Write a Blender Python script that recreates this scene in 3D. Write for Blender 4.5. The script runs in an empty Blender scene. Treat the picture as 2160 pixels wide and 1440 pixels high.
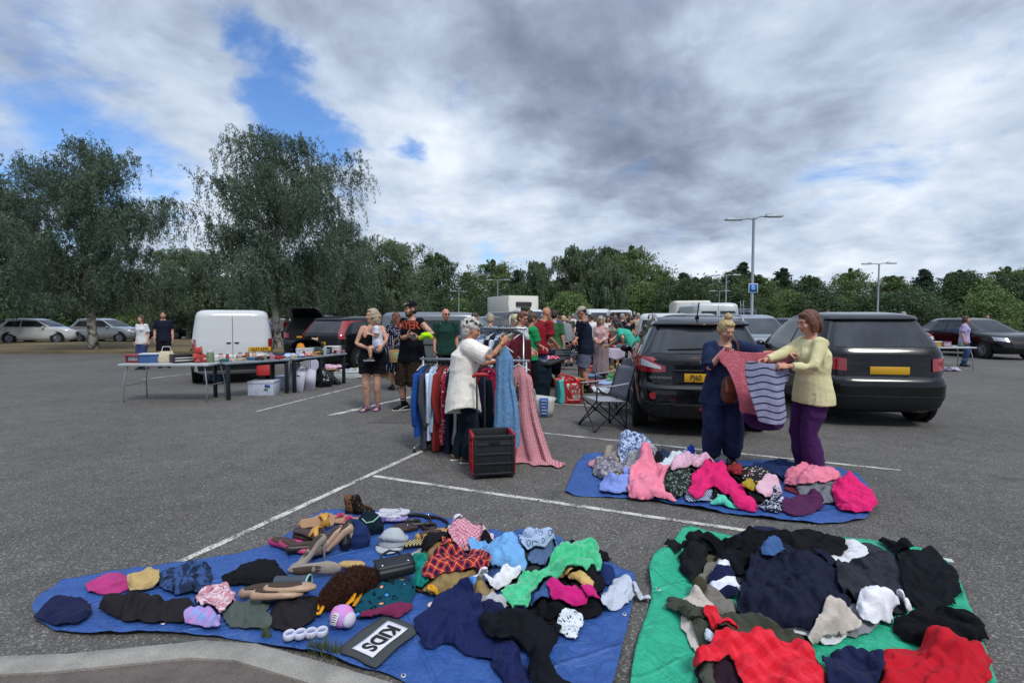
import bpy,math,random,time
import numpy as np
from mathutils import Vector,Matrix
T0=time.time()
R=math.radians
sc=bpy.context.scene
col=sc.collection
F=1082.0;CAMH=1.58;PITCH=math.atan2(48,F)
cam=bpy.data.cameras.new("camera");cam_o=bpy.data.objects.new("camera",cam);col.objects.link(cam_o)
cam.sensor_width=36.0;cam.lens=F/2160*36;cam.clip_end=2000;cam.clip_start=0.05
cam_o.location=(0,0,CAMH);cam_o.rotation_euler=(R(90)-PITCH,0,0)
sc.camera=cam_o
sc.view_settings.view_transform='Standard';sc.view_settings.look='None'
sc.view_settings.exposure=0.5;sc.view_settings.gamma=1.0
def ray(px,py):
 cp,sp=math.cos(PITCH),math.sin(PITCH)
 a,b=(px-1080)/F,(720-py)/F
 return Vector((a,cp+b*sp,-sp+b*cp))
def gp(px,py,z=0.0):
 r=ray(px,py);t=(z-CAMH)/r.z
 return Vector((r.x*t,r.y*t,z))
def at(px,py,Y):
 r=ray(px,py);t=Y/r.y
 return Vector((r.x*t,Y,CAMH+r.z*t))
SUN_EL,SUN_AZ=52,150
sun=bpy.data.lights.new("sun",'SUN');sun_o=bpy.data.objects.new("sun",sun);col.objects.link(sun_o)
sun.energy=1.6;sun.angle=R(14);sun.color=(1.0,0.965,0.91)
_d=Vector((math.sin(R(SUN_AZ))*math.cos(R(SUN_EL)),math.cos(R(SUN_AZ))*math.cos(R(SUN_EL)),math.sin(R(SUN_EL))))
sun_o.rotation_euler=_d.to_track_quat('Z','Y').to_euler();sun_o.location=(0,0,30)
class NT:
 """small helper round a node tree"""
 def __init__(s,tree):s.t=tree;s.n=tree.nodes;s.l=tree.links
 def new(s,typ,**kw):
  n=s.n.new(typ)
  for k,v in kw.items():setattr(n,k,v)
  return n
 def put(s,sock,v):
  if isinstance(v,bpy.types.NodeSocket):s.l.new(v,sock)
  elif v is not None:sock.default_value=v
 def math(s,op,a,b=None,c=None,clamp=False):
  n=s.new('ShaderNodeMath',operation=op,use_clamp=clamp)
  for i,v in enumerate((a,b,c)):s.put(n.inputs[i],v)
  return n.outputs[0]
 def vmath(s,op,a,b=None,scale=None):
  n=s.new('ShaderNodeVectorMath',operation=op)
  s.put(n.inputs[0],a);s.put(n.inputs[1],b)
  if scale is not None:s.put(n.inputs['Scale'],scale)
  return n.outputs['Value']if op in('DOT_PRODUCT','LENGTH','DISTANCE')else n.outputs[0]
 def mix(s,fac,a,b,blend='MIX'):
  n=s.new('ShaderNodeMix',data_type='RGBA',blend_type=blend)
  s.put(n.inputs[0],fac);s.put(n.inputs[6],a);s.put(n.inputs[7],b)
  return n.outputs[2]
 def noise(s,vec,scale,detail=4,rough=.5,dist=0.0):
  n=s.new('ShaderNodeTexNoise');s.put(n.inputs['Vector'],vec)
  n.inputs['Scale'].default_value=scale;n.inputs['Detail'].default_value=detail
  n.inputs['Roughness'].default_value=rough;n.inputs['Distortion'].default_value=dist
  return n.outputs[0]
 def vor(s,vec,scale,feature='F1',out='Distance',rnd=1.0):
  n=s.new('ShaderNodeTexVoronoi',feature=feature);s.put(n.inputs['Vector'],vec)
  n.inputs['Scale'].default_value=scale;n.inputs['Randomness'].default_value=rnd
  return n.outputs[out]
 def ramp(s,fac,stops,interp='LINEAR'):
  n=s.new('ShaderNodeValToRGB');n.color_ramp.interpolation=interp
  e=n.color_ramp.elements
  while len(e)<len(stops):e.new(0.5)
  for el,(p,c)in zip(e,stops):
   el.position=p;el.color=c if len(c)==4 else(*c,1)
  s.put(n.inputs[0],fac);return n.outputs[0]
 def map(s,v,a,b,c=0.0,d=1.0,smooth=False):
  n=s.new('ShaderNodeMapRange');n.interpolation_type='SMOOTHSTEP' if smooth else 'LINEAR'
  for i,x in enumerate((v,a,b,c,d)):s.put(n.inputs[i],x)
  return n.outputs[0]
 def bump(s,h,strength=.5,dist=.01):
  n=s.new('ShaderNodeBump');n.inputs['Strength'].default_value=strength
  n.inputs['Distance'].default_value=dist;s.put(n.inputs['Height'],h)
  return n.outputs[0]
world=bpy.data.worlds.new("World");sc.world=world;world.use_nodes=True
def build_world():
 t=NT(world.node_tree);t.n.clear()
 out=t.new('ShaderNodeOutputWorld');bg=t.new('ShaderNodeBackground')
 sky=t.new('ShaderNodeTexSky',sky_type='NISHITA');sky.sun_disc=False
 sky.sun_elevation=R(SUN_EL);sky.sun_rotation=R(SUN_AZ);sky.air_density=1.0;sky.dust_density=.4;sky.ozone_density=2.5
 STR=0.1
 d=t.vmath('NORMALIZE',t.new('ShaderNodeTexCoord').outputs['Generated'])
 sx=t.new('ShaderNodeSeparateXYZ');t.l.new(d,sx.inputs[0])
 zz=t.math('ADD',t.math('MAXIMUM',sx.outputs[2],0.0),0.30)
 cx=t.new('ShaderNodeCombineXYZ')
 t.l.new(t.math('DIVIDE',sx.outputs[0],zz),cx.inputs[0]);t.l.new(t.math('DIVIDE',sx.outputs[1],zz),cx.inputs[1])
 P=cx.outputs[0]
 def blob(lst):
  acc=None
  for px,py,k,a in lst:
   r=ray(px,py).normalized()
   g=t.math('MULTIPLY',t.math('EXPONENT',t.math('MULTIPLY',t.math('SUBTRACT',t.vmath('DOT_PRODUCT',d,tuple(r)),1.0),k)),a)
   acc=g if acc is None else t.math('ADD',acc,g)
  return acc
 wv=t.new('ShaderNodeTexNoise');t.l.new(P,wv.inputs['Vector']);wv.inputs['Scale'].default_value=2.8;wv.inputs['Detail'].default_value=6;wv.inputs['Roughness'].default_value=.6
 d0=d
 d=t.vmath('NORMALIZE',t.vmath('ADD',d0,t.vmath('SCALE',t.vmath('SUBTRACT',wv.outputs['Color'],(.5,.5,.5)),scale=.17)))
 n1=t.noise(P,2.3,9,.60,.3)
 n2=t.noise(P,1.35,8,.60,.5)
 n3=t.noise(t.vmath('ADD',P,(3.1,1.7,0)),5.0,7,.56,.2)
 blue=blob([(530,90,260,.5),(600,140,500,.46),(70,80,220,.42),(690,295,620,.62),(570,275,600,.5),(860,335,2200,.34),(330,320,220,.52),(40,310,200,.40),(985,190,1200,.2),(260,60,300,.25),(300,185,120,-.3),(150,15,120,-.2),(450,190,300,-.15),(650,30,300,-.2)])
 dens=t.math('SUBTRACT',t.math('ADD',t.math('MULTIPLY',t.math('SUBTRACT',n1,.5),1.9),.62),blue)
 alpha=t.map(dens,.06,.50,0,1,True)
 bright=blob([(660,180,300,.34),(880,430,120,.34),(1555,150,160,.34),(1960,150,60,.36),(940,250,160,.22),(1300,120,300,.12),(1090,420,220,.2),(1900,470,40,.22),(1450,560,300,.25),(250,190,100,.2),(480,450,100,.25),(1150,480,100,.12)])
 dark=blob([(1130,240,150,.30),(1010,20,160,.26),(1390,330,120,.18),(1560,420,90,.20),(720,190,220,.14),(1730,160,90,.2),(1250,20,90,.22),(2150,330,30,.15),(800,480,180,.16),(1350,200,120,.22),(1000,520,220,.1)])
 sh=t.math('ADD',t.math('ADD',.45,t.math('MULTIPLY',t.math('SUBTRACT',n2,.5),1.2)),t.math('SUBTRACT',bright,t.math('MULTIPLY',dark,.72)))
 sh=t.math('ADD',sh,t.math('MULTIPLY',t.math('SUBTRACT',n3,.5),.8))
 hz=t.math('MULTIPLY',t.math('EXPONENT',t.math('MULTIPLY',sx.outputs[2],-14.0)),.34);sh=t.math('ADD',sh,hz)
 cl=t.ramp(sh,[(0.0,(.135,.165,.23)),(.14,(.175,.21,.285)),(.32,(.245,.292,.385)),(.60,(.40,.47,.575)),(.95,(.62,.675,.74))])
 cl=t.mix(1.0,cl,(1/STR,)*3+(1,),'MULTIPLY')
 skyc=t.mix(1.0,sky.outputs[0],(.72,.95,1.25,1),'MULTIPLY')
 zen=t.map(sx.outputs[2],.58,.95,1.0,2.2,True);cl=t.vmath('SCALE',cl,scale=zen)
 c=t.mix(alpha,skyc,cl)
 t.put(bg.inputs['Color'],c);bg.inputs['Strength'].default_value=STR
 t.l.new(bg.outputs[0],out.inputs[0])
build_world()
rnd=random.Random(7)
def lin(h):
 """#rrggbb as seen -> linear rgb"""
 h=h.lstrip('#');o=[]
 for i in(0,2,4):
  c=int(h[i:i+2],16)/255
  o.append(c/12.92 if c<=.04045 else((c+.055)/1.055)**2.4)
 return tuple(o)
def C4(c):
 if isinstance(c,str):c=lin(c)
 return(*c[:3],1.0)
def vnoise(P,seed=0):
 """vectorised value noise, P (n,3) -> (n,) in -1..1"""
 P=np.asarray(P,float);i=np.floor(P).astype(np.int64);f=P-i;f=f*f*(3-2*f)
 def h(x,y,z):
  n=(x*73856093)^(y*19349663)^(z*83492791)^(seed*2654435761)
  n=(n^(n>>13))*1274126177&0x7fffffff
  n=(n^(n>>15))*2246822519&0x7fffffff
  return((n>>5)&0xffff)/32767.5-1
 r=0
 for dx in(0,1):
  wx=f[:,0]if dx else 1-f[:,0]
  for dy in(0,1):
   wy=f[:,1]if dy else 1-f[:,1]
   for dz in(0,1):
    wz=f[:,2]if dz else 1-f[:,2]
    r=r+wx*wy*wz*h(i[:,0]+dx,i[:,1]+dy,i[:,2]+dz)
 return r
def fbm(P,seed=0,oct=3):
 P=np.asarray(P,float);r=0;a=1.0
 for k in range(oct):
  r=r+a*vnoise(P*(2**k)+17.3*k,seed+k);a*=.5
 return r
MATS={}
def mat(name,color,rough=.6,metal=0.0,spec=.5,coat=0.0,bump=0.0,bscale=60,var=.06,vscale=6,emit=0,trans=0.0,alpha=1.0):
 if name in MATS:return MATS[name]
 m=bpy.data.materials.new(name);m.use_nodes=True;MATS[name]=m
 t=NT(m.node_tree);b=t.n['Principled BSDF']
 co=t.new('ShaderNodeTexCoord').outputs['Object']
 c=C4(color)
 if var:
  n=t.noise(co,vscale,4,.6)
  c=t.mix(1.0,c,t.ramp(n,[(.3,(1-var*2,)*3),(.7,(1+var,)*3)]),'MULTIPLY')
 t.put(b.inputs['Base Color'],c);b.inputs['Roughness'].default_value=rough;b.inputs['Metallic'].default_value=metal
 b.inputs['Specular IOR Level'].default_value=spec;b.inputs['Coat Weight'].default_value=coat
 b.inputs['Coat Roughness'].default_value=.06
 if trans:b.inputs['Transmission Weight'].default_value=trans
 if alpha<1:b.inputs['Alpha'].default_value=alpha
 if bump:t.put(b.inputs['Normal'],t.bump(t.noise(co,bscale,4,.6),bump,.01))
 return m
def fabric(name,color,pattern=None,c2='#ffffff',c3='#000000',scale=1.0,rough=.9,uv=True,var=.08,sheen=.03,weave=900):
 """cloth; pattern coordinates are the cloth's own UV (metres) or object space"""
 if name in MATS:return MATS[name]
 m=bpy.data.materials.new(name);m.use_nodes=True;MATS[name]=m
 t=NT(m.node_tree);b=t.n['Principled BSDF']
 tc=t.new('ShaderNodeTexCoord');co=tc.outputs['UV']if uv else tc.outputs['Object']
 c=C4(color);k2,k3=C4(c2),C4(c3)
 s3=t.new('ShaderNodeSeparateXYZ');t.l.new(co,s3 .inputs[0]);X,Y,Z=s3 .outputs
 def stripe(u,n,w=.5):
  return t.math('LESS_THAN',t.math('FRACT',t.math('MULTIPLY',u,n)),w)
 if not uv:Y2=Z;X2=t.math('ADD',X,Y)
 else:Y2=Y;X2=X
 if pattern=='stripe':c=t.mix(stripe(Y2,scale,.4),c,k2)
 elif pattern=='vstripe':c=t.mix(stripe(X2,scale,.45),c,k2)
 elif pattern=='wavy':
  w=t.math('ADD',Y2,t.math('MULTIPLY',t.math('SINE',t.math('MULTIPLY',X2,25)),.012));c=t.mix(stripe(w,scale,.22),c,k2)
 elif pattern=='gingham':
  a=t.math('ADD',stripe(X2,scale),stripe(Y2,scale));c=t.mix(t.math('MULTIPLY',a,.5),c,k2)
 elif pattern=='tartan':
  a=t.math('ADD',stripe(X2,scale,.45),stripe(Y2,scale,.45));c=t.mix(t.math('MULTIPLY',a,.5),c,k3)
  l=t.math('MAXIMUM',stripe(t.math('ADD',X2,.012),scale,.06),stripe(t.math('ADD',Y2,.012),scale,.06));c=t.mix(t.math('MULTIPLY',l,.7),c,k2)
 elif pattern=='dots':
  c=t.mix(t.math('LESS_THAN',t.vor(co,scale,rnd=.25),.27),c,k2)
 elif pattern=='spots':
  v=t.vor(co,scale);c=t.mix(t.math('LESS_THAN',v,.30),c,k2);c=t.mix(t.math('LESS_THAN',t.vor(t.vmath('ADD',co,(3.3,1.1,0)),scale*.8),.2),c,k3)
 elif pattern=='leopard':
  n=t.noise(co,scale*2,2);v=t.math('ADD',t.vor(co,scale),t.math('MULTIPLY',t.math('SUBTRACT',n,.5),.25))
  ring=t.math('MULTIPLY',t.math('GREATER_THAN',v,.24),t.math('LESS_THAN',v,.38));c=t.mix(ring,c,k2);c=t.mix(t.math('LESS_THAN',v,.2),c,k3)
 elif pattern=='blobs':
  co2=t.vmath('ADD',co,t.vmath('SCALE',wv_(t,co,scale*1.3),scale=.35/scale))
  n=t.new('ShaderNodeTexVoronoi');t.put(n.inputs['Vector'],co2);n.inputs['Scale'].default_value=scale;n.inputs['Randomness'].default_value=.75
  v=n.outputs['Distance'];sp=t.new('ShaderNodeSeparateColor');t.l.new(n.outputs['Color'],sp.inputs[0])
  hearts=t.ramp(sp.outputs[0],[(0,lin('#e07a9a')),(.3,lin('#3f86c8')),(.6,lin('#d98f78')),(.86,lin('#0c3d48'))],'CONSTANT')
  ring=t.math('MULTIPLY',t.math('GREATER_THAN',v,.27),t.math('LESS_THAN',v,.42));c=t.mix(ring,c,k2)
  c=t.mix(t.math('MULTIPLY',t.math('LESS_THAN',v,.27),t.math('GREATER_THAN',sp.outputs[1],.2)),c,hearts)
 elif pattern=='floral':
  n=t.noise(co,scale,3,.6,1.2);c=t.mix(t.map(n,.47,.53),c,k2);n=t.noise(t.vmath('ADD',co,(5,2,0)),scale*1.6,3,.6,.8);c=t.mix(t.map(n,.58,.62),c,k3)
 elif pattern=='mottle':
  n=t.noise(co,scale,5,.7);c=t.mix(t.map(n,.42,.6),c,k2)
 elif pattern=='camo':
  n=t.noise(co,scale,1,.4,.6);c=t.mix(t.map(n,.52,.54),c,k2);n=t.noise(t.vmath('ADD',co,(9,2,4)),scale*1.2,1,.4,.6);c=t.mix(t.map(n,.56,.58),c,k3)
 ob=tc.outputs['Object']
 c=t.mix(1.0,c,t.ramp(t.noise(ob,9,4,.6),[(.3,(1-var,)*3),(.7,(1+var,)*3)]),'MULTIPLY')
 t.put(b.inputs['Base Color'],c);b.inputs['Roughness'].default_value=rough
 b.inputs['Specular IOR Level'].default_value=.10
 b.inputs['Sheen Weight'].default_value=sheen if max(C4(color)[:3])>.03 else 0;b.inputs['Sheen Roughness'].default_value=.5
 w1=t.noise(ob,8,2,.45,1.1);r1=t.math('POWER',t.math('ABSOLUTE',t.math('SUBTRACT',w1,.5)),.7)
 h=t.math('ADD',t.math('MULTIPLY',t.noise(ob,weave*.1,3,.7),.22),t.math('ADD',t.math('MULTIPLY',r1,-1.6),t.math('MULTIPLY',t.noise(ob,16,2,.5),.9)))
 t.put(b.inputs['Normal'],t.bump(h,.5 if uv else.3,.012))
 return m
def wv_(t,co,s):
 n=t.new('ShaderNodeTexNoise');t.put(n.inputs['Vector'],co);n.inputs['Scale'].default_value=s
 return t.vmath('SUBTRACT',n.outputs['Color'],(.5,.5,.5))
def link(o,parent=None):
 col.objects.link(o)
 if parent is not None:o.parent=parent
 return o
def tag(o,label=None,cat=None,group=None,kind=None):
 if label:o['label']=label
 if cat:o['category']=cat
 if group:o['group']=group
 if kind:o['kind']=kind
 return o
def empty(name,loc,rz=0.0,label=None,cat=None,group=None,scale=1.0):
 o=bpy.data.objects.new(name,None);col.objects.link(o);o.empty_display_size=.1
 o.location=loc;o.rotation_euler=(0,0,rz);o.scale=(scale,)*3
 return tag(o,label,cat,group)
def copy_tree(o,parent=None,depth=0):
 c=o.copy();col.objects.link(c)
 if parent is not None:c.parent=parent
 for ch in list(o.children):copy_tree(ch,c,depth+1)
 return c
TMP=bpy.data.scenes.new("scratch")
def bake(me,mods):
 """run modifiers on a mesh in a scratch scene and return the resulting mesh"""
 o=bpy.data.objects.new("scratch",me);TMP.collection.objects.link(o)
 for typ,kw in mods:
  m=o.modifiers.new(typ.lower(),typ)
  for k,v in kw.items():setattr(m,k,v)
 TMP.view_layers[0].update();dg=TMP.view_layers[0].depsgraph
 r=bpy.data.meshes.new_from_object(o.evaluated_get(dg),depsgraph=dg)
 bpy.data.objects.remove(o);bpy.data.meshes.remove(me)
 return r
def frame_of(d,ref):
 d=d.normalized();s=d.cross(ref)
 if s.length<1e-5:s=d.cross(Vector((1,0,0))if abs(d.x)<.9 else Vector((0,1,0)))
 s.normalize();return s,s.cross(d).normalized()
class MB:
 """collects pieces into one mesh"""
 def __init__(s):s.v=[];s.f=[];s.m=[];s.uv=None
 def add(s,vs,fs,mi=0,M=None):
  b=len(s.v)
  s.v+=[tuple(M@Vector(v))if M is not None else tuple(v)for v in vs]
  s.f+=[tuple(i+b for i in f)for f in fs];s.m+=[mi]*len(fs);return s
 def box(s,c,size,mi=0,M=None,taper=1.0,rz=0.0):
  hx,hy,hz=[a/2 for a in size];vs=[]
  for z,k in((-hz,1.0),(hz,taper)):
   for x,y in((-hx,-hy),(hx,-hy),(hx,hy),(-hx,hy)):
    x,y=x*k,y*k
    vs.append((c[0]+x*math.cos(rz)-y*math.sin(rz),c[1]+x*math.sin(rz)+y*math.cos(rz),c[2]+z))
  return s.add(vs,[(3,2,1,0),(4,5,6,7),(0,1,5,4),(1,2,6,5),(2,3,7,6),(3,0,4,7)],mi,M)
 def tube(s,pts,rad,n=10,mi=0,ref=(0,1,0),caps=True,round_=True,M=None,fn=None):
  """loft of elliptic rings; rad: r or (across, along-ref) per point"""
  P=[Vector(p)for p in pts];ref=Vector(ref)
  Rr=[(r,r)if not hasattr(r,'__len__')else tuple(r)for r in(rad if hasattr(rad,'__len__')and len(rad)==len(P)else[rad]*len(P))]
  if caps and round_:
   d0=(P[0]-P[1]).normalized();d1=(P[-1]-P[-2]).normalized()
   a0,a1=min(Rr[0]),min(Rr[-1])
   P=[P[0]+d0*a0*.75,P[0]+d0*a0*.45]+P+[P[-1]+d1*a1*.45,P[-1]+d1*a1*.75]
   Rr=[tuple(x*.4 for x in Rr[0]),tuple(x*.8 for x in Rr[0])]+Rr+[tuple(x*.8 for x in Rr[-1]),tuple(x*.4 for x in Rr[-1])]
  vs=[];fs=[]
  for i,p in enumerate(P):
   d=(P[min(i+1,len(P)-1)]-P[max(i-1,0)])
   sx,sy=frame_of(d,ref)
   for k in range(n):
    a=2*math.pi*k/n;q=p+sx*(Rr[i][0]*math.cos(a))+sy*(Rr[i][1]*math.sin(a))
    vs.append(q)
  for i in range(len(P)-1):
   for k in range(n):
    k2=(k+1)%n
    fs.append((i*n+k,i*n+k2,(i+1)*n+k2,(i+1)*n+k))
  if caps:
   fs.append(tuple(range(n-1,-1,-1)));fs.append(tuple(range((len(P)-1)*n,len(P)*n)))
  return s.add(vs,fs,mi,M)
 def ell(s,c,r,n=14,m=9,mi=0,M=None,fn=None):
  vs=[(0,0,1)]
  for i in range(1,m):
   th=math.pi*i/m
   for k in range(n):
    a=2*math.pi*k/n;vs.append((math.sin(th)*math.cos(a),math.sin(th)*math.sin(a),math.cos(th)))
  vs.append((0,0,-1));fs=[]
  for k in range(n):fs.append((0,1+k,1+(k+1)%n))
  for i in range(m-2):
   for k in range(n):
    a,b=1+i*n+k,1+i*n+(k+1)%n;fs.append((a,a+n,b+n,b))
  L=len(vs)-1;o=1+(m-2)*n
  for k in range(n):fs.append((o+k,L,o+(k+1)%n))
  if fn:vs=[fn(*v)for v in vs]
  vs=[(c[0]+v[0]*r[0],c[1]+v[1]*r[1],c[2]+v[2]*r[2])for v in vs]
  return s.add(vs,fs,mi,M)
 def prism(s,poly,h,mi=0,M=None,base=0.0,inset=0.0):
  """closed polygon (x,y) extruded along z from base to base+h"""
  n=len(poly);ar=sum(poly[i][0]*poly[(i+1)%n][1]-poly[(i+1)%n][0]*poly[i][1]for i in range(n))
  if ar<0:poly=poly[::-1]
  vs=[(x,y,base)for x,y in poly]+[(x,y,base+h)for x,y in poly]
  fs=[tuple(range(n-1,-1,-1)),tuple(range(n,2*n))]+[(i,(i+1)%n,n+(i+1)%n,n+i)for i in range(n)]
  return s.add(vs,fs,mi,M)
 def grid(s,fn,nu,nv,mi=0,closed_u=False):
  vs=[fn(i/(nu if closed_u else nu-1),j/(nv-1))for j in range(nv)for i in range(nu)];fs=[]
  for j in range(nv-1):
   for i in range(nu if closed_u else nu-1):
    i2=(i+1)%nu;fs.append((j*nu+i,j*nu+i2,(j+1)*nu+i2,(j+1)*nu+i))
  return s.add(vs,fs,mi)
 def mesh(s,name):
  me=bpy.data.meshes.new(name);me.from_pydata(s.v,[],s.f)
  if any(s.m):me.polygons.foreach_set('material_index',s.m)
  return me
 def build(s,name,mats,parent=None,smooth=True,bevel=0.0,seg=2,voxel=0.0,sm=0,sub=0,disp=None,loc=None,rot=None,solid=0.0,extra=None,autosmooth=None):
  me=s.mesh(name)
  if voxel:
   mods=[('REMESH',dict(mode='VOXEL',voxel_size=voxel,use_smooth_shade=True))]
   if sm:mods.append(('SMOOTH',dict(factor=.5,iterations=sm)))
   me=bake(me,mods)
   me.materials.clear()
  elif bevel or sub or solid:
   mods=[]
   if solid:mods.append(('SOLIDIFY',dict(thickness=solid,offset=0)))
   if bevel:mods.append(('BEVEL',dict(width=bevel,segments=seg,limit_method='ANGLE',angle_limit=R(35))))
   if sub:mods.append(('SUBSURF',dict(levels=sub,render_levels=sub)))
   me=bake(me,mods)
  if disp is not None:
   n=len(me.vertices);co=np.empty(n*3);me.vertices.foreach_get('co',co);co=co.reshape(-1,3)
   no=np.empty(n*3);me.vertices.foreach_get('normal',no);no=no.reshape(-1,3)
   co=disp(co,no);me.vertices.foreach_set('co',co.ravel())
  if extra is not None and extra.v:
   v0=[tuple(v.co)for v in me.vertices];f0=[tuple(p.vertices)for p in me.polygons];n0=len(v0)
   me2=bpy.data.meshes.new(name)
   me2 .from_pydata(v0+extra.v,[],f0+[tuple(i+n0 for i in f)for f in extra.f])
   me2 .polygons.foreach_set('material_index',[0]*len(f0)+extra.m);bpy.data.meshes.remove(me);me=me2
  for m in(mats if isinstance(mats,(list,tuple))else[mats]):me.materials.append(m)
  me.name=name
  if smooth:me.polygons.foreach_set('use_smooth',[True]*len(me.polygons))
  if autosmooth is not None and smooth:
   try:me.set_sharp_from_angle(angle=R(autosmooth))
   except Exception:pass
  me.update()
  o=bpy.data.objects.new(name,me);link(o,parent)
  if loc is not None:o.location=loc
  if rot is not None:o.rotation_euler=rot
  return o
def text(name,s,size,m,parent=None,M=None,thick=.002,font_scale=(1,1),spacing=1.0,shear=0.0,bold=0.0):
 cu=bpy.data.curves.new(name,'FONT');cu.body=s;cu.size=size;cu.align_x='CENTER';cu.align_y='CENTER'
 cu.extrude=thick;cu.space_character=spacing;cu.shear=shear;cu.offset=bold
 o=bpy.data.objects.new("scratch",cu);TMP.collection.objects.link(o)
 TMP.view_layers[0].update();dg=TMP.view_layers[0].depsgraph
 me=bpy.data.meshes.new_from_object(o.evaluated_get(dg));bpy.data.objects.remove(o);bpy.data.curves.remove(cu)
 me.name=name;me.materials.clear();me.materials.append(m)
 me.transform(Matrix.Diagonal((font_scale[0],font_scale[1],1,1)))
 if M is not None:me.transform(M)
 return link(bpy.data.objects.new(name,me),parent)
def asphalt_mat(name='asphalt',base=.125):
 m=bpy.data.materials.new(name);m.use_nodes=True;t=NT(m.node_tree);b=t.n['Principled BSDF']
 co=t.new('ShaderNodeTexCoord').outputs['Object']
 big=t.noise(co,.35,5,.6);mid=t.noise(co,3.5,5,.65);fine=t.noise(co,140,3,.8)
 st=t.new('ShaderNodeTexVoronoi');t.put(st.inputs['Vector'],co);st.inputs['Scale'].default_value=120
 sp=t.new('ShaderNodeSeparateColor');t.l.new(st.outputs['Color'],sp.inputs[0])
 v=t.ramp(sp.outputs[0],[(0,(.58,)*3),(.55,(.85,)*3),(.86,(1.18,)*3),(.98,(2.2,)*3)])
 c=t.mix(1.0,(base*1.02,base*.96,base*.885,1),v,'MULTIPLY')
 c=t.mix(1.0,c,t.ramp(mid,[(.25,(.78,)*3),(.75,(1.16,)*3)]),'MULTIPLY')
 c=t.mix(1.0,c,t.ramp(big,[(.3,(.8,.8,.81)),(.7,(1.14,1.13,1.11))]),'MULTIPLY')
 c=t.mix(1.0,c,t.ramp(fine,[(.3,(.65,)*3),(.7,(1.3,)*3)]),'MULTIPLY')
 oil=t.noise(t.vmath('ADD',co,(31,7,0)),1.1,3,.55)
 c=t.mix(t.map(oil,.64,.76,0,.55,True),c,(base*.42,base*.41,base*.41,1))
 peb=t.vor(co,7.5);c=t.mix(t.math('LESS_THAN',peb,.045),c,(.42,.41,.39,1))
 t.put(b.inputs['Base Color'],c);b.inputs['Roughness'].default_value=.88;b.inputs['Specular IOR Level'].default_value=.3
 h=t.math('ADD',st.outputs['Distance'],t.math('MULTIPLY',fine,.6))
 t.put(b.inputs['Normal'],t.bump(h,.55,.006));return m
M_ASPH=asphalt_mat()
M_ASPH2=asphalt_mat('asphalt_patch',.095)
def paint_mat():
 m=bpy.data.materials.new('worn_line_paint');m.use_nodes=True;t=NT(m.node_tree);b=t.n['Principled BSDF']
 co=t.new('ShaderNodeTexCoord').outputs['Object']
 w=t.noise(co,55,5,.75);w2=t.noise(co,5,3,.6)
 k=t.map(t.math('ADD',t.math('MULTIPLY',w,.7),t.math('MULTIPLY',w2,.45)),.50,.60)
 c=t.mix(k,(.10,.095,.085,1),(.58,.56,.51,1));t.put(b.inputs['Base Color'],c);b.inputs['Roughness'].default_value=.85
 t.put(b.inputs['Normal'],t.bump(w,.4,.004));return m
M_PAINT=paint_mat()
def sheet(name,poly,z,m,kind='structure',label=None,sub=None):
 mb=MB();mb.add([(x,y,z)for x,y in poly],[tuple(range(len(poly)))])
 o=mb.build(name,m,smooth=False);return tag(o,label,None,None,kind)
sheet('ground',[(-400,-60),(400,-60),(400,600),(-400,600)],0,M_ASPH)
def line(a,b,w,name='road_marking'):
 a=Vector(a);b=Vector(b);d=(b-a);n=Vector((-d.y,d.x,0)).normalized()*w/2
 mb=MB();K=max(2,int(d.length/.12));rr=random.Random(int(a.x*1000)+5)
 vs=[];fs=[]
 for i in range(K+1):
  p=a+d*i/K;j1=1+rr.uniform(-.16,.16);j2=1+rr.uniform(-.16,.16)
  vs+=[(p.x+n.x*j1,p.y+n.y*j1,.004),(p.x-n.x*j2,p.y-n.y*j2,.004)]
  if i:fs.append((2*i-2,2*i-1,2*i+1,2*i))
 mb.add(vs,fs);return tag(mb.build(name,M_PAINT,smooth=False),None,None,None,'structure')
line(gp(330,1208),gp(893,950),.062)
line(gp(788,1004),gp(2010,1183),.058)
line(gp(1050,903),gp(1900,992),.055)
line(gp(697,876),gp(1060,793),.13)
line(gp(540,868),gp(800,803),.05)
line(gp(1150,850),gp(1420,866),.06)
line(gp(300,800),gp(560,770),.08)
sheet('repair_patch',[tuple(gp(x,y)[:2])for x,y in((770,893),(882,858),(905,868),(880,893))],.004,M_ASPH2)
def conc_mat(name,base,tint=(1,.98,.94)):
 m=bpy.data.materials.new(name);m.use_nodes=True;t=NT(m.node_tree);b=t.n['Principled BSDF']
 co=t.new('ShaderNodeTexCoord').outputs['Object']
 n=t.noise(co,6,6,.7);f=t.noise(co,130,3,.7)
 c=t.mix(1.0,(base*tint[0],base*tint[1],base*tint[2],1),t.ramp(n,[(.25,(.62,)*3),(.75,(1.25,)*3)]),'MULTIPLY')
 c=t.mix(1.0,c,t.ramp(f,[(.3,(.72,)*3),(.7,(1.25,)*3)]),'MULTIPLY')
 t.put(b.inputs['Base Color'],c);b.inputs['Roughness'].default_value=.92
 t.put(b.inputs['Normal'],t.bump(t.math('ADD',f,n),.6,.006));return m
M_KERB=conc_mat('kerb_concrete',.30,(1,.93,.82));M_FOOT=conc_mat('footway_surface',.11,(1.15,.95,.82))
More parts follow.
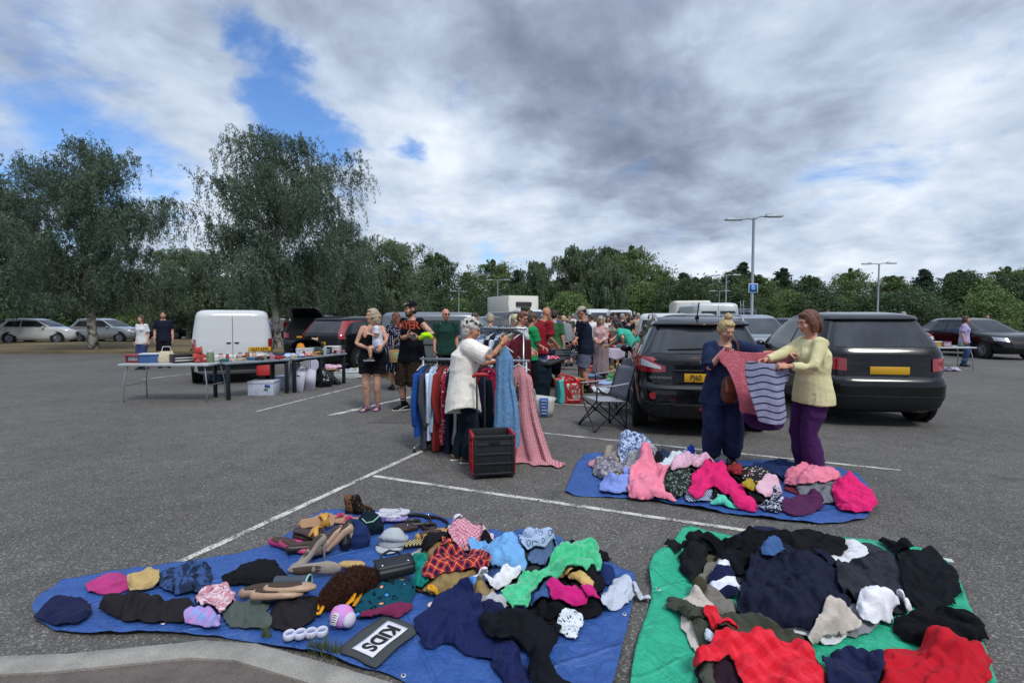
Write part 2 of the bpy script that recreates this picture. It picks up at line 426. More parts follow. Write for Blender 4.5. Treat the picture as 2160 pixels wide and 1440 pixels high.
def kerb():
 pts=[gp(-500,1400,.1),gp(150,1372,.1),gp(430,1345,.1),gp(545,1351,.1),gp(860,1440,.1),gp(1250,1560,.1),gp(2200,1800,.1)]
 w=.135;off=[]
 for i,p in enumerate(pts):
  d=(pts[min(i+1,len(pts)-1)]-pts[max(i-1,0)]);n=Vector((d.y,-d.x,0)).normalized()
  if n.y>0:n=-n
  off.append(p+n*w)
 mb=MB();vs=[];fs=[]
 N=len(pts)
 prof=[]
 for i in range(N-1):
  K=max(2,int((pts[i+1]-pts[i]).length/.04))
  for k in range(K+(i==N-2)):
   u=k/K;prof.append((pts[i].lerp(pts[i+1],u),off[i].lerp(off[i+1],u)))
 for a,b in prof:
  j=vnoise([[a.x*9,a.y*9,0],[b.x*30,b.y*30,3]],3)
  e=(b-a).normalized()
  ring=[a-e*.012+Vector((0,0,-.11)),a-e*.004+Vector((0,0,-.022)),a+e*(.014+.004*j[1])+Vector((0,0,-.002)),a.lerp(b,.5)+Vector((0,0,.002*j[0])),b+Vector((0,0,-.001)),b+Vector((0,0,-.11))]
  vs+=ring
 for i in range(len(prof)-1):
  for k in range(5):fs.append((i*6+k,i*6+k+1,i*6+k+7,i*6+k+6))
 mb.add(vs,fs);o=mb.build('kerb',M_KERB,smooth=True,autosmooth=50);tag(o,kind='structure')
 fw=[tuple(b[:2])for a,b in prof]+[(6,-6),(-6,-6)]
 sheet('footway',fw,.088,M_FOOT)
 wm=mat('weed_green','#53603a',.9)
 for j,(px,py,s)in enumerate(((683,1386,1),(705,1392,.8),(662,1382,.6),(560,1352,.5))):
  c=gp(px,py,.0);b=MB();rr=random.Random(j)
  for k in range(60):
   a=rr.uniform(0,6.28);l=rr.uniform(.02,.055)*s;r0=rr.uniform(0,.03)*s
   p=Vector((c.x+r0*math.cos(a)*1.6,c.y+r0*math.sin(a)*.5+.01,0));t=p+Vector((math.cos(a)*l*.6,math.sin(a)*l*.4,l*1.2+.05))
   n=Vector((-math.sin(a),math.cos(a),0))*.003
   b.add([p-n,p+n,t],[(0,1,2)])
  o=b.build('weed',wm,smooth=False);tag(o,'small tuft of green weed in the joint between kerb and blue tarpaulin','weed','weeds along the kerb')
kerb()
def grass_mat(name,a,b_,c_):
 m=bpy.data.materials.new(name);m.use_nodes=True;t=NT(m.node_tree);b=t.n['Principled BSDF']
 co=t.new('ShaderNodeTexCoord').outputs['Object']
 c=t.ramp(t.noise(co,1.4,6,.7),[(.3,lin(a)),(.5,lin(b_)),(.7,lin(c_))])
 c=t.mix(1.0,c,t.ramp(t.noise(co,25,4,.7),[(.3,(.6,)*3),(.7,(1.35,)*3)]),'MULTIPLY')
 t.put(b.inputs['Base Color'],c);b.inputs['Roughness'].default_value=.95
 t.put(b.inputs['Normal'],t.bump(t.noise(co,30,4,.7),1,.05));return m
M_DRY=grass_mat('dry_grass','#5f5a40','#7a6b4c','#86775a')
M_WOODFLOOR=grass_mat('woodland_floor','#2c3526','#3b4530','#4a4f38')
def verge(poly,name='grass_verge',m=M_DRY,h=.1):
 mb=MB();mb.prism(poly,h);return tag(mb.build(name,m,smooth=False),kind='structure')
verge([(-40,23.2),(-7.6,23.2),(-6.6,24.4),(-6.6,36),(-8,38),(-40,38)])
verge([(-300,62),(300,62),(300,200),(-300,200)],'woodland_floor',M_WOODFLOOR,.12)
def leaf_mat(name,c1,c2,tr=.25):
 m=bpy.data.materials.new(name);m.use_nodes=True;t=NT(m.node_tree);b=t.n['Principled BSDF'];out=t.n['Material Output']
 g=t.new('ShaderNodeNewGeometry')
 c=t.mix(g.outputs['Random Per Island'],C4(c1),C4(c2))
 co=t.new('ShaderNodeTexCoord').outputs['Object']
 c=t.mix(1.0,c,t.ramp(t.noise(co,.9,3,.6),[(.3,(.72,)*3),(.7,(1.22,1.2,1.1))]),'MULTIPLY')
 t.put(b.inputs['Base Color'],c);b.inputs['Roughness'].default_value=.65;b.inputs['Specular IOR Level'].default_value=.3
 tl=t.new('ShaderNodeBsdfTranslucent');t.put(tl.inputs[0],c)
 mx=t.new('ShaderNodeMixShader');mx.inputs[0].default_value=tr
 t.l.new(b.outputs[0],mx.inputs[1]);t.l.new(tl.outputs[0],mx.inputs[2]);t.l.new(mx.outputs[0],out.inputs[0]);return m
L_BIRCH=leaf_mat('birch_leaf','#43534a','#667a63');L_BIRCH2=leaf_mat('willow_leaf','#54664c','#788a6e')
L_OAK=leaf_mat('dark_leaf','#3d5139','#5b6e4d');L_MID=leaf_mat('mid_leaf','#52663f','#748658');L_LIGHT=leaf_mat('fresh_leaf','#587044','#7f955f')
L_CONE=leaf_mat('conifer_leaf','#364a3d','#50644e')
def bark(name,a,b_,sc_=3):
 m=bpy.data.materials.new(name);m.use_nodes=True;t=NT(m.node_tree);b=t.n['Principled BSDF']
 tc=t.new('ShaderNodeTexCoord');mp=t.new('ShaderNodeMapping');mp.inputs['Scale'].default_value=(1,1,1.0);t.l.new(tc.outputs['Object'],mp.inputs[0])
 c=t.ramp(t.noise(mp.outputs[0],sc_,5,.7,.5),[(.42,lin(a)),(.56,lin(b_))]);t.put(b.inputs['Base Color'],c);b.inputs['Roughness'].default_value=.9
 t.put(b.inputs['Normal'],t.bump(t.noise(mp.outputs[0],sc_*6,4,.7),.8,.02));return m
B_BIRCH=bark('birch_bark','#4a4742','#b5b1a6');B_DARK=bark('dark_bark','#38322a','#5d5446')
def leaf_quads(P,size,rng,droop=None,asp=.55):
 """P (n,3) centres -> mesh arrays of small leaf-shaped quads"""
 n=len(P);u=rng.normal(size=(n,3));u/=np.linalg.norm(u,axis=1)[:,None]
 if droop is not None:u=u*(1-droop)+np.array([0,0,-1.0])*droop;u/=np.linalg.norm(u,axis=1)[:,None]
 w=rng.normal(size=(n,3));w-=(w*u).sum(1)[:,None]*u;w/=np.linalg.norm(w,axis=1)[:,None]
 s=size*rng.uniform(.6,1.3,n)[:,None];L=u*s;W=w*s*asp
 V=np.stack([P-L,P+W*.5-L*.1,P+L,P-W*.5-L*.1],1).reshape(-1,3)
 return V
def quads_mesh(name,V,m):
 n=len(V)//4;me=bpy.data.meshes.new(name)
 me.vertices.add(len(V));me.vertices.foreach_set('co',V.astype(np.float32).ravel())
 me.loops.add(4*n);me.loops.foreach_set('vertex_index',np.arange(4*n,dtype=np.int32))
 me.polygons.add(n);me.polygons.foreach_set('loop_start',np.arange(0,4*n,4,dtype=np.int32))
 me.materials.append(m);me.update();me.validate();return me
def birch_parts(seed,H,W,lm,strands=420,per=34,leaf=.075,low=.14,wind=(.0,0),dropk=1.0,dens_top=1.0,skirt=None):
 rng=np.random.default_rng(seed);rr=random.Random(seed);trunk=MB();P=[];kn=9
 lean=rr.uniform(-.03,.03)
 def stem(z):return Vector((lean*z+.12*math.sin(z*.7+seed),.1*math.cos(z*.6+seed),z))
 zs=[.93*H*k/12 for k in range(13)]
 trunk.tube([stem(z)for z in zs],[max(.02,.017*H*(1-(z/H))**.8*(1.25 if z<.1 else 1))for z in zs],9)
 nl=46
 for k in range(nl):
  f=low+(1-low)*(k+rr.random())/nl*.97;z=f*H
  env=(1-abs((f-.42)/.62)**2.2)if f>.42 else(.6+.4*(f/.42))
  L=W*.5*max(.12,env)*rr.uniform(.5,1.2);a=k*2.4+rr.uniform(-.5,.5)
  up=L*rr.uniform(.25,.75)*(1.1-.4*f);base=stem(z*.93)
  tip=base+Vector((math.cos(a)*L+wind[0]*L*f,math.sin(a)*L,up))
  pts=[base.lerp(tip,q)+Vector((0,0,math.sin(q*2.6)*L*.13))for q in(0,.25,.5,.75,1)]
  trunk.tube(pts,[.0045*H*(1-f)*.55+.014,.02,.014,.01,.005],5,caps=False)
  ns=int(strands/nl*(.6+.8*env))
  for s in range(ns):
   q=rr.uniform(.18,1.02)**.8;p0=pts[0].lerp(pts[-1],q);p0 .z+=math.sin(q*2.6)*L*.13
   jit=.28+.02*H;p0+=Vector((rr.gauss(0,jit*.6),rr.gauss(0,jit*.6),rr.gauss(0,jit*.35)))
   dl=rr.uniform(.5,1.0)*(.30*H*(1-f)**.5*.55+.45)*dropk
   sx,sy=rr.gauss(0,.22)+wind[0]*.8,rr.gauss(0,.22);npt=max(6,int(per*dl/1.6))
   t=np.sort(rng.uniform(0,1,npt));
   x=p0 .x+sx*dl*np.sin(t*1.6)+rng.normal(0,.055,npt);y=p0 .y+sy*dl*np.sin(t*1.6)+rng.normal(0,.055,npt)
   zz=p0 .z+.12*np.sin(t*3.0)-dl*t**1.35+rng.normal(0,.04,npt)
   k_=zz>(skirt if skirt else.9)
   P.append(np.stack([x,y,zz],1)[k_])
 P=np.concatenate(P)
 return trunk,quads_mesh('crown',leaf_quads(P,leaf,rng,.55,.45),lm)
def broad_parts(seed,H,W,lm,lobes=11,per=75,cl=26,leaf=.16,low=.12,cone=0.0,airy=.0):
 rng=np.random.default_rng(seed);rr=random.Random(seed);trunk=MB();P=[]
 tz=H*.82
 trunk.tube([(0,0,0),(.06*seed%.3,.05,tz*.35),(-.1,.1,tz*.7),(0,0,tz)],[.022*H,.017*H,.011*H,.004*H],9)
 for k in range(lobes):
  f=low+(1-low)*(k+.5)/lobes;z=H*f
  if cone:env=(1-f)**.75*1.1+.06
  else:env=math.sin(min(1,(f+.18)/1.12)*math.pi)**.6
  nn=1 if cone and f>.85 else(3 if f<.85 else 2)
  for q in range(nn):
   a=k*2.1+q*2*math.pi/nn+rr.uniform(-.5,.5);rad=W*.5*env*(.62 if nn>1 else.2)*rr.uniform(.7,1.1)
   c=Vector((math.cos(a)*rad,math.sin(a)*rad,z*.94+rr.uniform(-.03,.03)*H));lr=W*.5*env*rr.uniform(.42,.62)+.25
   b0=Vector((0,0,max(.3,z*.7)));trunk.tube([b0,b0 .lerp(c,.5)+Vector((0,0,.1)),c],[.006*H,.004*H,.015],5,caps=False)
   for j in range(per//nn):
    u=rng.normal(size=3);u/=np.linalg.norm(u);r=lr*rng.uniform(.35,1.08)*(1+airy*rng.uniform(-.3,.5))
    cc=np.array(c)+u*r*np.array([1,1,.78]);s=lr*rng.uniform(.10,.24)
    n=int(cl*rng.uniform(.5,1.3));pts=cc+rng.normal(size=(n,3))*s*np.array([1,1,.65]);P.append(pts[pts[:,2]>.2])
 P=np.concatenate(P);return trunk,quads_mesh('crown',leaf_quads(P,leaf,rng,.1,.8),lm)
TREE_CACHE={}
def tree(kind,key,parts_fn,x,y,H,H0,label,cat='tree',bm=B_DARK,group=None,rz=None,wx=1.0,name=None):
 """parts are made once per key at height H0 and reused scaled"""
 if key not in TREE_CACHE:
  tr,cm=parts_fn();tm=tr.mesh('trunk');tm.materials.append(bm);tm.polygons.foreach_set('use_smooth',[True]*len(tm.polygons));TREE_CACHE[key]=(tm,cm)
 tm,cm=TREE_CACHE[key];s=H/H0
 o=empty(name or kind,(x,y,0),rnd.uniform(0,6.28)if rz is None else rz,label,cat,group);o.scale=(s*wx,s*wx,s)
 link(bpy.data.objects.new('trunk',tm),o);link(bpy.data.objects.new('crown',cm),o);return o
def trees():
 def H(top,Y):return(672-top)/F*Y+CAMH
 bx=lambda px,Y:(px-1080)/F*Y
 A=lambda:birch_parts(3,11.6,8.4,L_BIRCH,2300,62,.078,.13,(.22,0),1.0,skirt=1.9)
 tree('birch_tree','bA',A,bx(588,26.5),26.5,H(262,26.5),11.6,'tall weeping birch tree nearest the white van, drooping over the dry grass',bm=B_BIRCH,rz=.3)
 B=lambda:birch_parts(8,9,5.4,L_BIRCH,1500,54,.09,.14,(.12,0),.8,skirt=1.2)
 tree('birch_tree','bB',B,bx(725,36),36,H(446,36),9,'slimmer birch tree just right of the tall weeping birch',bm=B_BIRCH,rz=1.1,wx=.9)
 tree('birch_tree','bB',B,bx(655,40),40,H(520,40),9,'low bushy birch tree in the gap behind the tall weeping birch',bm=B_BIRCH,rz=4.1,wx=1.1)
 Cc=lambda:birch_parts(14,8,6.2,L_BIRCH2,1700,50,.105,.12,(.05,0),.9,skirt=1.0)
 tree('birch_tree','bC',Cc,bx(832,41),41,H(500,41),8,'rounded grey green birch tree with a split top behind the man in the cap',bm=B_BIRCH,rz=.2,wx=1.0)
 tree('birch_tree','bA',A,bx(190,25),25,H(285,25),11.6,'broad dark birch tree at the far left of the car park',bm=B_BIRCH,rz=2.2,wx=1.15)
 tree('birch_tree','bB',B,bx(-60,30),30,H(330,30),9,'dark birch tree cut by the left edge',bm=B_BIRCH,rz=5,wx=1.4)
 tree('birch_tree','bC',Cc,bx(400,38),38,H(520,38),8,'low spreading birch tree between the two tallest birches',bm=B_BIRCH,rz=3,wx=1.4)
 O1=lambda:broad_parts(21,12,10,L_OAK,12,84,30,.17)
 O2=lambda:broad_parts(22,12,11,L_MID,11,84,30,.18,airy=.6)
 O3=lambda:broad_parts(23,12,9,L_MID,12,80,30,.17,airy=.3)
 N1=lambda:broad_parts(24,12,6.0,L_CONE,14,60,26,.17,cone=1)
 W1=lambda:birch_parts(31,12,9,L_BIRCH2,1500,44,.18,.06,(0,0),1.1,skirt=.6)
 S1=lambda:broad_parts(25,5,6,L_LIGHT,8,90,30,.13,low=.05)
 S2=lambda:broad_parts(26,5,7,L_OAK,8,90,30,.14,low=.05)
 ks={'O1':(O1,12),'O2':(O2,12),'O3':(O3,12),'N1':(N1,12),'W1':(W1,12),'S1':(S1,5),'S2':(S2,5)}
 nm={'O1':'oak_tree','O2':'ash_tree','O3':'maple_tree','N1':'pine_tree','W1':'willow_tree','S1':'shrub','S2':'shrub'}
 def T(k,px,top,Y,label,wx=1.0,rz=None,group='trees along the wood edge'):
  fn,h0=ks[k];tree(nm[k],k,fn,bx(px,Y),Y,H(top,Y),h0,label,'shrub' if k[0]=='S' else 'tree',B_DARK,group,rz,wx)
 T('O1',922,524,70,'dense dark rounded tree right behind the grey van',.95,.4)
 T('O1',770,560,75,'dark tree crown peeping between the two slimmer birches',1.0,2.4)
 T('O2',1040,541,76,'open domed tree above the white box lorry',1.0,1.0)
 T('N1',985,566,80,'pointed pine between the dark rounded tree and the open domed tree',1.2)
 T('N1',1092,560,72,'small pointed pine right of the open domed tree',1.1)
 T('W1',1137,545,66,'pale weeping tree with a thin white stem right of the box lorry',.75,.5)
 T('W1',1215,516,66,'tall pale weeping tree in the middle of the wood edge',1.0,2.0)
 T('O1',1283,512,84,'dark lobed crown rising behind the tall weeping tree',1.0,1.5)
 T('O2',1330,511,78,'tallest domed tree with a see-through right side',1.05,2.2)
 T('W1',1290,552,62,'lower hanging tree in front of the tallest domed tree',.8,4.0)
 T('O3',1390,558,72,'middle green tree sloping down right of the tallest domed tree',1.0)
 T('N1',1440,566,72,'dark spiky pine where the skyline dips',1.35)
 T('O3',1480,575,70,'low tree left of the two distant lamp posts',1.0,2.0)
 T('O1',1545,562,74,'dark tree behind the distant lamp posts',.95,4.4)
 T('N1',1565,543,76,'sharp pine top just left of the near lamp post',1.1)
 T('O3',1600,568,66,'green tree behind the blue lettered sign',1.0,5.0)
 T('N1',1650,556,76,'pine right of the near lamp post',1.2)
 T('O1',1705,574,70,'dark tree beyond the parked cars on the right',1.0,.9)
 T('O2',1790,560,74,'airy tree in the right hand stretch of the wood edge',1.0,1.9)
 T('O3',1880,570,70,'full green tree second from the right edge of the wood',1.1,2.9)
 T('N1',1945,558,78,'tall pine in the right hand stretch of the wood edge',1.2)
 T('O1',2020,562,70,'dark round tree near the right edge of the picture',1.1,3.3)
 T('O2',2120,556,72,'airy tree cut by the right edge of the picture',1.1,.2)
 T('O1',480,575,70,'dark tree glimpsed left of the tall weeping birch',1.1,.7)
 T('O3',300,580,72,'far green tree between the left birches',1.1,1.7)
 T('O1',60,560,72,'far dark tree at the left edge',1.2,3.7)
 T('O3',620,585,78,'far tree behind the tall birch trunk',1.1,2.7)
 T('O2',850,575,82,'far pale tree behind the split topped birch',1.1,3.7)
 T('S1',1205,610,60,'bright green bush below the tall weeping tree',1.0,.5,'bushes under the wood edge')
 sx=list(range(-20,2200,62));rr=random.Random(4)
 for i,px in enumerate(sx):
  k='S1' if rr.random()<.16 else 'S2'
  T(k,px+rr.uniform(-15,15),rr.uniform(578,626),rr.uniform(57,70),'bright leafy bush in the row under the wood edge' if k=='S1' else 'dark leafy bush in the row under the wood edge',rr.uniform(.8,1.3),None,'bright bushes in the row' if k=='S1' else 'dark bushes in the row')
trees()
M_GALV=mat('galvanised_steel','#8d959c',.5,.4,var=.05);M_LAMPLENS=mat('lamp_lens','#c9ced2',.3)
def lamp_post(x,y,H,arm=.6,label='',sign=False,rz=0.0,tilt=.12):
 o=empty('lamp_post',(x,y,0),rz,label,'lamp post','lamp posts in the car park')
 b=MB();b.tube([(0,0,0),(0,0,.25)],[.1,.1],14,caps=True,round_=False);b.tube([(0,0,.25),(0,0,1.7),(0,0,1.75),(0,0,H)],[.085,.085,.055,.045],14,round_=False)
 b.build('pole',M_GALV,o,autosmooth=40)
 for s in(-1,1):
  b=MB();b.tube([(0,0,H-.06),(s*arm*.5,0,H+.02+tilt*.3*s),(s*arm,0,H+tilt*s*.5)],[.03,.028,.026],8);b.build('arm',M_GALV,o)
  b=MB();x0=s*arm;z0=H+tilt*s*.5
  b.box((x0+s*.3,0,z0+.01),(.68,.26,.07),0,None,.85);b.box((x0+s*.12,0,z0+.06),(.2,.12,.06))
  h=b.build('lamp_head',M_GALV,o,bevel=.015,autosmooth=40);b=MB();b.box((x0+s*.36,0,z0-.032),(.42,.2,.012));b.build('lens',M_LAMPLENS,h)
 if sign:
  zs=sign;b=MB();b.box((0,-.07,zs),(.34,.012,.34));p=b.build('sign_plate',mat('sign_white','#dfe6ee',.4,var=.02),o,bevel=.004)
  b=MB();b.box((0,-.079,zs),(.30,.006,.30));b.build('sign_face',mat('sign_blue','#155fae',.4,var=.03),p)
  text('letter','G',.19,mat('sign_letter','#d8e6f4',.5,var=.02),p,Matrix.Translation((0,-.0835,zs))@Matrix.Rotation(R(90),4,'X'),.001)
  for dz in(.08,-.08):b=MB();b.box((0,-.055,zs+dz),(.14,.03,.025));b.build('bracket',M_GALV,p)
 return o
def lamps():
 Y=19.5;lamp_post((1585-1080)/F*Y,Y,(672-462)/F*Y+CAMH,.45,'nearest grey twin headed lamp post with the blue G sign',sign=(672-608)/F*Y+CAMH)
 Y=40;lamp_post((1530-1080)/F*Y,Y,(672-581)/F*Y+CAMH,.5,'second lamp post, behind the white vans at the right',tilt=.04)
 Y=56;lamp_post((1516-1080)/F*Y,Y,(672-614)/F*Y+CAMH,.5,'farthest lamp post on the right, left of the second one',tilt=.02)
 Y=52;lamp_post((1050-1080)/F*Y,Y,(672-591)/F*Y+CAMH,.6,'distant lamp post above the white box lorry',tilt=.04)
 Y=52;lamp_post((968-1080)/F*Y,Y,(672-615)/F*Y+CAMH,.5,'distant lamp post above the grey van',tilt=.04,rz=.9)
 Y=34;lamp_post((1850-1080)/F*Y,Y,5.2,.5,'lamp post in the far right of the car park',tilt=.04)
lamps()
HX0,HY0,HS,HNX,HNY=-4.2,1.2,.01,900,620
HF=np.zeros((HNY,HNX))
def hf(x,y):
 return HF[np.clip(((y-HY0)/HS).astype(int),0,HNY-1),np.clip(((x-HX0)/HS).astype(int),0,HNX-1)]
def hf_at(x,y,r=.03):
 i,j=int((y-HY0)/HS),int((x-HX0)/HS);k=max(1,int(r/HS))
 return float(HF[max(0,i-k):i+k+1,max(0,j-k):j+k+1].max())
def hf_put(x,y,z,k=1):
 i=np.clip(((y-HY0)/HS).astype(int),k,HNY-1-k);j=np.clip(((x-HX0)/HS).astype(int),k,HNX-1-k)
 for a in range(-k,k+1):
  for b in range(-k,k+1):np.maximum.at(HF,(i+a,j+b),z)
def smooth_poly(poly,n=3):
 P=np.array(poly,float)
 for _ in range(n):
  Q=np.roll(P,-1,0);P=np.stack([P*.75+Q*.25,P*.25+Q*.75],1).reshape(-1,2)
 return P
def inside(P,X,Y):
 c=np.zeros(X.shape,bool);n=len(P);j=n-1
 for i in range(n):
  xi,yi,xj,yj=P[i][0],P[i][1],P[j][0],P[j][1]
  if yi!=yj:c^=((yi>Y)!=(yj>Y))&(X<(xj-xi)*(Y-yi)/(yj-yi)+xi)
  j=i
 return c
def bdist(P,X,Y):
 """distance to outline and nearest point on it"""
 d=np.full(X.shape,1e9);nx=X.copy();ny=Y.copy()
 for i in range(len(P)):
  a,b=P[i-1],P[i];e=b-a;L=(e**2).sum()+1e-12
  t=np.clip(((X-a[0])*e[0]+(Y-a[1])*e[1])/L,0,1);qx,qy=a[0]+t*e[0],a[1]+t*e[1]
  dd=np.hypot(X-qx,Y-qy);m=dd<d;d=np.where(m,dd,d);nx=np.where(m,qx,nx);ny=np.where(m,qy,ny)
 return d,nx,ny
class PolyGrid:
 def __init__(s,poly,sp,rot=0.0):
  c,sn=math.cos(rot),math.sin(rot);P=np.array(poly,float);s.P=P;s.rot=rot;s.sp=sp
  Q=P@np.array([[c,-sn],[sn,c]])
  lo=Q.min(0)-sp;hi=Q.max(0)+sp;nx,ny=[int(math.ceil(v))+1 for v in(hi-lo)/sp]
  GX,GY=np.meshgrid(lo[0]+sp*np.arange(nx),lo[1]+sp*np.arange(ny))
  cin=inside(Q,GX[:-1,:-1]+sp/2,GY[:-1,:-1]+sp/2)
  use=np.zeros((ny,nx),bool)
  for a in(0,1):
   for b in(0,1):use[a:ny-1+a,b:nx-1+b]|=cin
  ids=np.full((ny,nx),-1);ids[use]=np.arange(use.sum());s.ids=ids;s.n=int(use.sum())
  full=np.ones((ny,nx),bool);full[0]=full[-1]=False;full[:,0]=full[:,-1]=False
  full[1:-1,1:-1]=cin[:-1,:-1]&cin[1:,:-1]&cin[:-1,1:]&cin[1:,1:]
  s.bnd=~full[use]
  X,Y=GX[use],GY[use];d,bx_,by_=bdist(Q,X,Y)
  X=np.where(s.bnd,bx_,X);Y=np.where(s.bnd,by_,Y);s.d=np.where(s.bnd,0,d)
  s.uv=np.stack([X,Y],1)-lo;XY=np.stack([X,Y],1)@np.array([[c,sn],[-sn,c]]);s.xy=XY
  jj,ii=np.nonzero(cin);s.faces=np.stack([ids[jj,ii],ids[jj,ii+1],ids[jj+1,ii+1],ids[jj+1,ii]],1)
  s.use=use
 def edges(s,dj,di):
  I=s.ids;H_,W_=I.shape;y0=max(0,-dj);y1=H_-max(0,dj);x0=max(0,-di);x1=W_-max(0,di)
  a=I[y0:y1,x0:x1];b=I[y0+dj:y1+dj,x0+di:x1+di]
  jj,ii=np.mgrid[y0:y1,x0:x1];m=(a>=0)&(b>=0)
  par=(ii if di else jj);par=(par//max(1,abs(di)if di else abs(dj)))%2
  out=[]
  for k in(0,1):
   mm=m&(par==k);out.append((a[mm],b[mm]))
  return out
def cloth_obj(name,V,faces,uv,m,parent=None,sub=1,solid=.004):
 me=bpy.data.meshes.new(name);me.from_pydata(V.tolist(),[],faces.tolist())
 ul=me.uv_layers.new(name='UVMap');li=np.empty(len(me.loops),dtype=np.int32);me.loops.foreach_get('vertex_index',li)
 ul.data.foreach_set('uv',uv[li].astype(np.float32).ravel())
 mods=[]
 if sub:mods.append(('SUBSURF',dict(levels=sub,render_levels=sub,subdivision_type='CATMULL_CLARK')))
 if solid:mods.append(('SOLIDIFY',dict(thickness=solid,offset=1)))
 if mods:me=bake(me,mods)
 me.materials.clear();me.materials.append(m);me.polygons.foreach_set('use_smooth',[True]*len(me.polygons));me.name=name
 return link(bpy.data.objects.new(name,me),parent)
GSEED=[100]
def ridge(q,sd,an=0.0,st=2.2,p=2.0):
 """soft ridged folds, stretched along the angle an"""
 c,s_=math.cos(an),math.sin(an);u=q[:,0]*c+q[:,1]*s_;v=-q[:,0]*s_+q[:,1]*c
 w=np.column_stack([u/st,v,q[:,2]]);w[:,1]+=.55*vnoise(w*.9+5,sd+3);w[:,0]+=.4*vnoise(w*1.3+9,sd+4)
 return(1-np.abs(vnoise(w,sd)))**p
def gph(px,py,dz=0.0):
 """where the ray through a picture point meets what already lies there"""
 z=0.0
 for _ in range(12):
  p=gp(px,py,z+dz);i,j=int((p.y-HY0)/HS),int((p.x-HX0)/HS);q=HF[max(0,i-6):i+7,max(0,j-6):j+7];z=z*.6+.4*min(.16,.7*float(q.mean())if q.size else 0)
 return(p.x,p.y)
def drape(px,z0=.02,squeeze=.8,puff=.0,sp=.0115,stiff=.08,steps=34,rot=None,thick=.004,amp=.018,world_=False,edge=.6,wl=7.0,fold=1.0):
 """crumpled cloth inside an outline: gathered, then dropped on what already lies there"""
 GSEED[0]+=1;sd=GSEED[0];rg=np.random.default_rng(sd);puff*=.44
 P=np.array([gph(x,y,puff*.25)for x,y in px])if not world_ else np.array(px,float)
 cen=P.mean(0);P=cen+(P-cen)*1.05;P=smooth_poly(P,1);P=np.stack([P,(P+np.roll(P,-1,0))/2],1).reshape(-1,2);P=P+np.column_stack([vnoise(np.column_stack([P*22,P[:,:1]*0+k]),sd)*.011+vnoise(np.column_stack([P*9,P[:,:1]*0+k]),sd+5)*.016 for k in(1,2)])
 ar=.5*abs(np.dot(P[:,0],np.roll(P[:,1],1))-np.dot(P[:,1],np.roll(P[:,0],1)))
 sp=max(sp,math.sqrt(ar/8000));g=PolyGrid(P,sp,rg.uniform(-.6,.6)if rot is None else rot)
 X=np.column_stack([g.xy,np.zeros(g.n)]);dm=max(g.d.max(),1e-3)
 e=np.clip(g.d/(dm*edge),0,1);dome=e*(2-e)
 q=np.column_stack([g.xy,np.full(g.n,sd*.7)]);ang=rg.uniform(0,3.14)
 f1=ridge(q*10+3,sd,ang,2.4,2.6);f2=ridge(q*20+8,sd+20,ang+rg.uniform(-.8,.8),2.4,2.6);f3=ridge(q*42,sd+40,ang+rg.uniform(-1,1),2.2,2.2)
 k=fold*.85*(.5+1.1*(1-squeeze)*4)
 lump=puff*dome*(.62+.5*fbm(q*np.array([6,6,1]),sd,2))+k*(np.clip(g.d/.03,.45,1)*(.042*f1+.026*f2))
 X[:,2]=hf(X[:,0],X[:,1])+lump+.004+rg.normal(0,.0015,g.n)
 w=np.where(g.bnd,.15,1.0)
 cons=[]
 for dj,di,kk in((0,1,1),(1,0,1),(1,1,.6),(1,-1,.6),(0,2,stiff),(2,0,stiff)):
  for a,b in g.edges(dj,di):
   if len(a)==0:continue
   L=np.linalg.norm(g.xy[a]-g.xy[b],axis=1)/(1-(1-squeeze)*.62)
   ww=w[a]+w[b]+1e-9;cons.append((a,b,L,kk*w[a]/ww,kk*w[b]/ww))
 V=np.zeros_like(X);A0=X[:,:2].copy()
 for it in range(steps):
  V*=.75;V[:,2]-=.0035;Y0=X.copy();X=X+V
  for _ in range(2):
   for a,b,L,ka,kb in cons:
    dv=X[b]-X[a];l=np.sqrt((dv*dv).sum(1))+1e-9;c=((l-L)/l)[:,None]*dv
    X[a]+=c*ka[:,None];X[b]-=c*kb[:,None]
   fl=hf(X[:,0],X[:,1])+lump*.85+.003
   under=X[:,2]<fl;X[under,2]=fl[under]
   X[under,:2]=Y0[under,:2]*.8+X[under,:2]*.2
   off=X[:,:2]-A0;X[:,:2]=A0+np.clip(off,-.03,.03)
  V=np.clip(X-Y0,-.015,.015)
 X[:,2]+=k*(.009*f3+.0022*vnoise(q*75,sd+60))*np.clip(g.d/.02,.2,1)
 X[:,:2]+=.003*np.column_stack([vnoise(q*30,sd+70),vnoise(q*30,sd+71)])
 fl=hf(X[:,0],X[:,1])+.002;X[:,2]=np.maximum(X[:,2],fl)
 return g,X
SLV=('top','shirt','blouse','jumper','jacket','tee shirt','coat','anorak','cardigan')
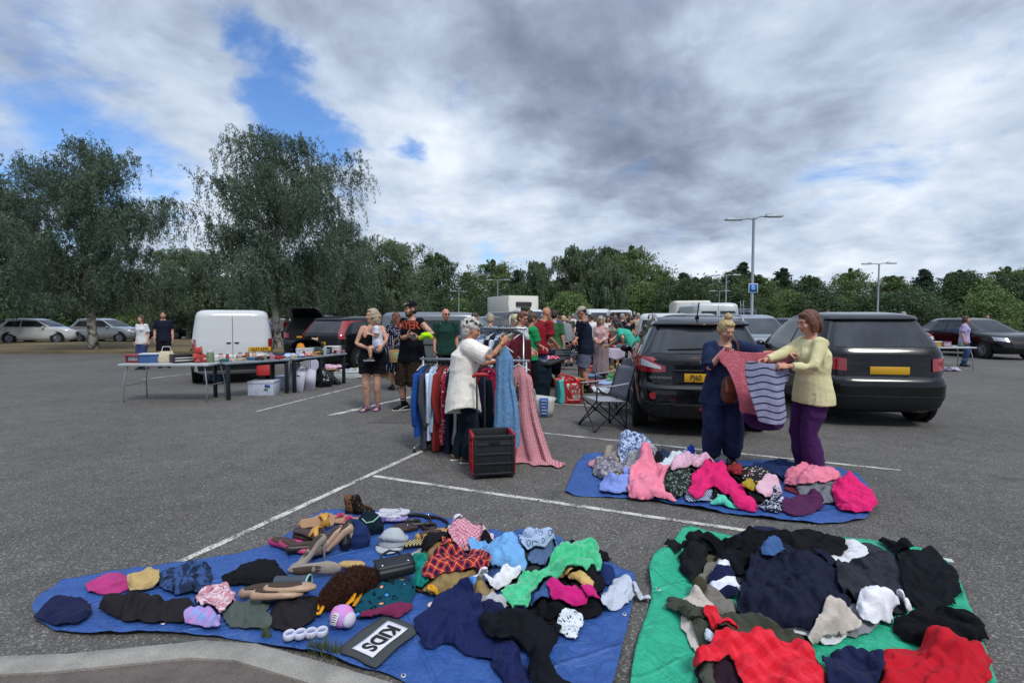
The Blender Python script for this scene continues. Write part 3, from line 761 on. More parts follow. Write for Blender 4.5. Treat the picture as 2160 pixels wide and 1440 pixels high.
def garment(name,label,cat,px,m,group=None,thick=.005,sub=1,arms=None,**kw):
 g,X=drape(px,**kw)
 o=cloth_obj(name,X,g.faces,g.uv,m,None,sub,thick);tag(o,label,cat,group)
 hf_put(X[:,0],X[:,1],X[:,2]+thick,1)
 rr=random.Random(GSEED[0]*7);n=arms if arms is not None else(1 if cat in SLV and rr.random()<.8 else 0)
 c=X[:,:2].mean(0);rad=float(np.abs(X[:,:2]-c).max())
 for k in range(n):
  a=rr.uniform(0,6.28);i=int(np.argmax((X[:,0]-c[0])*math.cos(a)+(X[:,1]-c[1])*math.sin(a)));p=X[i,:2]*.85+c*.15
  L=min(.26,max(.10,rad*rr.uniform(.6,.95)));w=L*rr.uniform(.22,.30);d=a+rr.uniform(-.9,.9);bend=rr.uniform(-.9,.9);l=[];r=[]
  q=np.array(p)
  for j in range(5):
   dd=d+bend*j/4;u=np.array([math.cos(dd),math.sin(dd)]);v=np.array([-u[1],u[0]]);ww=w*(1.1-.09*j);l.append(q+v*ww);r.append(q-v*ww);q=q+u*L/4
  g2,X2=drape(l+r[::-1],world_=True,squeeze=.86,puff=.035,sp=.010)
  cloth_obj('sleeve',X2,g2 .faces,g2 .uv+.3,m,o,sub,thick);hf_put(X2[:,0],X2[:,1],X2[:,2]+thick,1)
 return o
FILL=[('black','#17171b'),('navy','#1c2140'),('charcoal','#33353b'),('stone','#a59c8c'),('white','#cfcfd4'),('dusty pink','#b9808c'),('denim blue','#3d5b8a'),('olive','#4f4d3a'),('burgundy','#5d1f30'),('pale blue','#93a9c8'),('brown','#4f3b2c'),('grey','#7b7d83'),('plum','#43284a'),('cream','#c4b99f')]
def fill(where,region,n,cols,sx,sy,seed,**kw):
 """garments that lie at the bottom of a heap and show between the others"""
 rr=random.Random(seed);P=np.array(region,float);lo,hi=P.min(0),P.max(0);k=0;cats=('top','trousers','skirt','cloth')
 while k<n:
  x,y=rr.uniform(lo[0],hi[0]),rr.uniform(lo[1],hi[1])
  if not inside(P,np.array([x]),np.array([y]))[0]:continue
  nm,c=FILL[cols[k%len(cols)]];cat=cats[(k//len(cols)+k)%4];r0=rr.uniform(0,6)
  px=[(x+sx*rr.uniform(.6,1.15)*math.cos(a+r0),y+sy*rr.uniform(.6,1.15)*math.sin(a+r0))for a in[i*.785 for i in range(8)]]
  garment(cat if cat!='cloth' else 'garment',nm+' '+cat+' lying underneath the others in the '+where+' heap',cat,px,FB('fill_'+nm.replace(' ','_'),c),'garments at the bottom of the '+where+' heap',squeeze=rr.uniform(.84,.9),puff=rr.uniform(.0,.02),arms=0,fold=.5,**kw);k+=1
def tarp(name,label,px,m,sp=.03,folds=(),crease=.0065,seed=1,lift=(),world_=False):
 P=np.array([tuple(gp(x,y,.006)[:2])for x,y in px]);P=smooth_poly(P,1);g=PolyGrid(P,sp,.45)
 x,y=g.xy[:,0],g.xy[:,1];q=np.column_stack([x,y,np.full(g.n,seed*3.1)])
 wq=q*1.6+np.column_stack([fbm(q*2,seed),fbm(q*2+7,seed),0*x])*.35
 rid=(1-np.abs(fbm(wq*1.7,seed+2,2)))**6;rid2=(1-np.abs(fbm(wq*4.5+3,seed+5,2)))**7
 z=.006+crease*(1.6*rid+1.5*rid2+1.6*fbm(q*3,seed+4,3)+.5*fbm(q*14,seed+14,2))+crease
 for(ax,ay),(bx_,by_),h,wd in folds:
  a=np.array(gp(ax,ay)[:2]);b=np.array(gp(bx_,by_)[:2]);e=b-a;L=np.hypot(*e);t=np.clip(((x-a[0])*e[0]+(y-a[1])*e[1])/L**2,0,1)
  d=np.hypot(x-a[0]-t*e[0],y-a[1]-t*e[1])+.02*fbm(q*5,seed+8,2);z=z+h*np.exp(-(d/wd)**2)*np.sin(np.clip(t,.02,.98)*math.pi)**.5
 z=z+np.exp(-g.d/.05)*np.clip(fbm(q*2.6,seed+11,2),0,1)*.035
 z=np.maximum(z,.0045+.001*vnoise(q*20));X=np.column_stack([x,y,z])
 o=cloth_obj(name,X,g.faces,g.uv,m,None,1,.003);tag(o,label,'tarpaulin');hf_put(x,y,z+.002,2);return o,g,X
def tarp_mat(name,c,c2,line=None):
 m=bpy.data.materials.new(name);m.use_nodes=True;t=NT(m.node_tree);b=t.n['Principled BSDF']
 tc=t.new('ShaderNodeTexCoord');co=tc.outputs['Object'];uv=tc.outputs['UV']
 k=t.mix(t.noise(co,3.2,6,.7),C4(c),C4(c2));k=t.mix(1.0,k,t.ramp(t.noise(co,14,5,.7,.6),[(.3,(.84,)*3),(.7,(1.14,)*3)]),'MULTIPLY')
 k=t.mix(t.map(t.noise(t.vmath('ADD',co,(4,9,0)),6,7,.75,1.0),.56,.8,0,.28),k,(.22,.28,.40,1)if not line else(.2,.5,.36,1))
 if line:
  s3=t.new('ShaderNodeSeparateXYZ');t.l.new(uv,s3 .inputs[0])
  ln=t.math('LESS_THAN',t.math('FRACT',t.math('MULTIPLY',s3 .outputs[0],9)),.1);k=t.mix(t.math('MULTIPLY',ln,.35),k,C4(line))
 t.put(b.inputs['Base Color'],k);b.inputs['Roughness'].default_value=.42 if not line else.55;b.inputs['Specular IOR Level'].default_value=.45
 s3=t.new('ShaderNodeSeparateXYZ');t.l.new(uv,s3 .inputs[0])
 wv=t.math('ADD',t.math('SINE',t.math('MULTIPLY',s3 .outputs[0],1800)),t.math('SINE',t.math('MULTIPLY',s3 .outputs[1],1800)))
 fl=t.math('MINIMUM',t.math('ABSOLUTE',t.math('SUBTRACT',t.math('FRACT',t.math('MULTIPLY',s3 .outputs[0],1.9)),.5)),t.math('ABSOLUTE',t.math('SUBTRACT',t.math('FRACT',t.math('MULTIPLY',s3 .outputs[1],1.9)),.5)))
 fold=t.map(fl,0,.035,1.3,0,True);r_=t.math('ABSOLUTE',t.math('SUBTRACT',t.noise(co,6,4,.55,1.2),.5))
 h=t.math('ADD',t.math('ADD',t.math('MULTIPLY',t.noise(co,11,6,.65,.8),2.2),t.math('MULTIPLY',r_,-5)),t.math('ADD',fold,t.math('MULTIPLY',wv,.03)));t.put(b.inputs['Normal'],t.bump(h,.6,.015));return m
M_TB=tarp_mat('blue_tarpaulin','#234a8c','#385fa2');M_TG=tarp_mat('green_tarpaulin','#149a75','#2fb38c','#0e8a62')
M_EYE=mat('eyelet_metal','#c9cdd2',.35,.6)
def eyelet(parent,px,py):
 p=gp(px,py);z=hf_at(p.x,p.y,.02);b=MB();b.tube([(p.x,p.y,z),(p.x,p.y,z+.003)],[.013,.011],14,round_=False)
 o=b.build('eyelet',M_EYE,parent,autosmooth=40);b=MB();b.tube([(p.x,p.y,z+.003),(p.x,p.y,z+.0042)],[.006,.006],10,round_=False);b.build('eyelet_hole',mat('hole_black','#101010',.9),o)
def tarps():
 big=[(690,1076),(760,1082),(905,1087),(965,1102),(1040,1124),(1105,1136),(1200,1158),(1270,1178),(1338,1212),(1341,1238),(1325,1320),(1305,1400),(1288,1475),(1120,1520),(905,1470),(820,1420),(740,1408),(690,1385),(600,1370),(540,1356),(470,1345),(330,1335),(210,1342),(90,1330),(60,1270),(150,1218),(330,1196),(480,1178),(545,1162),(600,1132),(655,1095)]
 t,g,X=tarp('tarpaulin','large blue tarpaulin in front, covered with shoes, bags and crumpled clothes',big,M_TB,.028,[((1240,1190),(1330,1225),.05,.035),((780,1080),(960,1105),.02,.03),((620,1240),(760,1330),.012,.04),((700,1310),(640,1400),.014,.03),((900,1380),(930,1440),.014,.03),((1200,1330),(1190,1430),.01,.05),((980,1380),(1060,1440),.012,.03),((1300,1290),(1150,1430),.008,.03),((1080,1128),(1200,1160),.03,.03)],seed=3)
 for p in((1317,1303),(851,1431),(345,1325)):eyelet(t,*p)
 mid=[(1222,965),(1262,963),(1330,958),(1400,960),(1480,968),(1560,975),(1640,974),(1760,985),(1830,1010),(1850,1090),(1760,1108),(1640,1098),(1560,1088),(1480,1076),(1400,1062),(1370,1054),(1290,1049),(1188,1045),(1200,1015)]
 t,g,X=tarp('tarpaulin','blue tarpaulin heaped with clothes at the feet of the woman in navy',mid,M_TB,.035,[((1225,968),(1290,966),.05,.06)],seed=7)
 gr=[(1450,1117),(1490,1122),(1560,1135),(1700,1128),(1860,1140),(1990,1172),(2040,1260),(2090,1400),(2120,1520),(1700,1560),(1326,1480),(1335,1400),(1352,1330),(1378,1258),(1368,1215),(1372,1180),(1408,1158)]
 t,g,X=tarp('tarpaulin','bright green tarpaulin at the right under dark clothes',gr,M_TG,.03,[((1385,1180),(1480,1150),.06,.04),((1378,1258),(1430,1280),.04,.03),((1400,1300),(1360,1440),.012,.03),((1440,1330),(1420,1440),.01,.03),((1380,1200),(1372,1240),.04,.03)],crease=.006,seed=12)
 eyelet(t,1389,1263)
tarps()
print('tarps',round(time.time()-T0,1))
FB=lambda n,c,*a,**k:fabric(n,c,*a,**k)
def clothes_front():
 G=garment
 cl='garment'
 fill('front',[(880,1150),(1000,1115),(1240,1165),(1290,1230),(1240,1310),(1150,1330),(960,1300),(880,1250)],16,(0,1,2,10,6,0,4,7,3),62,26,3)
 G('trousers','black trousers along the far edge of the front blue tarpaulin','trousers',[(1175,1165),(1210,1148),(1270,1165),(1290,1185),(1220,1200),(1180,1190)],FB('black_cotton','#17171b'),squeeze=.85,puff=.06)
 G('jacket','black jacket spread under the pink top on the right of the heap','jacket',[(1140,1262),(1180,1228),(1240,1230),(1270,1262),(1274,1300),(1200,1305),(1175,1318),(1140,1308)],FB('black_fleece','#121216'),squeeze=.88,puff=.04)
 G('jeans','blue jeans leg folded next to the pink top','jeans',[(1125,1260),(1150,1240),(1172,1252),(1150,1285),(1118,1282)],FB('denim_mid','#3d5b8a'),squeeze=.9,puff=.03)
 G('trousers','khaki trousers twisted through the middle of the heap','trousers',[(890,1248),(920,1222),(975,1203),(1010,1215),(1022,1245),(1075,1275),(1068,1285),(1010,1262),(965,1250),(920,1262)],FB('khaki_cotton','#8b7750'),squeeze=.8,puff=.05)
 G('coat','khaki hooded coat with dark lining behind the red tartan','coat',[(895,1172),(925,1152),(960,1153),(965,1172),(945,1188),(900,1195)],FB('khaki_coat','#80694a'),squeeze=.82,puff=.10)
 G('cap','black and red padded garment behind the khaki coat','garment',[(880,1168),(905,1140),(950,1136),(962,1152),(920,1160),(892,1178)],FB('black_red','#1d1d22'),squeeze=.85,puff=.09)
 G('tee_shirt','white top with black lettering behind the gingham','top',[(935,1118),(975,1108),(1018,1120),(1042,1138),(1000,1150),(950,1140)],FB('white_letters','#d9cfd6','floral','#d9cfd6','#2a2a30',22),squeeze=.82,puff=.05)
 G('blouse','pink and white gingham blouse at the back of the heap','blouse',[(945,1130),(980,1112),(1012,1122),(1022,1145),(1000,1170),(965,1162),(950,1150)],FB('pink_gingham','#d9aab5','gingham','#a4566c',scale=60),squeeze=.8,puff=.08)
 G('top','pale pink ribbed top trailing right of the gingham blouse','top',[(1008,1122),(1040,1135),(1042,1146),(1015,1148)],FB('pale_pink','#d6b3c2'),squeeze=.85,puff=.03)
 G('skirt','black skirt under the patterned sun hat','skirt',[(1010,1140),(1055,1140),(1100,1165),(1060,1175),(1020,1160)],FB('black_cotton','#17171b'),squeeze=.85,puff=.03)
 G('dress','teal green satin dress at the left of the heap','dress',[(862,1180),(885,1168),(905,1190),(905,1235),(888,1250),(862,1240),(880,1212)],FB('teal_satin','#0d7f70',rough=.5),squeeze=.78,puff=.05)
 G('tee_shirt','sky blue tee shirt printed with dark letters','tee shirt',[(982,1150),(1010,1142),(1045,1155),(1075,1155),(1092,1150),(1110,1178),(1112,1212),(1070,1218),(1030,1200),(1000,1178)],FB('sky_blue','#6fa3d3'),squeeze=.86,puff=.07)
 G('shirt','red tartan shirt lying across the khaki coat','shirt',[(888,1222),(905,1182),(955,1170),(990,1163),(1040,1200),(1038,1212),(985,1215),(940,1222),(905,1238)],FB('red_tartan','#b3242f','tartan','#c9b36a','#1d1c3a',24),squeeze=.86,puff=.09)
 G('top','crumpled white top in the middle of the heap','top',[(1018,1228),(1040,1215),(1060,1200),(1075,1212),(1100,1212),(1095,1230),(1065,1245),(1020,1242)],FB('white_cotton','#dcdbe2'),squeeze=.8,puff=.05)
 G('scarf','patch of cornflower blue cloth between the khaki legs','cloth',[(980,1238),(1008,1235),(1012,1248),(998,1262),(975,1250)],FB('cornflower','#4f86cd'),squeeze=.9,puff=.03)
 G('shorts','folded denim shorts below the patterned sun hat','shorts',[(1112,1190),(1130,1172),(1168,1165),(1175,1180),(1150,1200),(1118,1205)],FB('denim_grey','#51678b'),squeeze=.86,puff=.08)
 G('sun_hat','blue and white patterned sun hat on top of the denim shorts','hat',[(1092,1165),(1098,1142),(1130,1132),(1160,1137),(1176,1162),(1165,1178),(1135,1180),(1110,1175)],FB('hat_print','#9fb0cb','leopard','#4a5c86','#aebbd0',30),squeeze=.9,puff=.13)
 G('trousers','navy tracksuit trousers at the far right corner of the front blue tarpaulin','trousers',[(1255,1190),(1285,1198),(1305,1225),(1280,1240),(1258,1222)],FB('navy_track','#1c2c5a'),squeeze=.85,puff=.04)
 G('skirt','black skirt below the green towel on the right','skirt',[(1205,1225),(1260,1212),(1275,1245),(1250,1262),(1210,1250)],FB('black_cotton','#17171b'),squeeze=.85,puff=.05)
 G('sleeve_top','mustard yellow sleeve poking out under the green towel','top',[(1200,1232),(1215,1222),(1255,1240),(1245,1262),(1225,1250)],FB('mustard','#c3a465'),squeeze=.92,puff=.06)
 G('towel','bright green bath towel draped over the heap','towel',[(1055,1258),(1080,1235),(1120,1210),(1160,1195),(1155,1178),(1190,1163),(1245,1162),(1268,1188),(1262,1215),(1225,1222),(1195,1225),(1180,1232),(1150,1240),(1125,1265),(1105,1295)],FB('green_towel','#35a673','mottle','#4bbd88',scale=30,sheen=.5),squeeze=.84,puff=.10,thick=.008)
 G('tee_shirt','hot pink velour top on the right of the heap','top',[(1158,1240),(1175,1232),(1205,1245),(1240,1265),(1232,1285),(1200,1292),(1168,1285),(1160,1262)],FB('hot_pink','#bf1f72',sheen=.08),squeeze=.8,puff=.07)
 G('top','pale grey crumpled top at the right edge of the front tarpaulin','top',[(1262,1262),(1285,1240),(1315,1228),(1345,1248),(1325,1270),(1310,1285),(1282,1288)],FB('pale_grey','#b4bac6'),squeeze=.76,puff=.06)
 G('babygrow','white speckled baby top below the hot pink top','baby top',[(1170,1320),(1178,1298),(1205,1290),(1232,1302),(1222,1320),(1218,1352),(1185,1345)],FB('white_specks','#cfd6da','spots','#4b4b52','#8a94a0',55),squeeze=.82,puff=.04)
 G('top','grey and white top half under the navy anorak','top',[(1000,1285),(1020,1265),(1060,1272),(1075,1285),(1045,1295)],FB('grey_knit','#a9a9ae'),squeeze=.85,puff=.03)
 G('sock','single yellow and brown patterned sock by the anorak','sock',[(902,1248),(922,1245),(935,1256),(928,1266),(908,1262)],FB('yellow_sock','#d29a2a','floral','#d29a2a','#5d2a1c',40),squeeze=.9,puff=.025,sp=.01)
 G('top','pale beige cloth end by the yellow sock','cloth',[(898,1282),(920,1268),(935,1262),(932,1276),(908,1285)],FB('pale_beige','#cdbdb2'),squeeze=.9,puff=.03,sp=.012)
 G('trousers','navy trousers under the anorak','trousers',[(1005,1290),(1060,1285),(1110,1292),(1095,1312),(1030,1312)],FB('navy_dark','#1c2140'),squeeze=.86,puff=.03)
 G('anorak','large dark navy anorak with a raised hood','anorak',[(880,1315),(890,1300),(920,1275),(940,1245),(985,1240),(1010,1262),(1020,1278),(1010,1300),(1030,1320),(1060,1350),(1092,1372),(1085,1404),(1030,1392),(985,1385),(940,1360),(905,1370),(885,1345)],FB('navy_anorak','#161f4a',rough=.6),squeeze=.84,puff=.07)
 G('jumper','black hooded jumper with a sleeve stretched toward the camera','jumper',[(1008,1315),(1040,1305),(1110,1308),(1155,1315),(1182,1335),(1172,1352),(1160,1375),(1165,1400),(1148,1425),(1128,1420),(1118,1390),(1128,1370),(1085,1372),(1040,1358)],FB('black_jersey','#14171c',sheen=.08),squeeze=.84,puff=.07)
 G('purse_cloth','pale beige cloth pouch behind the blue spotted bag','pouch',[(786,1222),(805,1206),(850,1212),(858,1225),(830,1232),(795,1238)],FB('beige_suede','#c5b4aa'),squeeze=.93,puff=.04)
 G('trousers','folded black trousers with a zip at the left of the front tarpaulin','trousers',[(560,1300),(600,1266),(640,1266),(682,1275),(672,1302),(635,1330),(600,1338),(575,1325)],FB('soft_black','#252225'),squeeze=.9,puff=.05)
 G('jacket','olive grey jacket sleeve at the left of the folded black trousers','jacket',[(470,1290),(540,1272),(566,1275),(560,1300),(575,1330),(540,1330),(480,1322)],FB('olive_grey','#4c5550'),squeeze=.88,puff=.03)
 G('bag','soft black felt hat lying left of the beige flat shoes','hat',[(470,1215),(520,1188),(560,1183),(600,1200),(606,1220),(580,1238),(530,1238),(480,1235)],FB('black_felt','#18181d',sheen=.08),squeeze=.93,puff=.12)
 G('dress','dark printed blue wrap at the left end of the front tarpaulin','wrap',[(330,1215),(400,1195),(450,1212),(440,1250),(360,1258)],FB('dark_print','#223048','floral','#37507e','#141a28',18),squeeze=.82,puff=.08)
 G('top','deep pink vest at the left end of the front tarpaulin','vest',[(180,1232),(240,1214),(285,1228),(260,1250),(200,1252)],FB('deep_pink','#a93a74'),squeeze=.82,puff=.06)
 G('top','tan jersey at the left end of the front tarpaulin','jersey',[(270,1228),(320,1205),(345,1222),(310,1250),(282,1250)],FB('tan_jersey','#b39a68'),squeeze=.82,puff=.06)
 G('trousers','black leggings at the left end of the front tarpaulin','leggings',[(190,1290),(280,1262),(350,1272),(420,1282),(400,1312),(300,1318)],FB('soft_black','#252225'),squeeze=.85,puff=.06)
 G('scarf','lilac scarf beside the black leggings','scarf',[(380,1316),(420,1290),(460,1300),(470,1325),(420,1332)],FB('lilac','#b583bb','mottle','#7a9ad0',scale=20),squeeze=.8,puff=.05)
 G('spotted_bag','dark teal cloth bag printed with animal spots','bag',[(745,1300),(775,1240),(850,1228),(880,1228),(872,1262),(862,1280),(800,1296),(765,1306)],FB('teal_spots','#0d4757','blobs','#04222b',scale=24),squeeze=.965,puff=.07,amp=.008)
 G('lining','maroon lined flap at the front of the spotted bag','bag flap',[(748,1306),(800,1296),(858,1275),(862,1292),(838,1308),(808,1302),(770,1310)],FB('maroon','#6d2748'),squeeze=.93,puff=.05)
clothes_front()
print('front clothes',round(time.time()-T0,1))
def clothes_mid():
 G=garment;k=dict(sp=.019);fill('mid',[(1260,985),(1330,965),(1460,975),(1640,990),(1760,1020),(1700,1060),(1560,1050),(1400,1035),(1280,1020)],15,(0,2,9,5,1,4,0,11,8),48,16,5,sp=.02)
 G('sheet','dark denim blue cloth at the back of the mid heap','cloth',[(1385,960),(1400,956),(1445,970),(1400,985),(1360,985)],FB('denim_dark','#26364e'),squeeze=.85,puff=.12,**k)
 G('top','black top behind the mid heap','top',[(1290,955),(1330,935),(1390,960),(1400,985),(1320,985)],FB('black_cotton','#17171b'),squeeze=.85,puff=.17,**k)
 G('bag','beige canvas bag standing at the left back of the mid heap','bag',[(1270,965),(1280,948),(1310,945),(1318,968),(1300,985),(1280,982)],FB('beige_canvas','#8f8678'),squeeze=.88,puff=.22,**k)
 G('blouse','blue and white marbled blouse piled highest on the mid heap','blouse',[(1305,975),(1302,945),(1330,930),(1362,938),(1380,965),(1370,990),(1330,990)],FB('blue_marble','#a2b2cf','floral','#33466f','#d4dbe4',30),squeeze=.72,puff=.30,**k)
 G('blouse','light grey patterned blouse below the marbled one','blouse',[(1310,990),(1330,972),(1380,975),(1390,990),(1350,1005),(1315,1002)],FB('grey_print','#85878d','floral','#a5a6aa','#5b5d62',40),squeeze=.75,puff=.14,**k)
 G('dress','grey and brown floral dress at the left of the mid heap','dress',[(1252,985),(1280,975),(1310,985),(1320,1005),(1290,1015),(1258,1008)],FB('grey_floral','#8b8791','floral','#5b5a66','#b5aeb2',26),squeeze=.72,puff=.09,**k)
 G('skirt','black and cream zigzag skirt in front of the grey blouse','skirt',[(1275,1015),(1310,1000),(1340,1005),(1335,1025),(1300,1028)],FB('zigzag','#37363a','floral','#a29b86','#1d1d22',34),squeeze=.76,puff=.08,**k)
 G('shirt','periwinkle blue shirt on the near left of the mid heap','shirt',[(1262,1030),(1275,1012),(1300,1015),(1340,1020),(1332,1042),(1300,1044),(1270,1040)],FB('periwinkle','#7d90cd'),squeeze=.8,puff=.07,**k)
 G('top','white satin top at the back of the mid heap','top',[(1385,985),(1410,968),(1450,963),(1452,975),(1420,985),(1395,995)],FB('white_satin','#c5ced6',rough=.5),squeeze=.85,puff=.13,**k)
 G('top','royal blue top at the back of the mid heap','top',[(1438,968),(1460,958),(1470,970),(1450,978)],FB('royal_blue','#1c3a9a'),squeeze=.8,puff=.12,**k)
 G('skirt','black skirt in the middle of the mid heap','skirt',[(1380,1000),(1440,985),(1530,995),(1540,1030),(1400,1030)],FB('black_cotton','#17171b'),squeeze=.85,puff=.08,**k)
 G('blouse','black and white leafy blouse between the two pink garments','blouse',[(1395,1025),(1410,1000),(1450,995),(1470,1010),(1460,1040),(1430,1052),(1398,1045)],FB('leafy','#26302c','leopard','#8b978f','#1a211f',45),squeeze=.74,puff=.12,**k)
 G('blouse','black floral blouse under the hot pink dress','blouse',[(1450,1000),(1490,985),(1510,1000),(1480,1015)],FB('black_red_floral','#2a2326','spots','#b7405c','#b8b0a8',40),squeeze=.8,puff=.1,**k)
 G('blouse','pale pink speckled blouse lying across the mid heap','blouse',[(1412,995),(1430,985),(1465,970),(1500,968),(1510,978),(1498,990),(1450,1000),(1420,1000)],FB('pink_speckle','#c9a2b4','spots','#b183a0','#e2c6d2',60),squeeze=.8,puff=.16,**k)
 G('towelling_top','rose pink crumpled top in front of the mid heap','top',[(1322,1042),(1332,1010),(1335,985),(1380,980),(1408,998),(1402,1020),(1390,1040),(1420,1050),(1424,1062),(1390,1054),(1345,1054),(1328,1052)],FB('rose_pink','#dc7f95'),squeeze=.74,puff=.12,**k)
 G('skirt','blue and white striped skirt under the hot pink dress','skirt',[(1440,1052),(1460,1035),(1500,1038),(1500,1060),(1465,1062)],FB('blue_stripes','#a9b3cd','vstripe','#28304a',scale=60),squeeze=.85,puff=.05,**k)
 G('top','black and white spotted top beside the striped skirt','top',[(1500,1048),(1510,1035),(1545,1045),(1550,1062),(1515,1062)],FB('bw_spots','#1a1a1d','spots','#d8d8da','#1a1a1d',40),squeeze=.85,puff=.05,**k)
 G('top','mint green top at the near edge of the mid heap','top',[(1492,1062),(1510,1052),(1555,1068),(1565,1075),(1530,1072)],FB('mint','#58bfa3'),squeeze=.88,puff=.03,**k)
 G('dress','hot pink dress stretching diagonally toward the near edge','dress',[(1455,1035),(1462,1010),(1495,988),(1530,990),(1545,1015),(1575,1045),(1600,1078),(1565,1078),(1540,1060),(1510,1035),(1490,1040),(1482,1055),(1465,1052)],FB('fuchsia','#d02468'),squeeze=.84,puff=.14,**k)
 G('cloth','black cloth right of the hot pink dress','cloth',[(1535,995),(1570,990),(1620,1010),(1640,1050),(1600,1062),(1560,1030)],FB('black_cotton','#17171b'),squeeze=.85,puff=.1,**k)
 G('scarf','red and black snake patterned scarf by the sandals','scarf',[(1532,995),(1550,988),(1570,1000),(1560,1012),(1545,1008)],FB('red_snake','#8e2a2f','leopard','#231a1a','#5b2020',40),squeeze=.85,puff=.12,**k)
 G('dress','black dress with white and red flowers right of the snake scarf','dress',[(1562,1010),(1590,1000),(1640,1010),(1650,1030),(1600,1028),(1570,1030)],FB('flower_dress','#29272a','spots','#c9c3bf','#a8473f',42),squeeze=.8,puff=.12,**k)
 G('top','mustard top on the right of the mid heap','top',[(1562,1035),(1585,1024),(1600,1035),(1590,1046)],FB('mustard_dark','#a18a2f'),squeeze=.85,puff=.1,**k)
 G('top','pale pink vest on the right of the mid heap','vest',[(1595,1045),(1598,1025),(1640,1018),(1655,1050),(1620,1058)],FB('vest_pink','#cfa9b6'),squeeze=.85,puff=.1,**k)
 G('top','navy and white swirl top at the near right of the mid heap','top',[(1602,1072),(1615,1055),(1650,1052),(1660,1078),(1630,1086)],FB('swirl','#1a1d30','floral','#b5bccb','#1a1d30',26),squeeze=.8,puff=.07,**k)
 G('jeans','dark blue jeans at the right back of the mid heap','jeans',[(1575,985),(1640,978),(1720,990),(1700,1010),(1620,1005)],FB('denim_dark2','#1d2f57'),squeeze=.85,puff=.09,**k)
 G('jumper','grey jumper at the far right of the mid heap','jumper',[(1680,1020),(1740,1005),(1800,1020),(1790,1060),(1700,1062)],FB('jumper_grey','#6c6e76'),squeeze=.8,puff=.12,**k)
 G('skirt','plum coloured skirt beside the grey jumper','skirt',[(1650,1060),(1700,1045),(1745,1070),(1700,1090),(1655,1085)],FB('plum','#4c2447'),squeeze=.8,puff=.07,**k)
clothes_mid()
print('mid clothes',round(time.time()-T0,1))
def clothes_right():
 G=garment;fill('right',[(1500,1175),(1570,1145),(1700,1150),(1980,1190),(2000,1300),(1900,1360),(1700,1350),(1540,1300)],16,(0,1,2,0,11,7,4,1,10),80,36,9)
 G('trousers','black trousers at the back left of the green tarpaulin','trousers',[(1440,1160),(1450,1138),(1480,1137),(1515,1152),(1520,1175),(1480,1170),(1445,1172)],FB('black_cotton','#17171b'),squeeze=.84,puff=.09)
 G('jumper','folded black jumper in front of the black trousers','jumper',[(1430,1205),(1432,1170),(1460,1160),(1490,1170),(1500,1190),(1480,1225),(1458,1232)],FB('black_knit','#1b1c20',sheen=.08),squeeze=.9,puff=.09)
 G('sock','balled white sock among the black clothes','sock',[(1524,1160),(1530,1150),(1545,1150),(1548,1168),(1530,1172)],FB('white_cotton','#dcdbe2'),squeeze=.8,puff=.06,sp=.01)
 G('coat','big black coat heaped at the back of the green tarpaulin','coat',[(1540,1190),(1548,1150),(1575,1120),(1600,1130),(1640,1132),(1680,1150),(1640,1185),(1580,1200)],FB('black_coat','#111115',sheen=.06),squeeze=.85,puff=.20)
 G('trousers','black cloth strip between the folded jumper and the coat','trousers',[(1500,1180),(1530,1170),(1575,1195),(1580,1220),(1540,1215)],FB('black_jersey','#14171c'),squeeze=.85,puff=.1)
 G('shirt','olive grey shirt under the striped polo','shirt',[(1478,1215),(1490,1192),(1520,1190),(1530,1210),(1500,1240),(1480,1232)],FB('olive_shirt','#6d6a60'),squeeze=.78,puff=.09)
 G('polo_shirt','navy and white striped rugby shirt in the middle of the dark heap','shirt',[(1485,1240),(1500,1210),(1525,1195),(1545,1205),(1550,1235),(1565,1240),(1560,1262),(1530,1268),(1500,1262)],FB('rugby','#d5d6df','stripe','#1a2040',scale=8),squeeze=.84,puff=.12)
 G('shorts','taupe shorts under the rugby shirt','shorts',[(1460,1250),(1480,1240),(1520,1265),(1560,1272),(1555,1300),(1510,1295),(1480,1275)],FB('taupe','#77716a'),squeeze=.82,puff=.06)
 G('top','bottle green cloth corner left of the taupe shorts','cloth',[(1456,1250),(1480,1236),(1495,1250),(1475,1268)],FB('bottle_green','#3b3a28'),squeeze=.85,puff=.05)
 G('jacket','large dark navy jacket draped down the right heap','jacket',[(1555,1270),(1565,1220),(1590,1190),(1620,1160),(1690,1170),(1760,1210),(1800,1300),(1740,1345),(1640,1340),(1590,1320),(1560,1300)],FB('navy_jacket','#191d30',rough=.7),squeeze=.86,puff=.22)
 G('jumper','charcoal jumper at the right side of the dark heap','jumper',[(1760,1190),(1850,1180),(1930,1230),(1920,1290),(1820,1300),(1770,1250)],FB('charcoal','#2c2e36'),squeeze=.84,puff=.16)
 G('shirt','white shirt beside the charcoal jumper','shirt',[(1800,1285),(1850,1262),(1900,1280),(1890,1320),(1830,1325)],FB('white_cotton','#dcdbe2'),squeeze=.8,puff=.07)
 G('trousers','cream trousers with one leg pointing to the lower left','trousers',[(1436,1262),(1462,1252),(1475,1254),(1512,1290),(1514,1302),(1482,1310),(1476,1340),(1482,1360),(1470,1388),(1440,1335),(1436,1318),(1442,1300)],FB('cream_cotton','#b9b0a6'),squeeze=.95,puff=.04,amp=.008)
 G('jacket','olive green jacket with a pale lining','jacket',[(1470,1315),(1510,1305),(1560,1302),(1620,1340),(1720,1350),(1700,1400),(1600,1395),(1520,1380),(1500,1392),(1478,1372)],FB('olive_jacket','#3f4238'),squeeze=.9,puff=.09)
 G('vest','white vest showing inside the olive jacket','vest',[(1488,1332),(1500,1340),(1520,1355),(1510,1368),(1494,1366)],FB('white_satin','#c5ced6'),squeeze=.9,puff=.10)
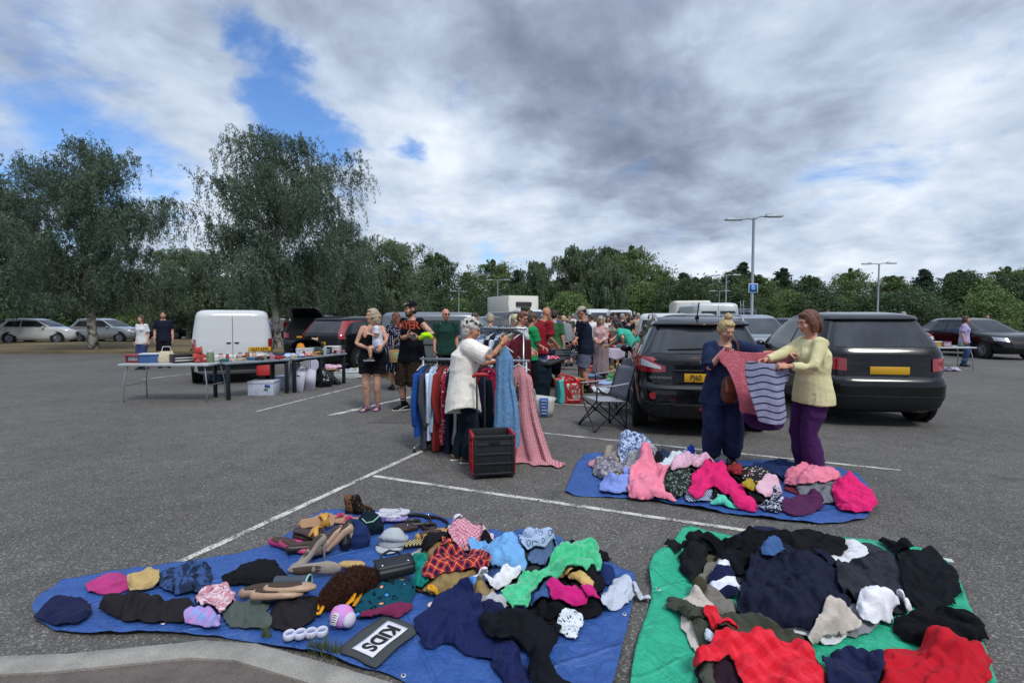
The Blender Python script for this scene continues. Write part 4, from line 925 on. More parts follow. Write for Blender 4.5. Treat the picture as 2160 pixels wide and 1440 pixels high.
 G('trousers','dark plum trousers in front of the olive jacket','trousers',[(1470,1420),(1485,1402),(1560,1410),(1600,1440),(1560,1480),(1480,1470)],FB('dark_plum','#2b1c28'),squeeze=.88,puff=.07)
 G('shirt','grey green shirt cuff under the red shirt','shirt',[(1468,1440),(1480,1408),(1500,1405),(1505,1440),(1490,1470)],FB('grey_green','#4a4b43'),squeeze=.88,puff=.08)
 G('shirt','bright red crinkled shirt at the near corner of the green tarpaulin','shirt',[(1458,1405),(1480,1378),(1520,1362),(1535,1345),(1560,1362),(1620,1352),(1700,1372),(1740,1420),(1730,1480),(1640,1500),(1560,1440),(1540,1400),(1490,1432),(1468,1425)],FB('crinkle_red','#c51d2b','gingham','#d83040',scale=14),squeeze=.82,puff=.13)
clothes_right()
print('right clothes',round(time.time()-T0,1))
def skin_mat(name,c,tattoo=None):
 m=bpy.data.materials.new(name);m.use_nodes=True;t=NT(m.node_tree);b=t.n['Principled BSDF']
 co=t.new('ShaderNodeTexCoord').outputs['Object']
 k=t.mix(1.0,C4(c),t.ramp(t.noise(co,13,4,.6),[(.3,(.88,.82,.80)),(.7,(1.08,1.04,1.0))]),'MULTIPLY')
 if tattoo:
  n=t.noise(co,15,4,.7,1.5);s=t.new('ShaderNodeSeparateXYZ');t.l.new(co,s.inputs[0])
  arm=t.math('MAXIMUM',t.math('GREATER_THAN',t.math('ABSOLUTE',s.outputs[0]),.185),t.math('LESS_THAN',s.outputs[2],.42))
  k=t.mix(t.math('MULTIPLY',t.math('MULTIPLY',t.map(n,.5,.56),arm),tattoo),k,(.05,.065,.075,1))
 t.put(b.inputs['Base Color'],k);b.inputs['Roughness'].default_value=.55;b.inputs['Subsurface Weight'].default_value=.06
 b.inputs['Subsurface Radius'].default_value=(.02,.008,.005);b.inputs['Specular IOR Level'].default_value=.4;return m
SK={'fair':skin_mat('fair_skin','#c99a84'),'tan':skin_mat('tanned_skin','#b58065'),'pink':skin_mat('pink_skin','#c48d79'),'ink':skin_mat('tattooed_skin','#c2957f',.75),'inkw':skin_mat('lightly_tattooed_skin','#c79a83',.4)}
M_EYEW=mat('eye_white','#8f8a84',.3,var=0);M_IRIS=mat('eye_iris','#2a2420',.2,var=0);M_LIP=mat('lips','#9c5a52',.5,var=0);M_LENS=mat('dark_lens','#0c0c0e',.1,var=0)
def hair_mat(name,c,c2):
 m=bpy.data.materials.new(name);m.use_nodes=True;t=NT(m.node_tree);b=t.n['Principled BSDF']
 co=t.new('ShaderNodeTexCoord').outputs['Object'];mp=t.new('ShaderNodeMapping');mp.inputs['Scale'].default_value=(1,1,.22);t.l.new(co,mp.inputs[0])
 n=t.noise(mp.outputs[0],90,4,.6,.5);t.put(b.inputs['Base Color'],t.mix(t.map(n,.38,.62),C4(c),C4(c2)));b.inputs['Roughness'].default_value=.5
 t.put(b.inputs['Normal'],t.bump(n,.8,.01));return m
HR={'white':hair_mat('white_hair','#9d9890','#d9d5cd'),'blonde':hair_mat('blonde_hair','#8f7448','#d2b987'),'ash':hair_mat('ash_blonde_hair','#85755f','#b9a98e'),'brown':hair_mat('brown_hair','#33241b','#584031'),'dark':hair_mat('dark_hair','#17120f','#2e241f'),'auburn':hair_mat('auburn_hair','#4a2a1c','#74462f'),'grey':hair_mat('grey_hair','#6d6a66','#a3a09b')}
def ik(A,T,l1,l2,pole):
 d=T-A;L=d.length;mx=(l1+l2)*.995
 if L>mx:T=A+d*(mx/L);d=T-A;L=mx
 L=max(L,.05);a=(l1*l1-l2*l2+L*L)/(2*L);h=math.sqrt(max(0,l1*l1-a*a));u=d/L
 p=Vector(pole);p=p-u*p.dot(u);p=p.normalized()if p.length>1e-4 else Vector((0,-1,0))
 return A+u*a+p*h,T
def hand(mb,W,u,n,side,curl=.5,s=1.0):
 """palm, four unequal fingers and a thumb; u runs down the hand, n is the palm side"""
 u=u.normalized();n=(n-u*n.dot(u)).normalized();w=u.cross(n)*side
 mb.tube([W,W+u*.03*s,W+u*.085*s],[(.026*s,.017*s),(.037*s,.016*s),(.039*s,.013*s)],10,0,n)
 for i,(o,l)in enumerate(((.028,.070),(.010,.080),(-.009,.074),(-.027,.058))):
  p=W+u*.083*s+w*o*s;a=curl*(.55+.08*i);pts=[p]
  for k,f in enumerate((.45,.32,.26)):
   dr=u*math.cos(a)+n*math.sin(a);p=p+dr*l*f*s;pts.append(p);a+=curl*(.95+.05*i)
  mb.tube(pts,[.0088*s,.0085*s,.0078*s,.0066*s],6,0,w)
 p=W+u*.028*s+w*.028*s;pts=[p]
 for k,(f,b)in enumerate(((.038,.75),(.032,.45),(.026,.15))):
  dr=(u*(1-b*.55)+w*b+n*(.35+curl*.45)).normalized();p=p+dr*f*s;pts.append(p)
 mb.tube(pts,[.0125*s,.011*s,.0098*s,.008*s],6,0,n)
def fold_disp(amp,f=7.0,seed=1,hem=None):
 def fn(co,no):
  q=co*np.array([f,f,f*.62])+seed*3.7
  r=ridge(q,seed,.4+seed*.9,1.9,2.0)-.45;r2=ridge(q*2.3,seed+6,1.2,1.9,2.0)-.45
  return co+no*(amp*(r+.5*r2))[:,None]
 return fn
PSEED=[0]
def person(label,x,y,az,H=1.7,z=0.0,sex='m',fat=1.0,lean=0.0,head=(0,0,0),R_=None,L_=None,RW=None,LW=None,feet=((.10,0),(-.10,0)),toe=(.18,-.18),hip=.92,skin='fair',hair=('short','brown'),top=None,bottom=None,shoes=None,cap=None,vox=.011,glasses=None,hs=1.0,elbows=((.35,-.8,-.5),(-.35,-.8,-.5)),curl=(.5,.5),palm=((-.6,.3,-.5),(.6,.3,-.5)),knees=(.12,1,0),beard=False,group=None,band=None,name='person',dress=None,sup=False,footz=(0,0),arml=1.0,legs=None):
 PSEED[0]+=1;sd=PSEED[0]
 root=empty(name,(x,y,z),R(-az),label,'person',group,H/1.7)
 Mi=(Matrix.Translation((x,y,z))@Matrix.Rotation(R(-az),4,'Z')@Matrix.Scale(H/1.7,4)).inverted()
 hp=Vector((0,0,hip));ln=R(lean)
 def dv(k):return Vector((0,math.sin(ln*k),math.cos(ln*k)))
 w1=hp+dv(.55)*.16;ch=w1+dv(.95)*.20;nb=ch+dv(1.15)*.17
 X=Vector((1,0,0));f=fat;bw=.172 if sex=='m' else.152
 sh=[nb+X*bw*s*(.9+.1*f)-dv(1.1)*.05 for s in(1,-1)]
 hd=nb+dv(.75)*.085+Vector((0,.03,.075*hs));
 Mh=Matrix.Translation(hd)@Matrix.Rotation(R(-head[0]),4,'Z')@Matrix.Rotation(R(-head[1]),4,'X')@Matrix.Rotation(R(head[2]),4,'Y')@Matrix.Scale(hs,4)
 tg=[]
 for i,(loc_,wl)in enumerate(((R_,RW),(L_,LW))):
  if wl is not None:tg.append(Mi@Vector(wl))
  elif loc_ is not None:tg.append(Vector(loc_))
  else:tg.append(sh[i]+Vector(((.06,-.06)[i],.04,-.52)))
 arms=[]
 for i in(0,1):
  e,w=ik(sh[i],tg[i],.285*arml,.25*arml,elbows[i]);arms.append((sh[i],e,w))
 lg=[]
 for i in(0,1):
  s=(1,-1)[i];h=hp+X*.088*s*(.8+.2*f)+Vector((0,0,-.04));a=Vector((feet[i][0],feet[i][1],.085+footz[i]))
  if legs:k,a=Vector(legs[i][0]),Vector(legs[i][1])
  else:k,a=ik(h,a,.415,.40,knees)
  lg.append((h,k,a))
 b=MB();fem=sex=='f'
 tor=[(hp+Vector((0,0,-.08)),.135*f,.10*f),(hp,(.168 if fem else.158)*f,.115*f),(w1,(.132 if fem else.145)*f,.10*f*f),(ch,(.148 if fem else.165)*(.6+.4*f),.112*f),(ch+(nb-ch)*.55,(.15 if fem else.175),.095),(nb-dv(1.1)*.015,.085,.062)]
 b.tube([t[0]for t in tor],[(t[1],t[2])for t in tor],18)
 b.tube([nb-dv(1)*.05,nb+dv(.8)*.04,hd+Vector((0,-.015,-.04*hs))],[.06,.054,.052],12)
 if fem:
  for s in(1,-1):b.ell(tuple(ch+X*.07*s+Vector((0,.085,-.005))),(.066*f,.06*f,.066*f))
 for i,(A,E,W)in enumerate(arms):
  af=.55+.45*f;m_=1.0 if not fem else.88
  b.tube([A+X*(-.03,.03)[i],A,A.lerp(E,.35),E,E.lerp(W,.3),W],[.055*af*m_,.054*af*m_,.050*af*m_,.038*m_,.041*m_,.027*m_],12)
 for h,k,a in lg:
  lf=.45+.55*f
  b.tube([h+Vector((0,0,.05)),h.lerp(k,.3),h.lerp(k,.7),k,k.lerp(a,.3),k.lerp(a,.75),a],[.088*lf,.083*lf,.066*lf,.053*lf,.057*lf,.041*lf,.036],14)
 def hx(v):return tuple(Mh@Vector(v))
 def he(c,r):b.ell(c,r,M=Mh)
 he((0,-.012,.032),(.074,.094,.088));he((0,.018,-.03),(.061,.075,.086));he((0,.048,-.088),(.034,.036,.026));he((0,.074,.031),(.048,.018,.013))
 for s in(1,-1):he((s*.036,.062,-.028),(.026,.022,.024));he((s*.076,-.008,-.008),(.011,.024,.031))
 b.tube([hx((0,.083,.018)),hx((0,.099,-.008)),hx((0,.108,-.026))],[.009*hs,.0105*hs,.013*hs],8,0,tuple(Mh.to_3x3()@Vector((0,1,0))))
 he((0,.088,-.034),(.021,.014,.009))
 ex=MB()
 for i,(A,E,W)in enumerate(arms):
  u=(W-E).normalized();hand(ex,W-u*.012,u,Vector(palm[i]),(1,-1)[i],curl[i])
 for s in(1,-1):
  ex.ell((s*.030,.0785,.006),(.0125,.0095,.0075),8,6,1,Mh);ex.ell((s*.030,.0865,.006),(.0055,.004,.006),6,5,2,Mh)
  ex.tube([hx((s*.014,.0935,.026)),hx((s*.032,.0925,.031)),hx((s*.05,.082,.026))],[.0045*hs,.005*hs,.0035*hs],5,4)
 ex.ell((0,.0875,-.058),(.023,.008,.0045),8,5,3,Mh);ex.ell((0,.086,-.067),(.019,.0085,.005),8,5,3,Mh)
 if not shoes or shoes.get('bare',False)or shoes.get('kind')in('sandal',):
  for i,(h,k,a)in enumerate(lg):
   t=Matrix.Translation(a)@Matrix.Rotation(-toe[i],4,'Z')
   b.tube([t@Vector((0,-.05,-.045)),t@Vector((0,.02,-.035)),t@Vector((0,.09,-.052)),t@Vector((0,.135,-.06))],[(.032,.03),(.036,.04),(.042,.024),(.036,.016)],10,0,(0,0,1))
   for q in range(5):
    o=(q-2)*.0155*(1,-1)[i];ex.tube([t@Vector((o,.15-abs(q-1.2)*.006,-.062)),t@Vector((o,.178-q*.008,-.066))],[.011-q*.001,.008],6)
 hmat=HR[hair[1]]if hair and len(hair)>1 else HR['brown']
 body=b.build('body',[SK[skin],M_EYEW,M_IRIS,M_LIP,hmat],root,voxel=vox,sm=5,extra=ex)
 st=hair[0]if hair else 'bald'
 hb=MB()
 if st in('short','long','bun','curly','bob','pony','crop'):
  e={'crop':.003,'short':.009,'curly':.012}.get(st,.010)
  hb.ell((0,-.022,.040),(.075+e,.090+e,.085+e),18,12,0,Mh)
  if st!='crop':hb.ell((0,-.045,-.005),(.073+e,.062+e,.075+e),16,10,0,Mh);hb.ell((0,.045,.088),(.058,.035,.028),12,8,0,Mh)
  if st=='curly':
   rr=random.Random(sd)
   for q in range(46):
    a=rr.uniform(0,6.28);t_=rr.uniform(.1,1.75);d_=Vector((math.sin(t_)*math.cos(a),math.sin(t_)*math.sin(a),math.cos(t_)))
    if d_.y>.55 and d_.z<.62:continue
    c=Vector((d_.x*.085,d_.y*.10-.022,d_.z*.098+.035));rs=rr.uniform(.02,.032);hb.ell(tuple(c),(rs,rs,rs),8,6,0,Mh)
   hb.ell((0,-.06,-.05),(.068,.045,.06),12,8,0,Mh)
  if st=='bun':hb.ell((0,-.03,.155),(.045,.045,.042),12,9,0,Mh);hb.ell((0,-.03,.12),(.03,.03,.025),10,7,0,Mh)
  if st=='bob':
   for s in(1,-1):hb.tube([hx((s*.06,-.01,.05)),hx((s*.082,-.005,-.02)),hx((s*.078,.0,-.095))],[(.03,.04),(.024,.05),(.016,.035)],10,0,(0,1,0))
   hb.tube([hx((0,-.08,.03)),hx((0,-.092,-.05)),hx((0,-.085,-.12))],[(.07,.03),(.075,.03),(.06,.02)],12,0,(0,1,0))
  if st=='long':
   hb.tube([hx((0,-.07,.03)),hx((0,-.092,-.06)),hx((0,-.1,-.16)),hx((0,-.1,-.27))],[(.07,.035),(.082,.035),(.085,.03),(.06,.018)],14,0,(0,1,0))
   for s in(1,-1):hb.tube([hx((s*.058,.0,.05)),hx((s*.083,-.01,-.02)),hx((s*.085,-.01,-.12)),hx((s*.08,.0,-.22))],[(.028,.045),(.022,.05),(.022,.04),(.012,.02)],10,0,(0,1,0))
  if st=='pony':
   hb.tube([hx((0,-.1,.06)),hx((0,-.15,.03)),hx((0,-.165,-.06)),hx((0,-.15,-.16))],[.03,.032,.03,.012],10)
  ho=hb.build('hair',hmat,root,voxel=max(vox*.75,.006),sm=3,disp=lambda co,no:co+no*((.0065 if st=='curly' else.003)*vnoise(co*np.array([75,75,40.])+sd,sd))[:,None])
 if beard:
  bb=MB();bb.ell((0,.036,-.082),(.052,.055,.045),14,9,0,Mh);bb.ell((0,.086,-.047),(.03,.012,.008),8,6,0,Mh)
  for s in(1,-1):bb.ell((s*.05,.02,-.05),(.02,.035,.05),8,6,0,Mh)
  bb.build('beard',hmat,root,voxel=.006,sm=2,disp=lambda co,no:co+no*(.003*vnoise(co*90,3))[:,None])
 if cap:
  cb=MB();cb.ell((0,-.018,.052),(.086,.104,.084),18,12,0,Mh,lambda a,b_,c:(a,b_,max(c,-.12)))
  co_=cb.build('cap',cap['m'],root,autosmooth=50);rb=MB();back=cap.get('back')
  sgn=-1 if back else 1;P=[]
  for u in range(9):
   a=math.pi*(u/8);P.append((math.cos(a)*.078,sgn*(.06+math.sin(a)*.105),.047-math.sin(a)*.018))
  P2=[(p[0]*.95,p[1]*.55+sgn*.02,.052)for p in P]
  vs=P+P2;fs=[(u,u+1,10+u,9+u)if not back else(u+1,u,9+u,10+u)for u in range(8)]
  rb.add(vs,fs,0,Mh);rb.build('brim',cap['m'],co_,solid=.006)
  if cap.get('wide'):
   w_=MB();w_.tube([hx((0,-.018,.04)),hx((0,-.018,.046))],[(.14,.15),(.10,.12)],18,0,(0,1,0),round_=False);w_.build('hat_brim',cap['m'],co_)
  if cap.get('text'):
   tm=Mh@Matrix.Translation((0,.083 if not back else-.12,.085))@Matrix.Rotation(R(62),4,'X')@Matrix.Rotation(R(0),4,'Y')
   tm=Mh@Matrix.Translation((0,.081,.083))@Matrix.Rotation(R(180),4,'Z')@Matrix.Rotation(R(60),4,'X')
   text('emblem',cap['text'],.026,mat('cap_print','#c9c9cc',.7,var=0),co_,tm,.003)
 if glasses:
  gb=MB()
  for s in(1,-1):
   gb.ell((s*.031,.094,.006),(.024,.005,.018),10,6,0,Mh);gb.tube([hx((s*.054,.09,.01)),hx((s*.078,.03,.01)),hx((s*.08,-.01,.0))],[.003,.003,.003],5)
  gb.tube([hx((-.012,.1,.01)),hx((.012,.1,.01))],[.003,.003],5);gb.build('glasses',M_LENS if glasses=='dark' else mat('glasses_frame','#4a3f36',.3,alpha=.6),root)
 if band:
  gb=MB();ring=[hx((.088*math.cos(a),-.022+.108*math.sin(a)*.75,.075+.055*math.cos(2*a)*.5+.02*math.sin(a)))for a in[i*6.2832/18 for i in range(19)]]
  gb.tube(ring,[.012]*19,7);
  for q in range(9):
   a=q*.7;gb.ell((.09*math.cos(a),-.022+.085*math.sin(a),.085+.025*math.cos(2*a)),(.017,.02,.014),7,5,0,Mh)
  gb.build('headband',band,root)
 def torso_cloth(hem,loose,neck=True,strap=False,flare=1.0,uptop=1.0):
  L=[]
  zb=hp+dv(.1)*0+Vector((0,0,-hem))
  if hem>.05:L+=[(zb,.19*f*loose*flare,.143*f*loose*flare),(hp.lerp(zb,.5),.188*f*loose*(1+(flare-1)*.5),.140*f*loose*(1+(flare-1)*.5))]
  else:L+=[(zb,.185*f*loose,.138*f*loose)]
  L+=[(w1,max(.15*f,.137 if fem else.15)*loose,.118*f*loose),(ch,.166*(.55+.45*f)*loose,(.132 if fem else.122)*f*loose)]
  L+=[(ch+(nb-ch)*.55,(.155 if fem else.18)*(.8+.2*loose),.102*(.7+.3*loose)),(nb-dv(1.1)*.012,.095,.072)]if neck else[(ch+(nb-ch)*.32,.158*(.8+.2*loose),.108)]
  return L
 if top:
  c=MB();lo=top.get('loose',1.06);L=torso_cloth(top.get('hem',.1),lo,top.get('neck',True),flare=top.get('flare',1.0))
  c.tube([t[0]for t in L],[(t[1],t[2])for t in L],22,round_=False)
  if fem and top.get('neck',True):
   for s in(1,-1):c.ell(tuple(ch+X*.068*s+Vector((0,.085,-.01))),(.074*f,.066*f,.08*f))
  sl=top.get('sleeve',.55)
  if sl:
   for i,(A,E,W)in enumerate(arms):
    af=(.55+.45*f)*top.get('sleevew',1.0)
    if sl<=1:pts=[A+X*(-.05,.05)[i],A,A.lerp(E,sl*.6),A.lerp(E,sl)];rad=[.07*af,.071*af,.067*af,.070*af]
    else:pts=[A+X*(-.05,.05)[i],A,A.lerp(E,.5),E,E.lerp(W,(sl-1)*.55),E.lerp(W,sl-1)];rad=[.07*af,.068*af,.058*af,.051*af,.046*af,.041*af]
    c.tube(pts,rad,14,round_=False)
  if top.get('hood'):c.tube([nb+Vector((-.09,-.03,-.01)),nb+Vector((0,-.10,-.03)),nb+Vector((.09,-.03,-.01))],[.035,.05,.035],10)
  if top.get('collar'):c.tube([nb+Vector((.066*math.cos(a),.062*math.sin(a),.012))for a in[i*.5236 for i in range(13)]],[.014]*13,7)
  hemf=top.get('hemcurve',0);zb=hip-top.get('hem',.1)
  fd=fold_disp(top.get('amp',.014),top.get('f',7.5),sd)
  def dfn(co,no):
   co=fd(co,no)
   if hemf:
    a=np.arctan2(co[:,0],co[:,1]);k=np.clip((zb+.30-co[:,2])/.30,0,1);co[:,2]-=hemf*k*np.cos(2*a);
   return co
  o=c.build(top.get('name','shirt'),top['m'],root,voxel=max(vox*.9,.008),sm=4,disp=dfn)
  if top.get('text'):
   pz=ch+dv(1)*top.get('tz',.03)+Vector((0,.121*f*lo+.016,0));M=Matrix.Translation(pz)@Matrix.Rotation(R(180),4,'Z')@Matrix.Rotation(R(90-lean*.6+6),4,'X')
   to=text('print',top['text'],top.get('ts',.13),top['tm'],o,M,.002,(1.0,1.25),.92,.0,.004)
   for v in to.data.vertices:v.co.y-=(abs(v.co.x)**2)*2.4
  for sname,zf,hh,mm in top.get('bands',()):
   bd=MB();pz=hp.lerp(ch,zf);bd.tube([pz-dv(1)*hh,pz+dv(1)*hh],[(.166*f*lo,.124*f*lo)]*2,22,round_=False,caps=False);bd.build(sname,mm,o)
 if dress or(bottom and bottom['kind']=='skirt'):
  bt=bottom or dress;c=MB();zt=hip+bt.get('rise',.1);z0=bt.get('to',.45);fl=bt.get('flare',1.35);nfl=bt.get('folds',9)
  rx,ry=.172*f,.14*f;N=44;vs=[];fs=[];K=12
  for j in range(K+1):
   t=j/K;zz=zt+(z0-zt)*t;e=1+(fl-1)*t**.8;hipb=1+.14*math.sin(min(1,t*2.6)*math.pi)*(1 if fem else.5)
   c_=w1 .lerp(hp,min(1,t*2))if t<.5 else hp;cx_,cy_=(c_.x,c_.y*(1-t)if not bt.get('sway')else c_.y+bt['sway']*t)
   for i in range(N):
    a=6.2832*i/N;wv=1+(.06*math.sin(nfl*a+sd+t*1.5)+.03*math.sin(nfl*2.3*a+sd*2))*t*min(1.5,fl)
    vs.append((cx_+rx*e*hipb*wv*math.cos(a),cy_+ry*e*hipb*wv*math.sin(a),zz+.012*math.sin(3*a+sd)*t))
  for j in range(K):
   for i in range(N):fs.append((j*N+i,j*N+(i+1)%N,(j+1)*N+(i+1)%N,(j+1)*N+i))
  fs.append(tuple(range(N-1,-1,-1))[::-1]);c.add(vs,fs);c.build(bt.get('name','skirt'),bt['m'],root,solid=.004)
 elif bottom:
  c=MB();lo=bottom.get('loose',1.12);kd=bottom['kind']
  c.tube([hp+Vector((0,0,-.13)),hp+Vector((0,0,-.02)),hp+dv(.4)*bottom.get('rise',.1)],[(.165*f*(lo*.5+.5),.13*f),(.178*f,.135*f),(.155*f,.118*f)],20)
  for i,(h,k,a)in enumerate(lg):
   lf=(.45+.55*f)*lo
   if kd=='shorts':
    e=bottom.get('len',.9);pts=[h+Vector((0,0,.04)),h.lerp(k,.4),h.lerp(k,e*.8),h.lerp(k,e)];rad=[.098*lf,.098*lf,.092*lf,.096*lf]
    if e>1:pts=[h+Vector((0,0,.04)),h.lerp(k,.5),k,k.lerp(a,e-1)];rad=[.098*lf,.096*lf,.085*lf,.085*lf]
   elif kd=='harem':
    pts=[h+Vector((0,0,.04)),h.lerp(k,.5),k,k.lerp(a,.55),k.lerp(a,.82),k.lerp(a,.92)];rad=[.105*lf,.115*lf,.112*lf,.102*lf,.088*lf,.05]
   else:
    fl=bottom.get('flare',1.0);pts=[h+Vector((0,0,.04)),h.lerp(k,.5),k,k.lerp(a,.5),a+Vector((0,0,-.02))];rad=[.096*lf,.088*lf,.068*lf,.062*lf*fl,.056*lf*fl]
   c.tube(pts,rad,16,round_=kd=='harem')
  c.build(bottom.get('name','trousers' if kd!='shorts' else 'shorts'),bottom['m'],root,voxel=max(vox*.9,.008),sm=4,disp=fold_disp(bottom.get('amp',.012),8,sd+3))
 if shoes:
  for i,(h,k,a)in enumerate(lg):
   t=Matrix.Translation(a)@Matrix.Rotation(-toe[i],4,'Z');sb=MB();kd=shoes.get('kind','shoe')
   if kd=='sandal':
    sb.tube([t@Vector((0,-.085,-.075)),t@Vector((0,.03,-.075)),t@Vector((0,.19,-.075))],[(.04,.014),(.038,.013),(.05,.012)],12,0,(0,0,1))
    s_=sb.build('sandal',shoes['m'],root);sb=MB()
    for yy,zz,w_ in((.095,-.028,.046),(.045,-.008,.042)):sb.tube([t@Vector((-.052,yy,-.07)),t@Vector((-.036,yy,zz)),t@Vector((0,yy,zz+.012)),t@Vector((.036,yy,zz)),t@Vector((.052,yy,-.07))],[(.016,.006)]*5,8,0,(0,0,1))
    sb.tube([t@Vector((-.035,-.02,-.07)),t@Vector((-.038,-.045,.0)),t@Vector((0,-.062,.005)),t@Vector((.038,-.045,.0)),t@Vector((.035,-.02,-.07))],[(.009,.004)]*5,6,0,(0,0,1));sb.build('strap',shoes['m'],s_)
   else:
    sb.tube([t@Vector((0,-.075,-.04)),t@Vector((0,-.02,-.028)),t@Vector((0,.06,-.04)),t@Vector((0,.13,-.055)),t@Vector((0,.17,-.06))],[(.036,.04),(.04,.052),(.043,.042),(.045,.028),(.034,.02)],14,0,(0,0,1))
    if kd=='boot':sb.tube([t@Vector((0,0,-.03)),t@Vector((0,-.01,.10))],[.05,.052],12)
    else:sb.tube([t@Vector((0,-.025,-.03)),t@Vector((0,-.03,.012))],[.042,.046],12)
    s_=sb.build('shoe',shoes['m'],root,voxel=.008,sm=3)
    if shoes.get('sole'):
     q=MB();q.tube([t@Vector((0,-.10,-.078)),t@Vector((0,0,-.078)),t@Vector((0,.1,-.078)),t@Vector((0,.19,-.074))],[(.03,.011),(.042,.011),(.05,.011),(.03,.011)],12,0,(0,0,1));q.build('sole',shoes['sole'],s_)
    if shoes.get('stripe'):
     for s in(1,-1):
      q=MB();q.tube([t@Vector((s*.042,-.06,-.02)),t@Vector((s*.047,-.0,-.025)),t@Vector((s*.05,.05,-.05)),t@Vector((s*.05,.09,-.055))],[.005]*4,5);q.build('stripe',shoes['stripe'],s_)
   if shoes.get('sock'):
    q=MB();q.tube([a+Vector((0,-.0,-.03)),a.lerp(k,.15),a.lerp(k,.30)],[.045,.044,.05],12,round_=False);q.build('sock',shoes['sock'],root)
    q=MB();q.tube([a.lerp(k,.22),a.lerp(k,.245)],[.0485,.0492],12,round_=False,caps=False);q.build('sock_band',mat('sock_white','#c9c9cc',.8),root)
 return root,arms,Mh
FO=lambda n,c,*a,**k:fabric(n+'_o',c,*a,uv=False,**k)
BLK=FO('black_cotton','#17171b');BLUEJ=FO('denim','#33456a');SOLE=mat('sole_white','#c5c3bd',.7);SHOEB=mat('shoe_black','#18181b',.7);SHOEN=mat('shoe_brown','#5a4434',.7);SHOEW=mat('shoe_white','#bdbbb6',.7)
def wpt(px,py,Y):return tuple(at(px,py,Y))
def main_people():
 p,arms,Mh=person('white haired woman in a long cream shirt reaching for clothes on the rail',-.545,5.62,78,1.545,sex='f',fat=1.22,lean=9,head=(8,14,0),RW=wpt(1061,722,5.52),LW=wpt(1046,762,5.82),feet=((.09,.06),(-.09,-.04)),skin='tan',hair=('curly','white'),band=FO('leaf_band','#26352a','spots','#5d7a54','#181c18',40),top=dict(m=FO('cream_linen','#e3ddd2'),hem=.27,loose=1.12,flare=1.14,sleeve=.82,sleevew=1.4,hemcurve=.055,amp=.013,f=5.5,collar=True),bottom=dict(kind='trousers',m=FO('teal_black','#14202a'),flare=1.25),shoes=dict(m=SHOEN,sole=SOLE),vox=.008,elbows=((.5,-.1,-1),(-.5,-.2,-1)),curl=(1.15,.9),palm=((-1,.2,.3),(1,.2,0)))
 q=MB();A,E,W=arms[0];q.tube([W.lerp(E,.12)+(E-W).normalized()*.0,W.lerp(E,.17)],[.034,.034],12,round_=False);q.build('bangle',mat('bangle_gold','#b89a5e',.35,.8),p)
 p,arms,Mh=person('blonde woman in navy holding up a pink garment in front of the black car',2.24,5.46,182,1.55,sex='f',fat=1.0,lean=9,head=(-14,24,0),RW=wpt(1524,741,5.16),LW=wpt(1668,748,5.10),feet=((.12,.02),(-.12,.05)),skin='fair',hair=('bun','blonde'),top=dict(m=FO('navy_linen','#1d2741','mottle','#263250',scale=9),hem=.17,loose=1.14,flare=1.16,sleeve=.95,sleevew=1.3,amp=.014,f=5),bottom=dict(kind='harem',m=FO('navy_cotton','#1b2440','mottle','#232d4b',scale=9),loose=1.1),shoes=dict(kind='sandal',m=mat('sandal_dark','#2b241f',.7)),vox=.008,elbows=((.45,-.1,-1),(-.45,-.1,-1)),curl=(1.3,1.0),palm=((-.4,.2,-1),(.4,.2,-1)))
 person('person in a pale yellow top and purple trousers holding out a striped top',2.98,5.05,268,1.63,sex='f',fat=1.1,lean=4,head=(0,14,0),RW=wpt(1606,762,5.05),LW=wpt(1660,772,4.82),hair=('bob','auburn'),skin='pink',top=dict(m=FO('pale_yellow','#cfc79a'),hem=.14,loose=1.14,sleeve=1.8,amp=.012,name='cardigan'),bottom=dict(kind='trousers',m=FO('purple_cotton','#412250'),flare=1.3),shoes=dict(m=SHOEB,sole=SOLE),vox=.009,curl=(1.2,1.1))
 p,arms,Mh=person('bearded man in a black band shirt and cap looking down at his phone',-1.72,8.8,208,1.84,fat=1.18,lean=0,head=(22,4,0),RW=wpt(861,709,8.5),LW=wpt(882,712,8.48),feet=((.14,.04),(-.13,.0)),toe=(.55,-.3),skin='ink',hair=('short','brown'),beard=True,cap=dict(m=FO('cap_black','#17181d'),text='DOPE'),top=dict(m=FO('band_black','#15161c'),hem=.14,loose=1.10,sleeve=.12,amp=.012,name='sleeveless_shirt',text='SLAYER',ts=.135,tz=.075,tm=mat('print_orange','#b4472f',.8,var=.2,vscale=40)),bottom=dict(kind='shorts',m=FO('leopard_shorts','#2c221c','spots','#0e0c0b','#5b4636',26),len=1.12,loose=1.22,amp=.012),shoes=dict(m=FO('skate_black','#1a1b24'),sole=SOLE,stripe=SOLE,sock=FO('sock_black','#141417')),vox=.0095,elbows=((1,-.5,-.6),(-1,-.5,-.6)),curl=(.9,.9),palm=((-1,.2,.4),(1,.2,.4)))
 p,arms,Mh=person('woman in a black strapless playsuit holding a toddler on her hip',-2.40,8.82,172,1.72,sex='f',fat=1.24,lean=-2,head=(58,0,0),RW=wpt(775,734,8.62),LW=wpt(805,731,8.45),feet=((.10,.02),(-.07,-.03)),toe=(.45,.1),skin='inkw',hair=('bob','ash'),top=dict(m=BLK,hem=.12,loose=1.05,sleeve=0,neck=False,name='bodice',amp=.004),bottom=dict(kind='shorts',m=BLK,len=.62,loose=1.22,amp=.006),shoes=dict(kind='sandal',m=mat('sandal_purple','#4a2a6b',.7)),vox=.009,elbows=((1,-.2,-.6),(-1,-.3,-.5)),curl=(.6,.5),palm=((-.4,-1,0),(.4,-1,.2)))
 bp=at(800,730,8.55)
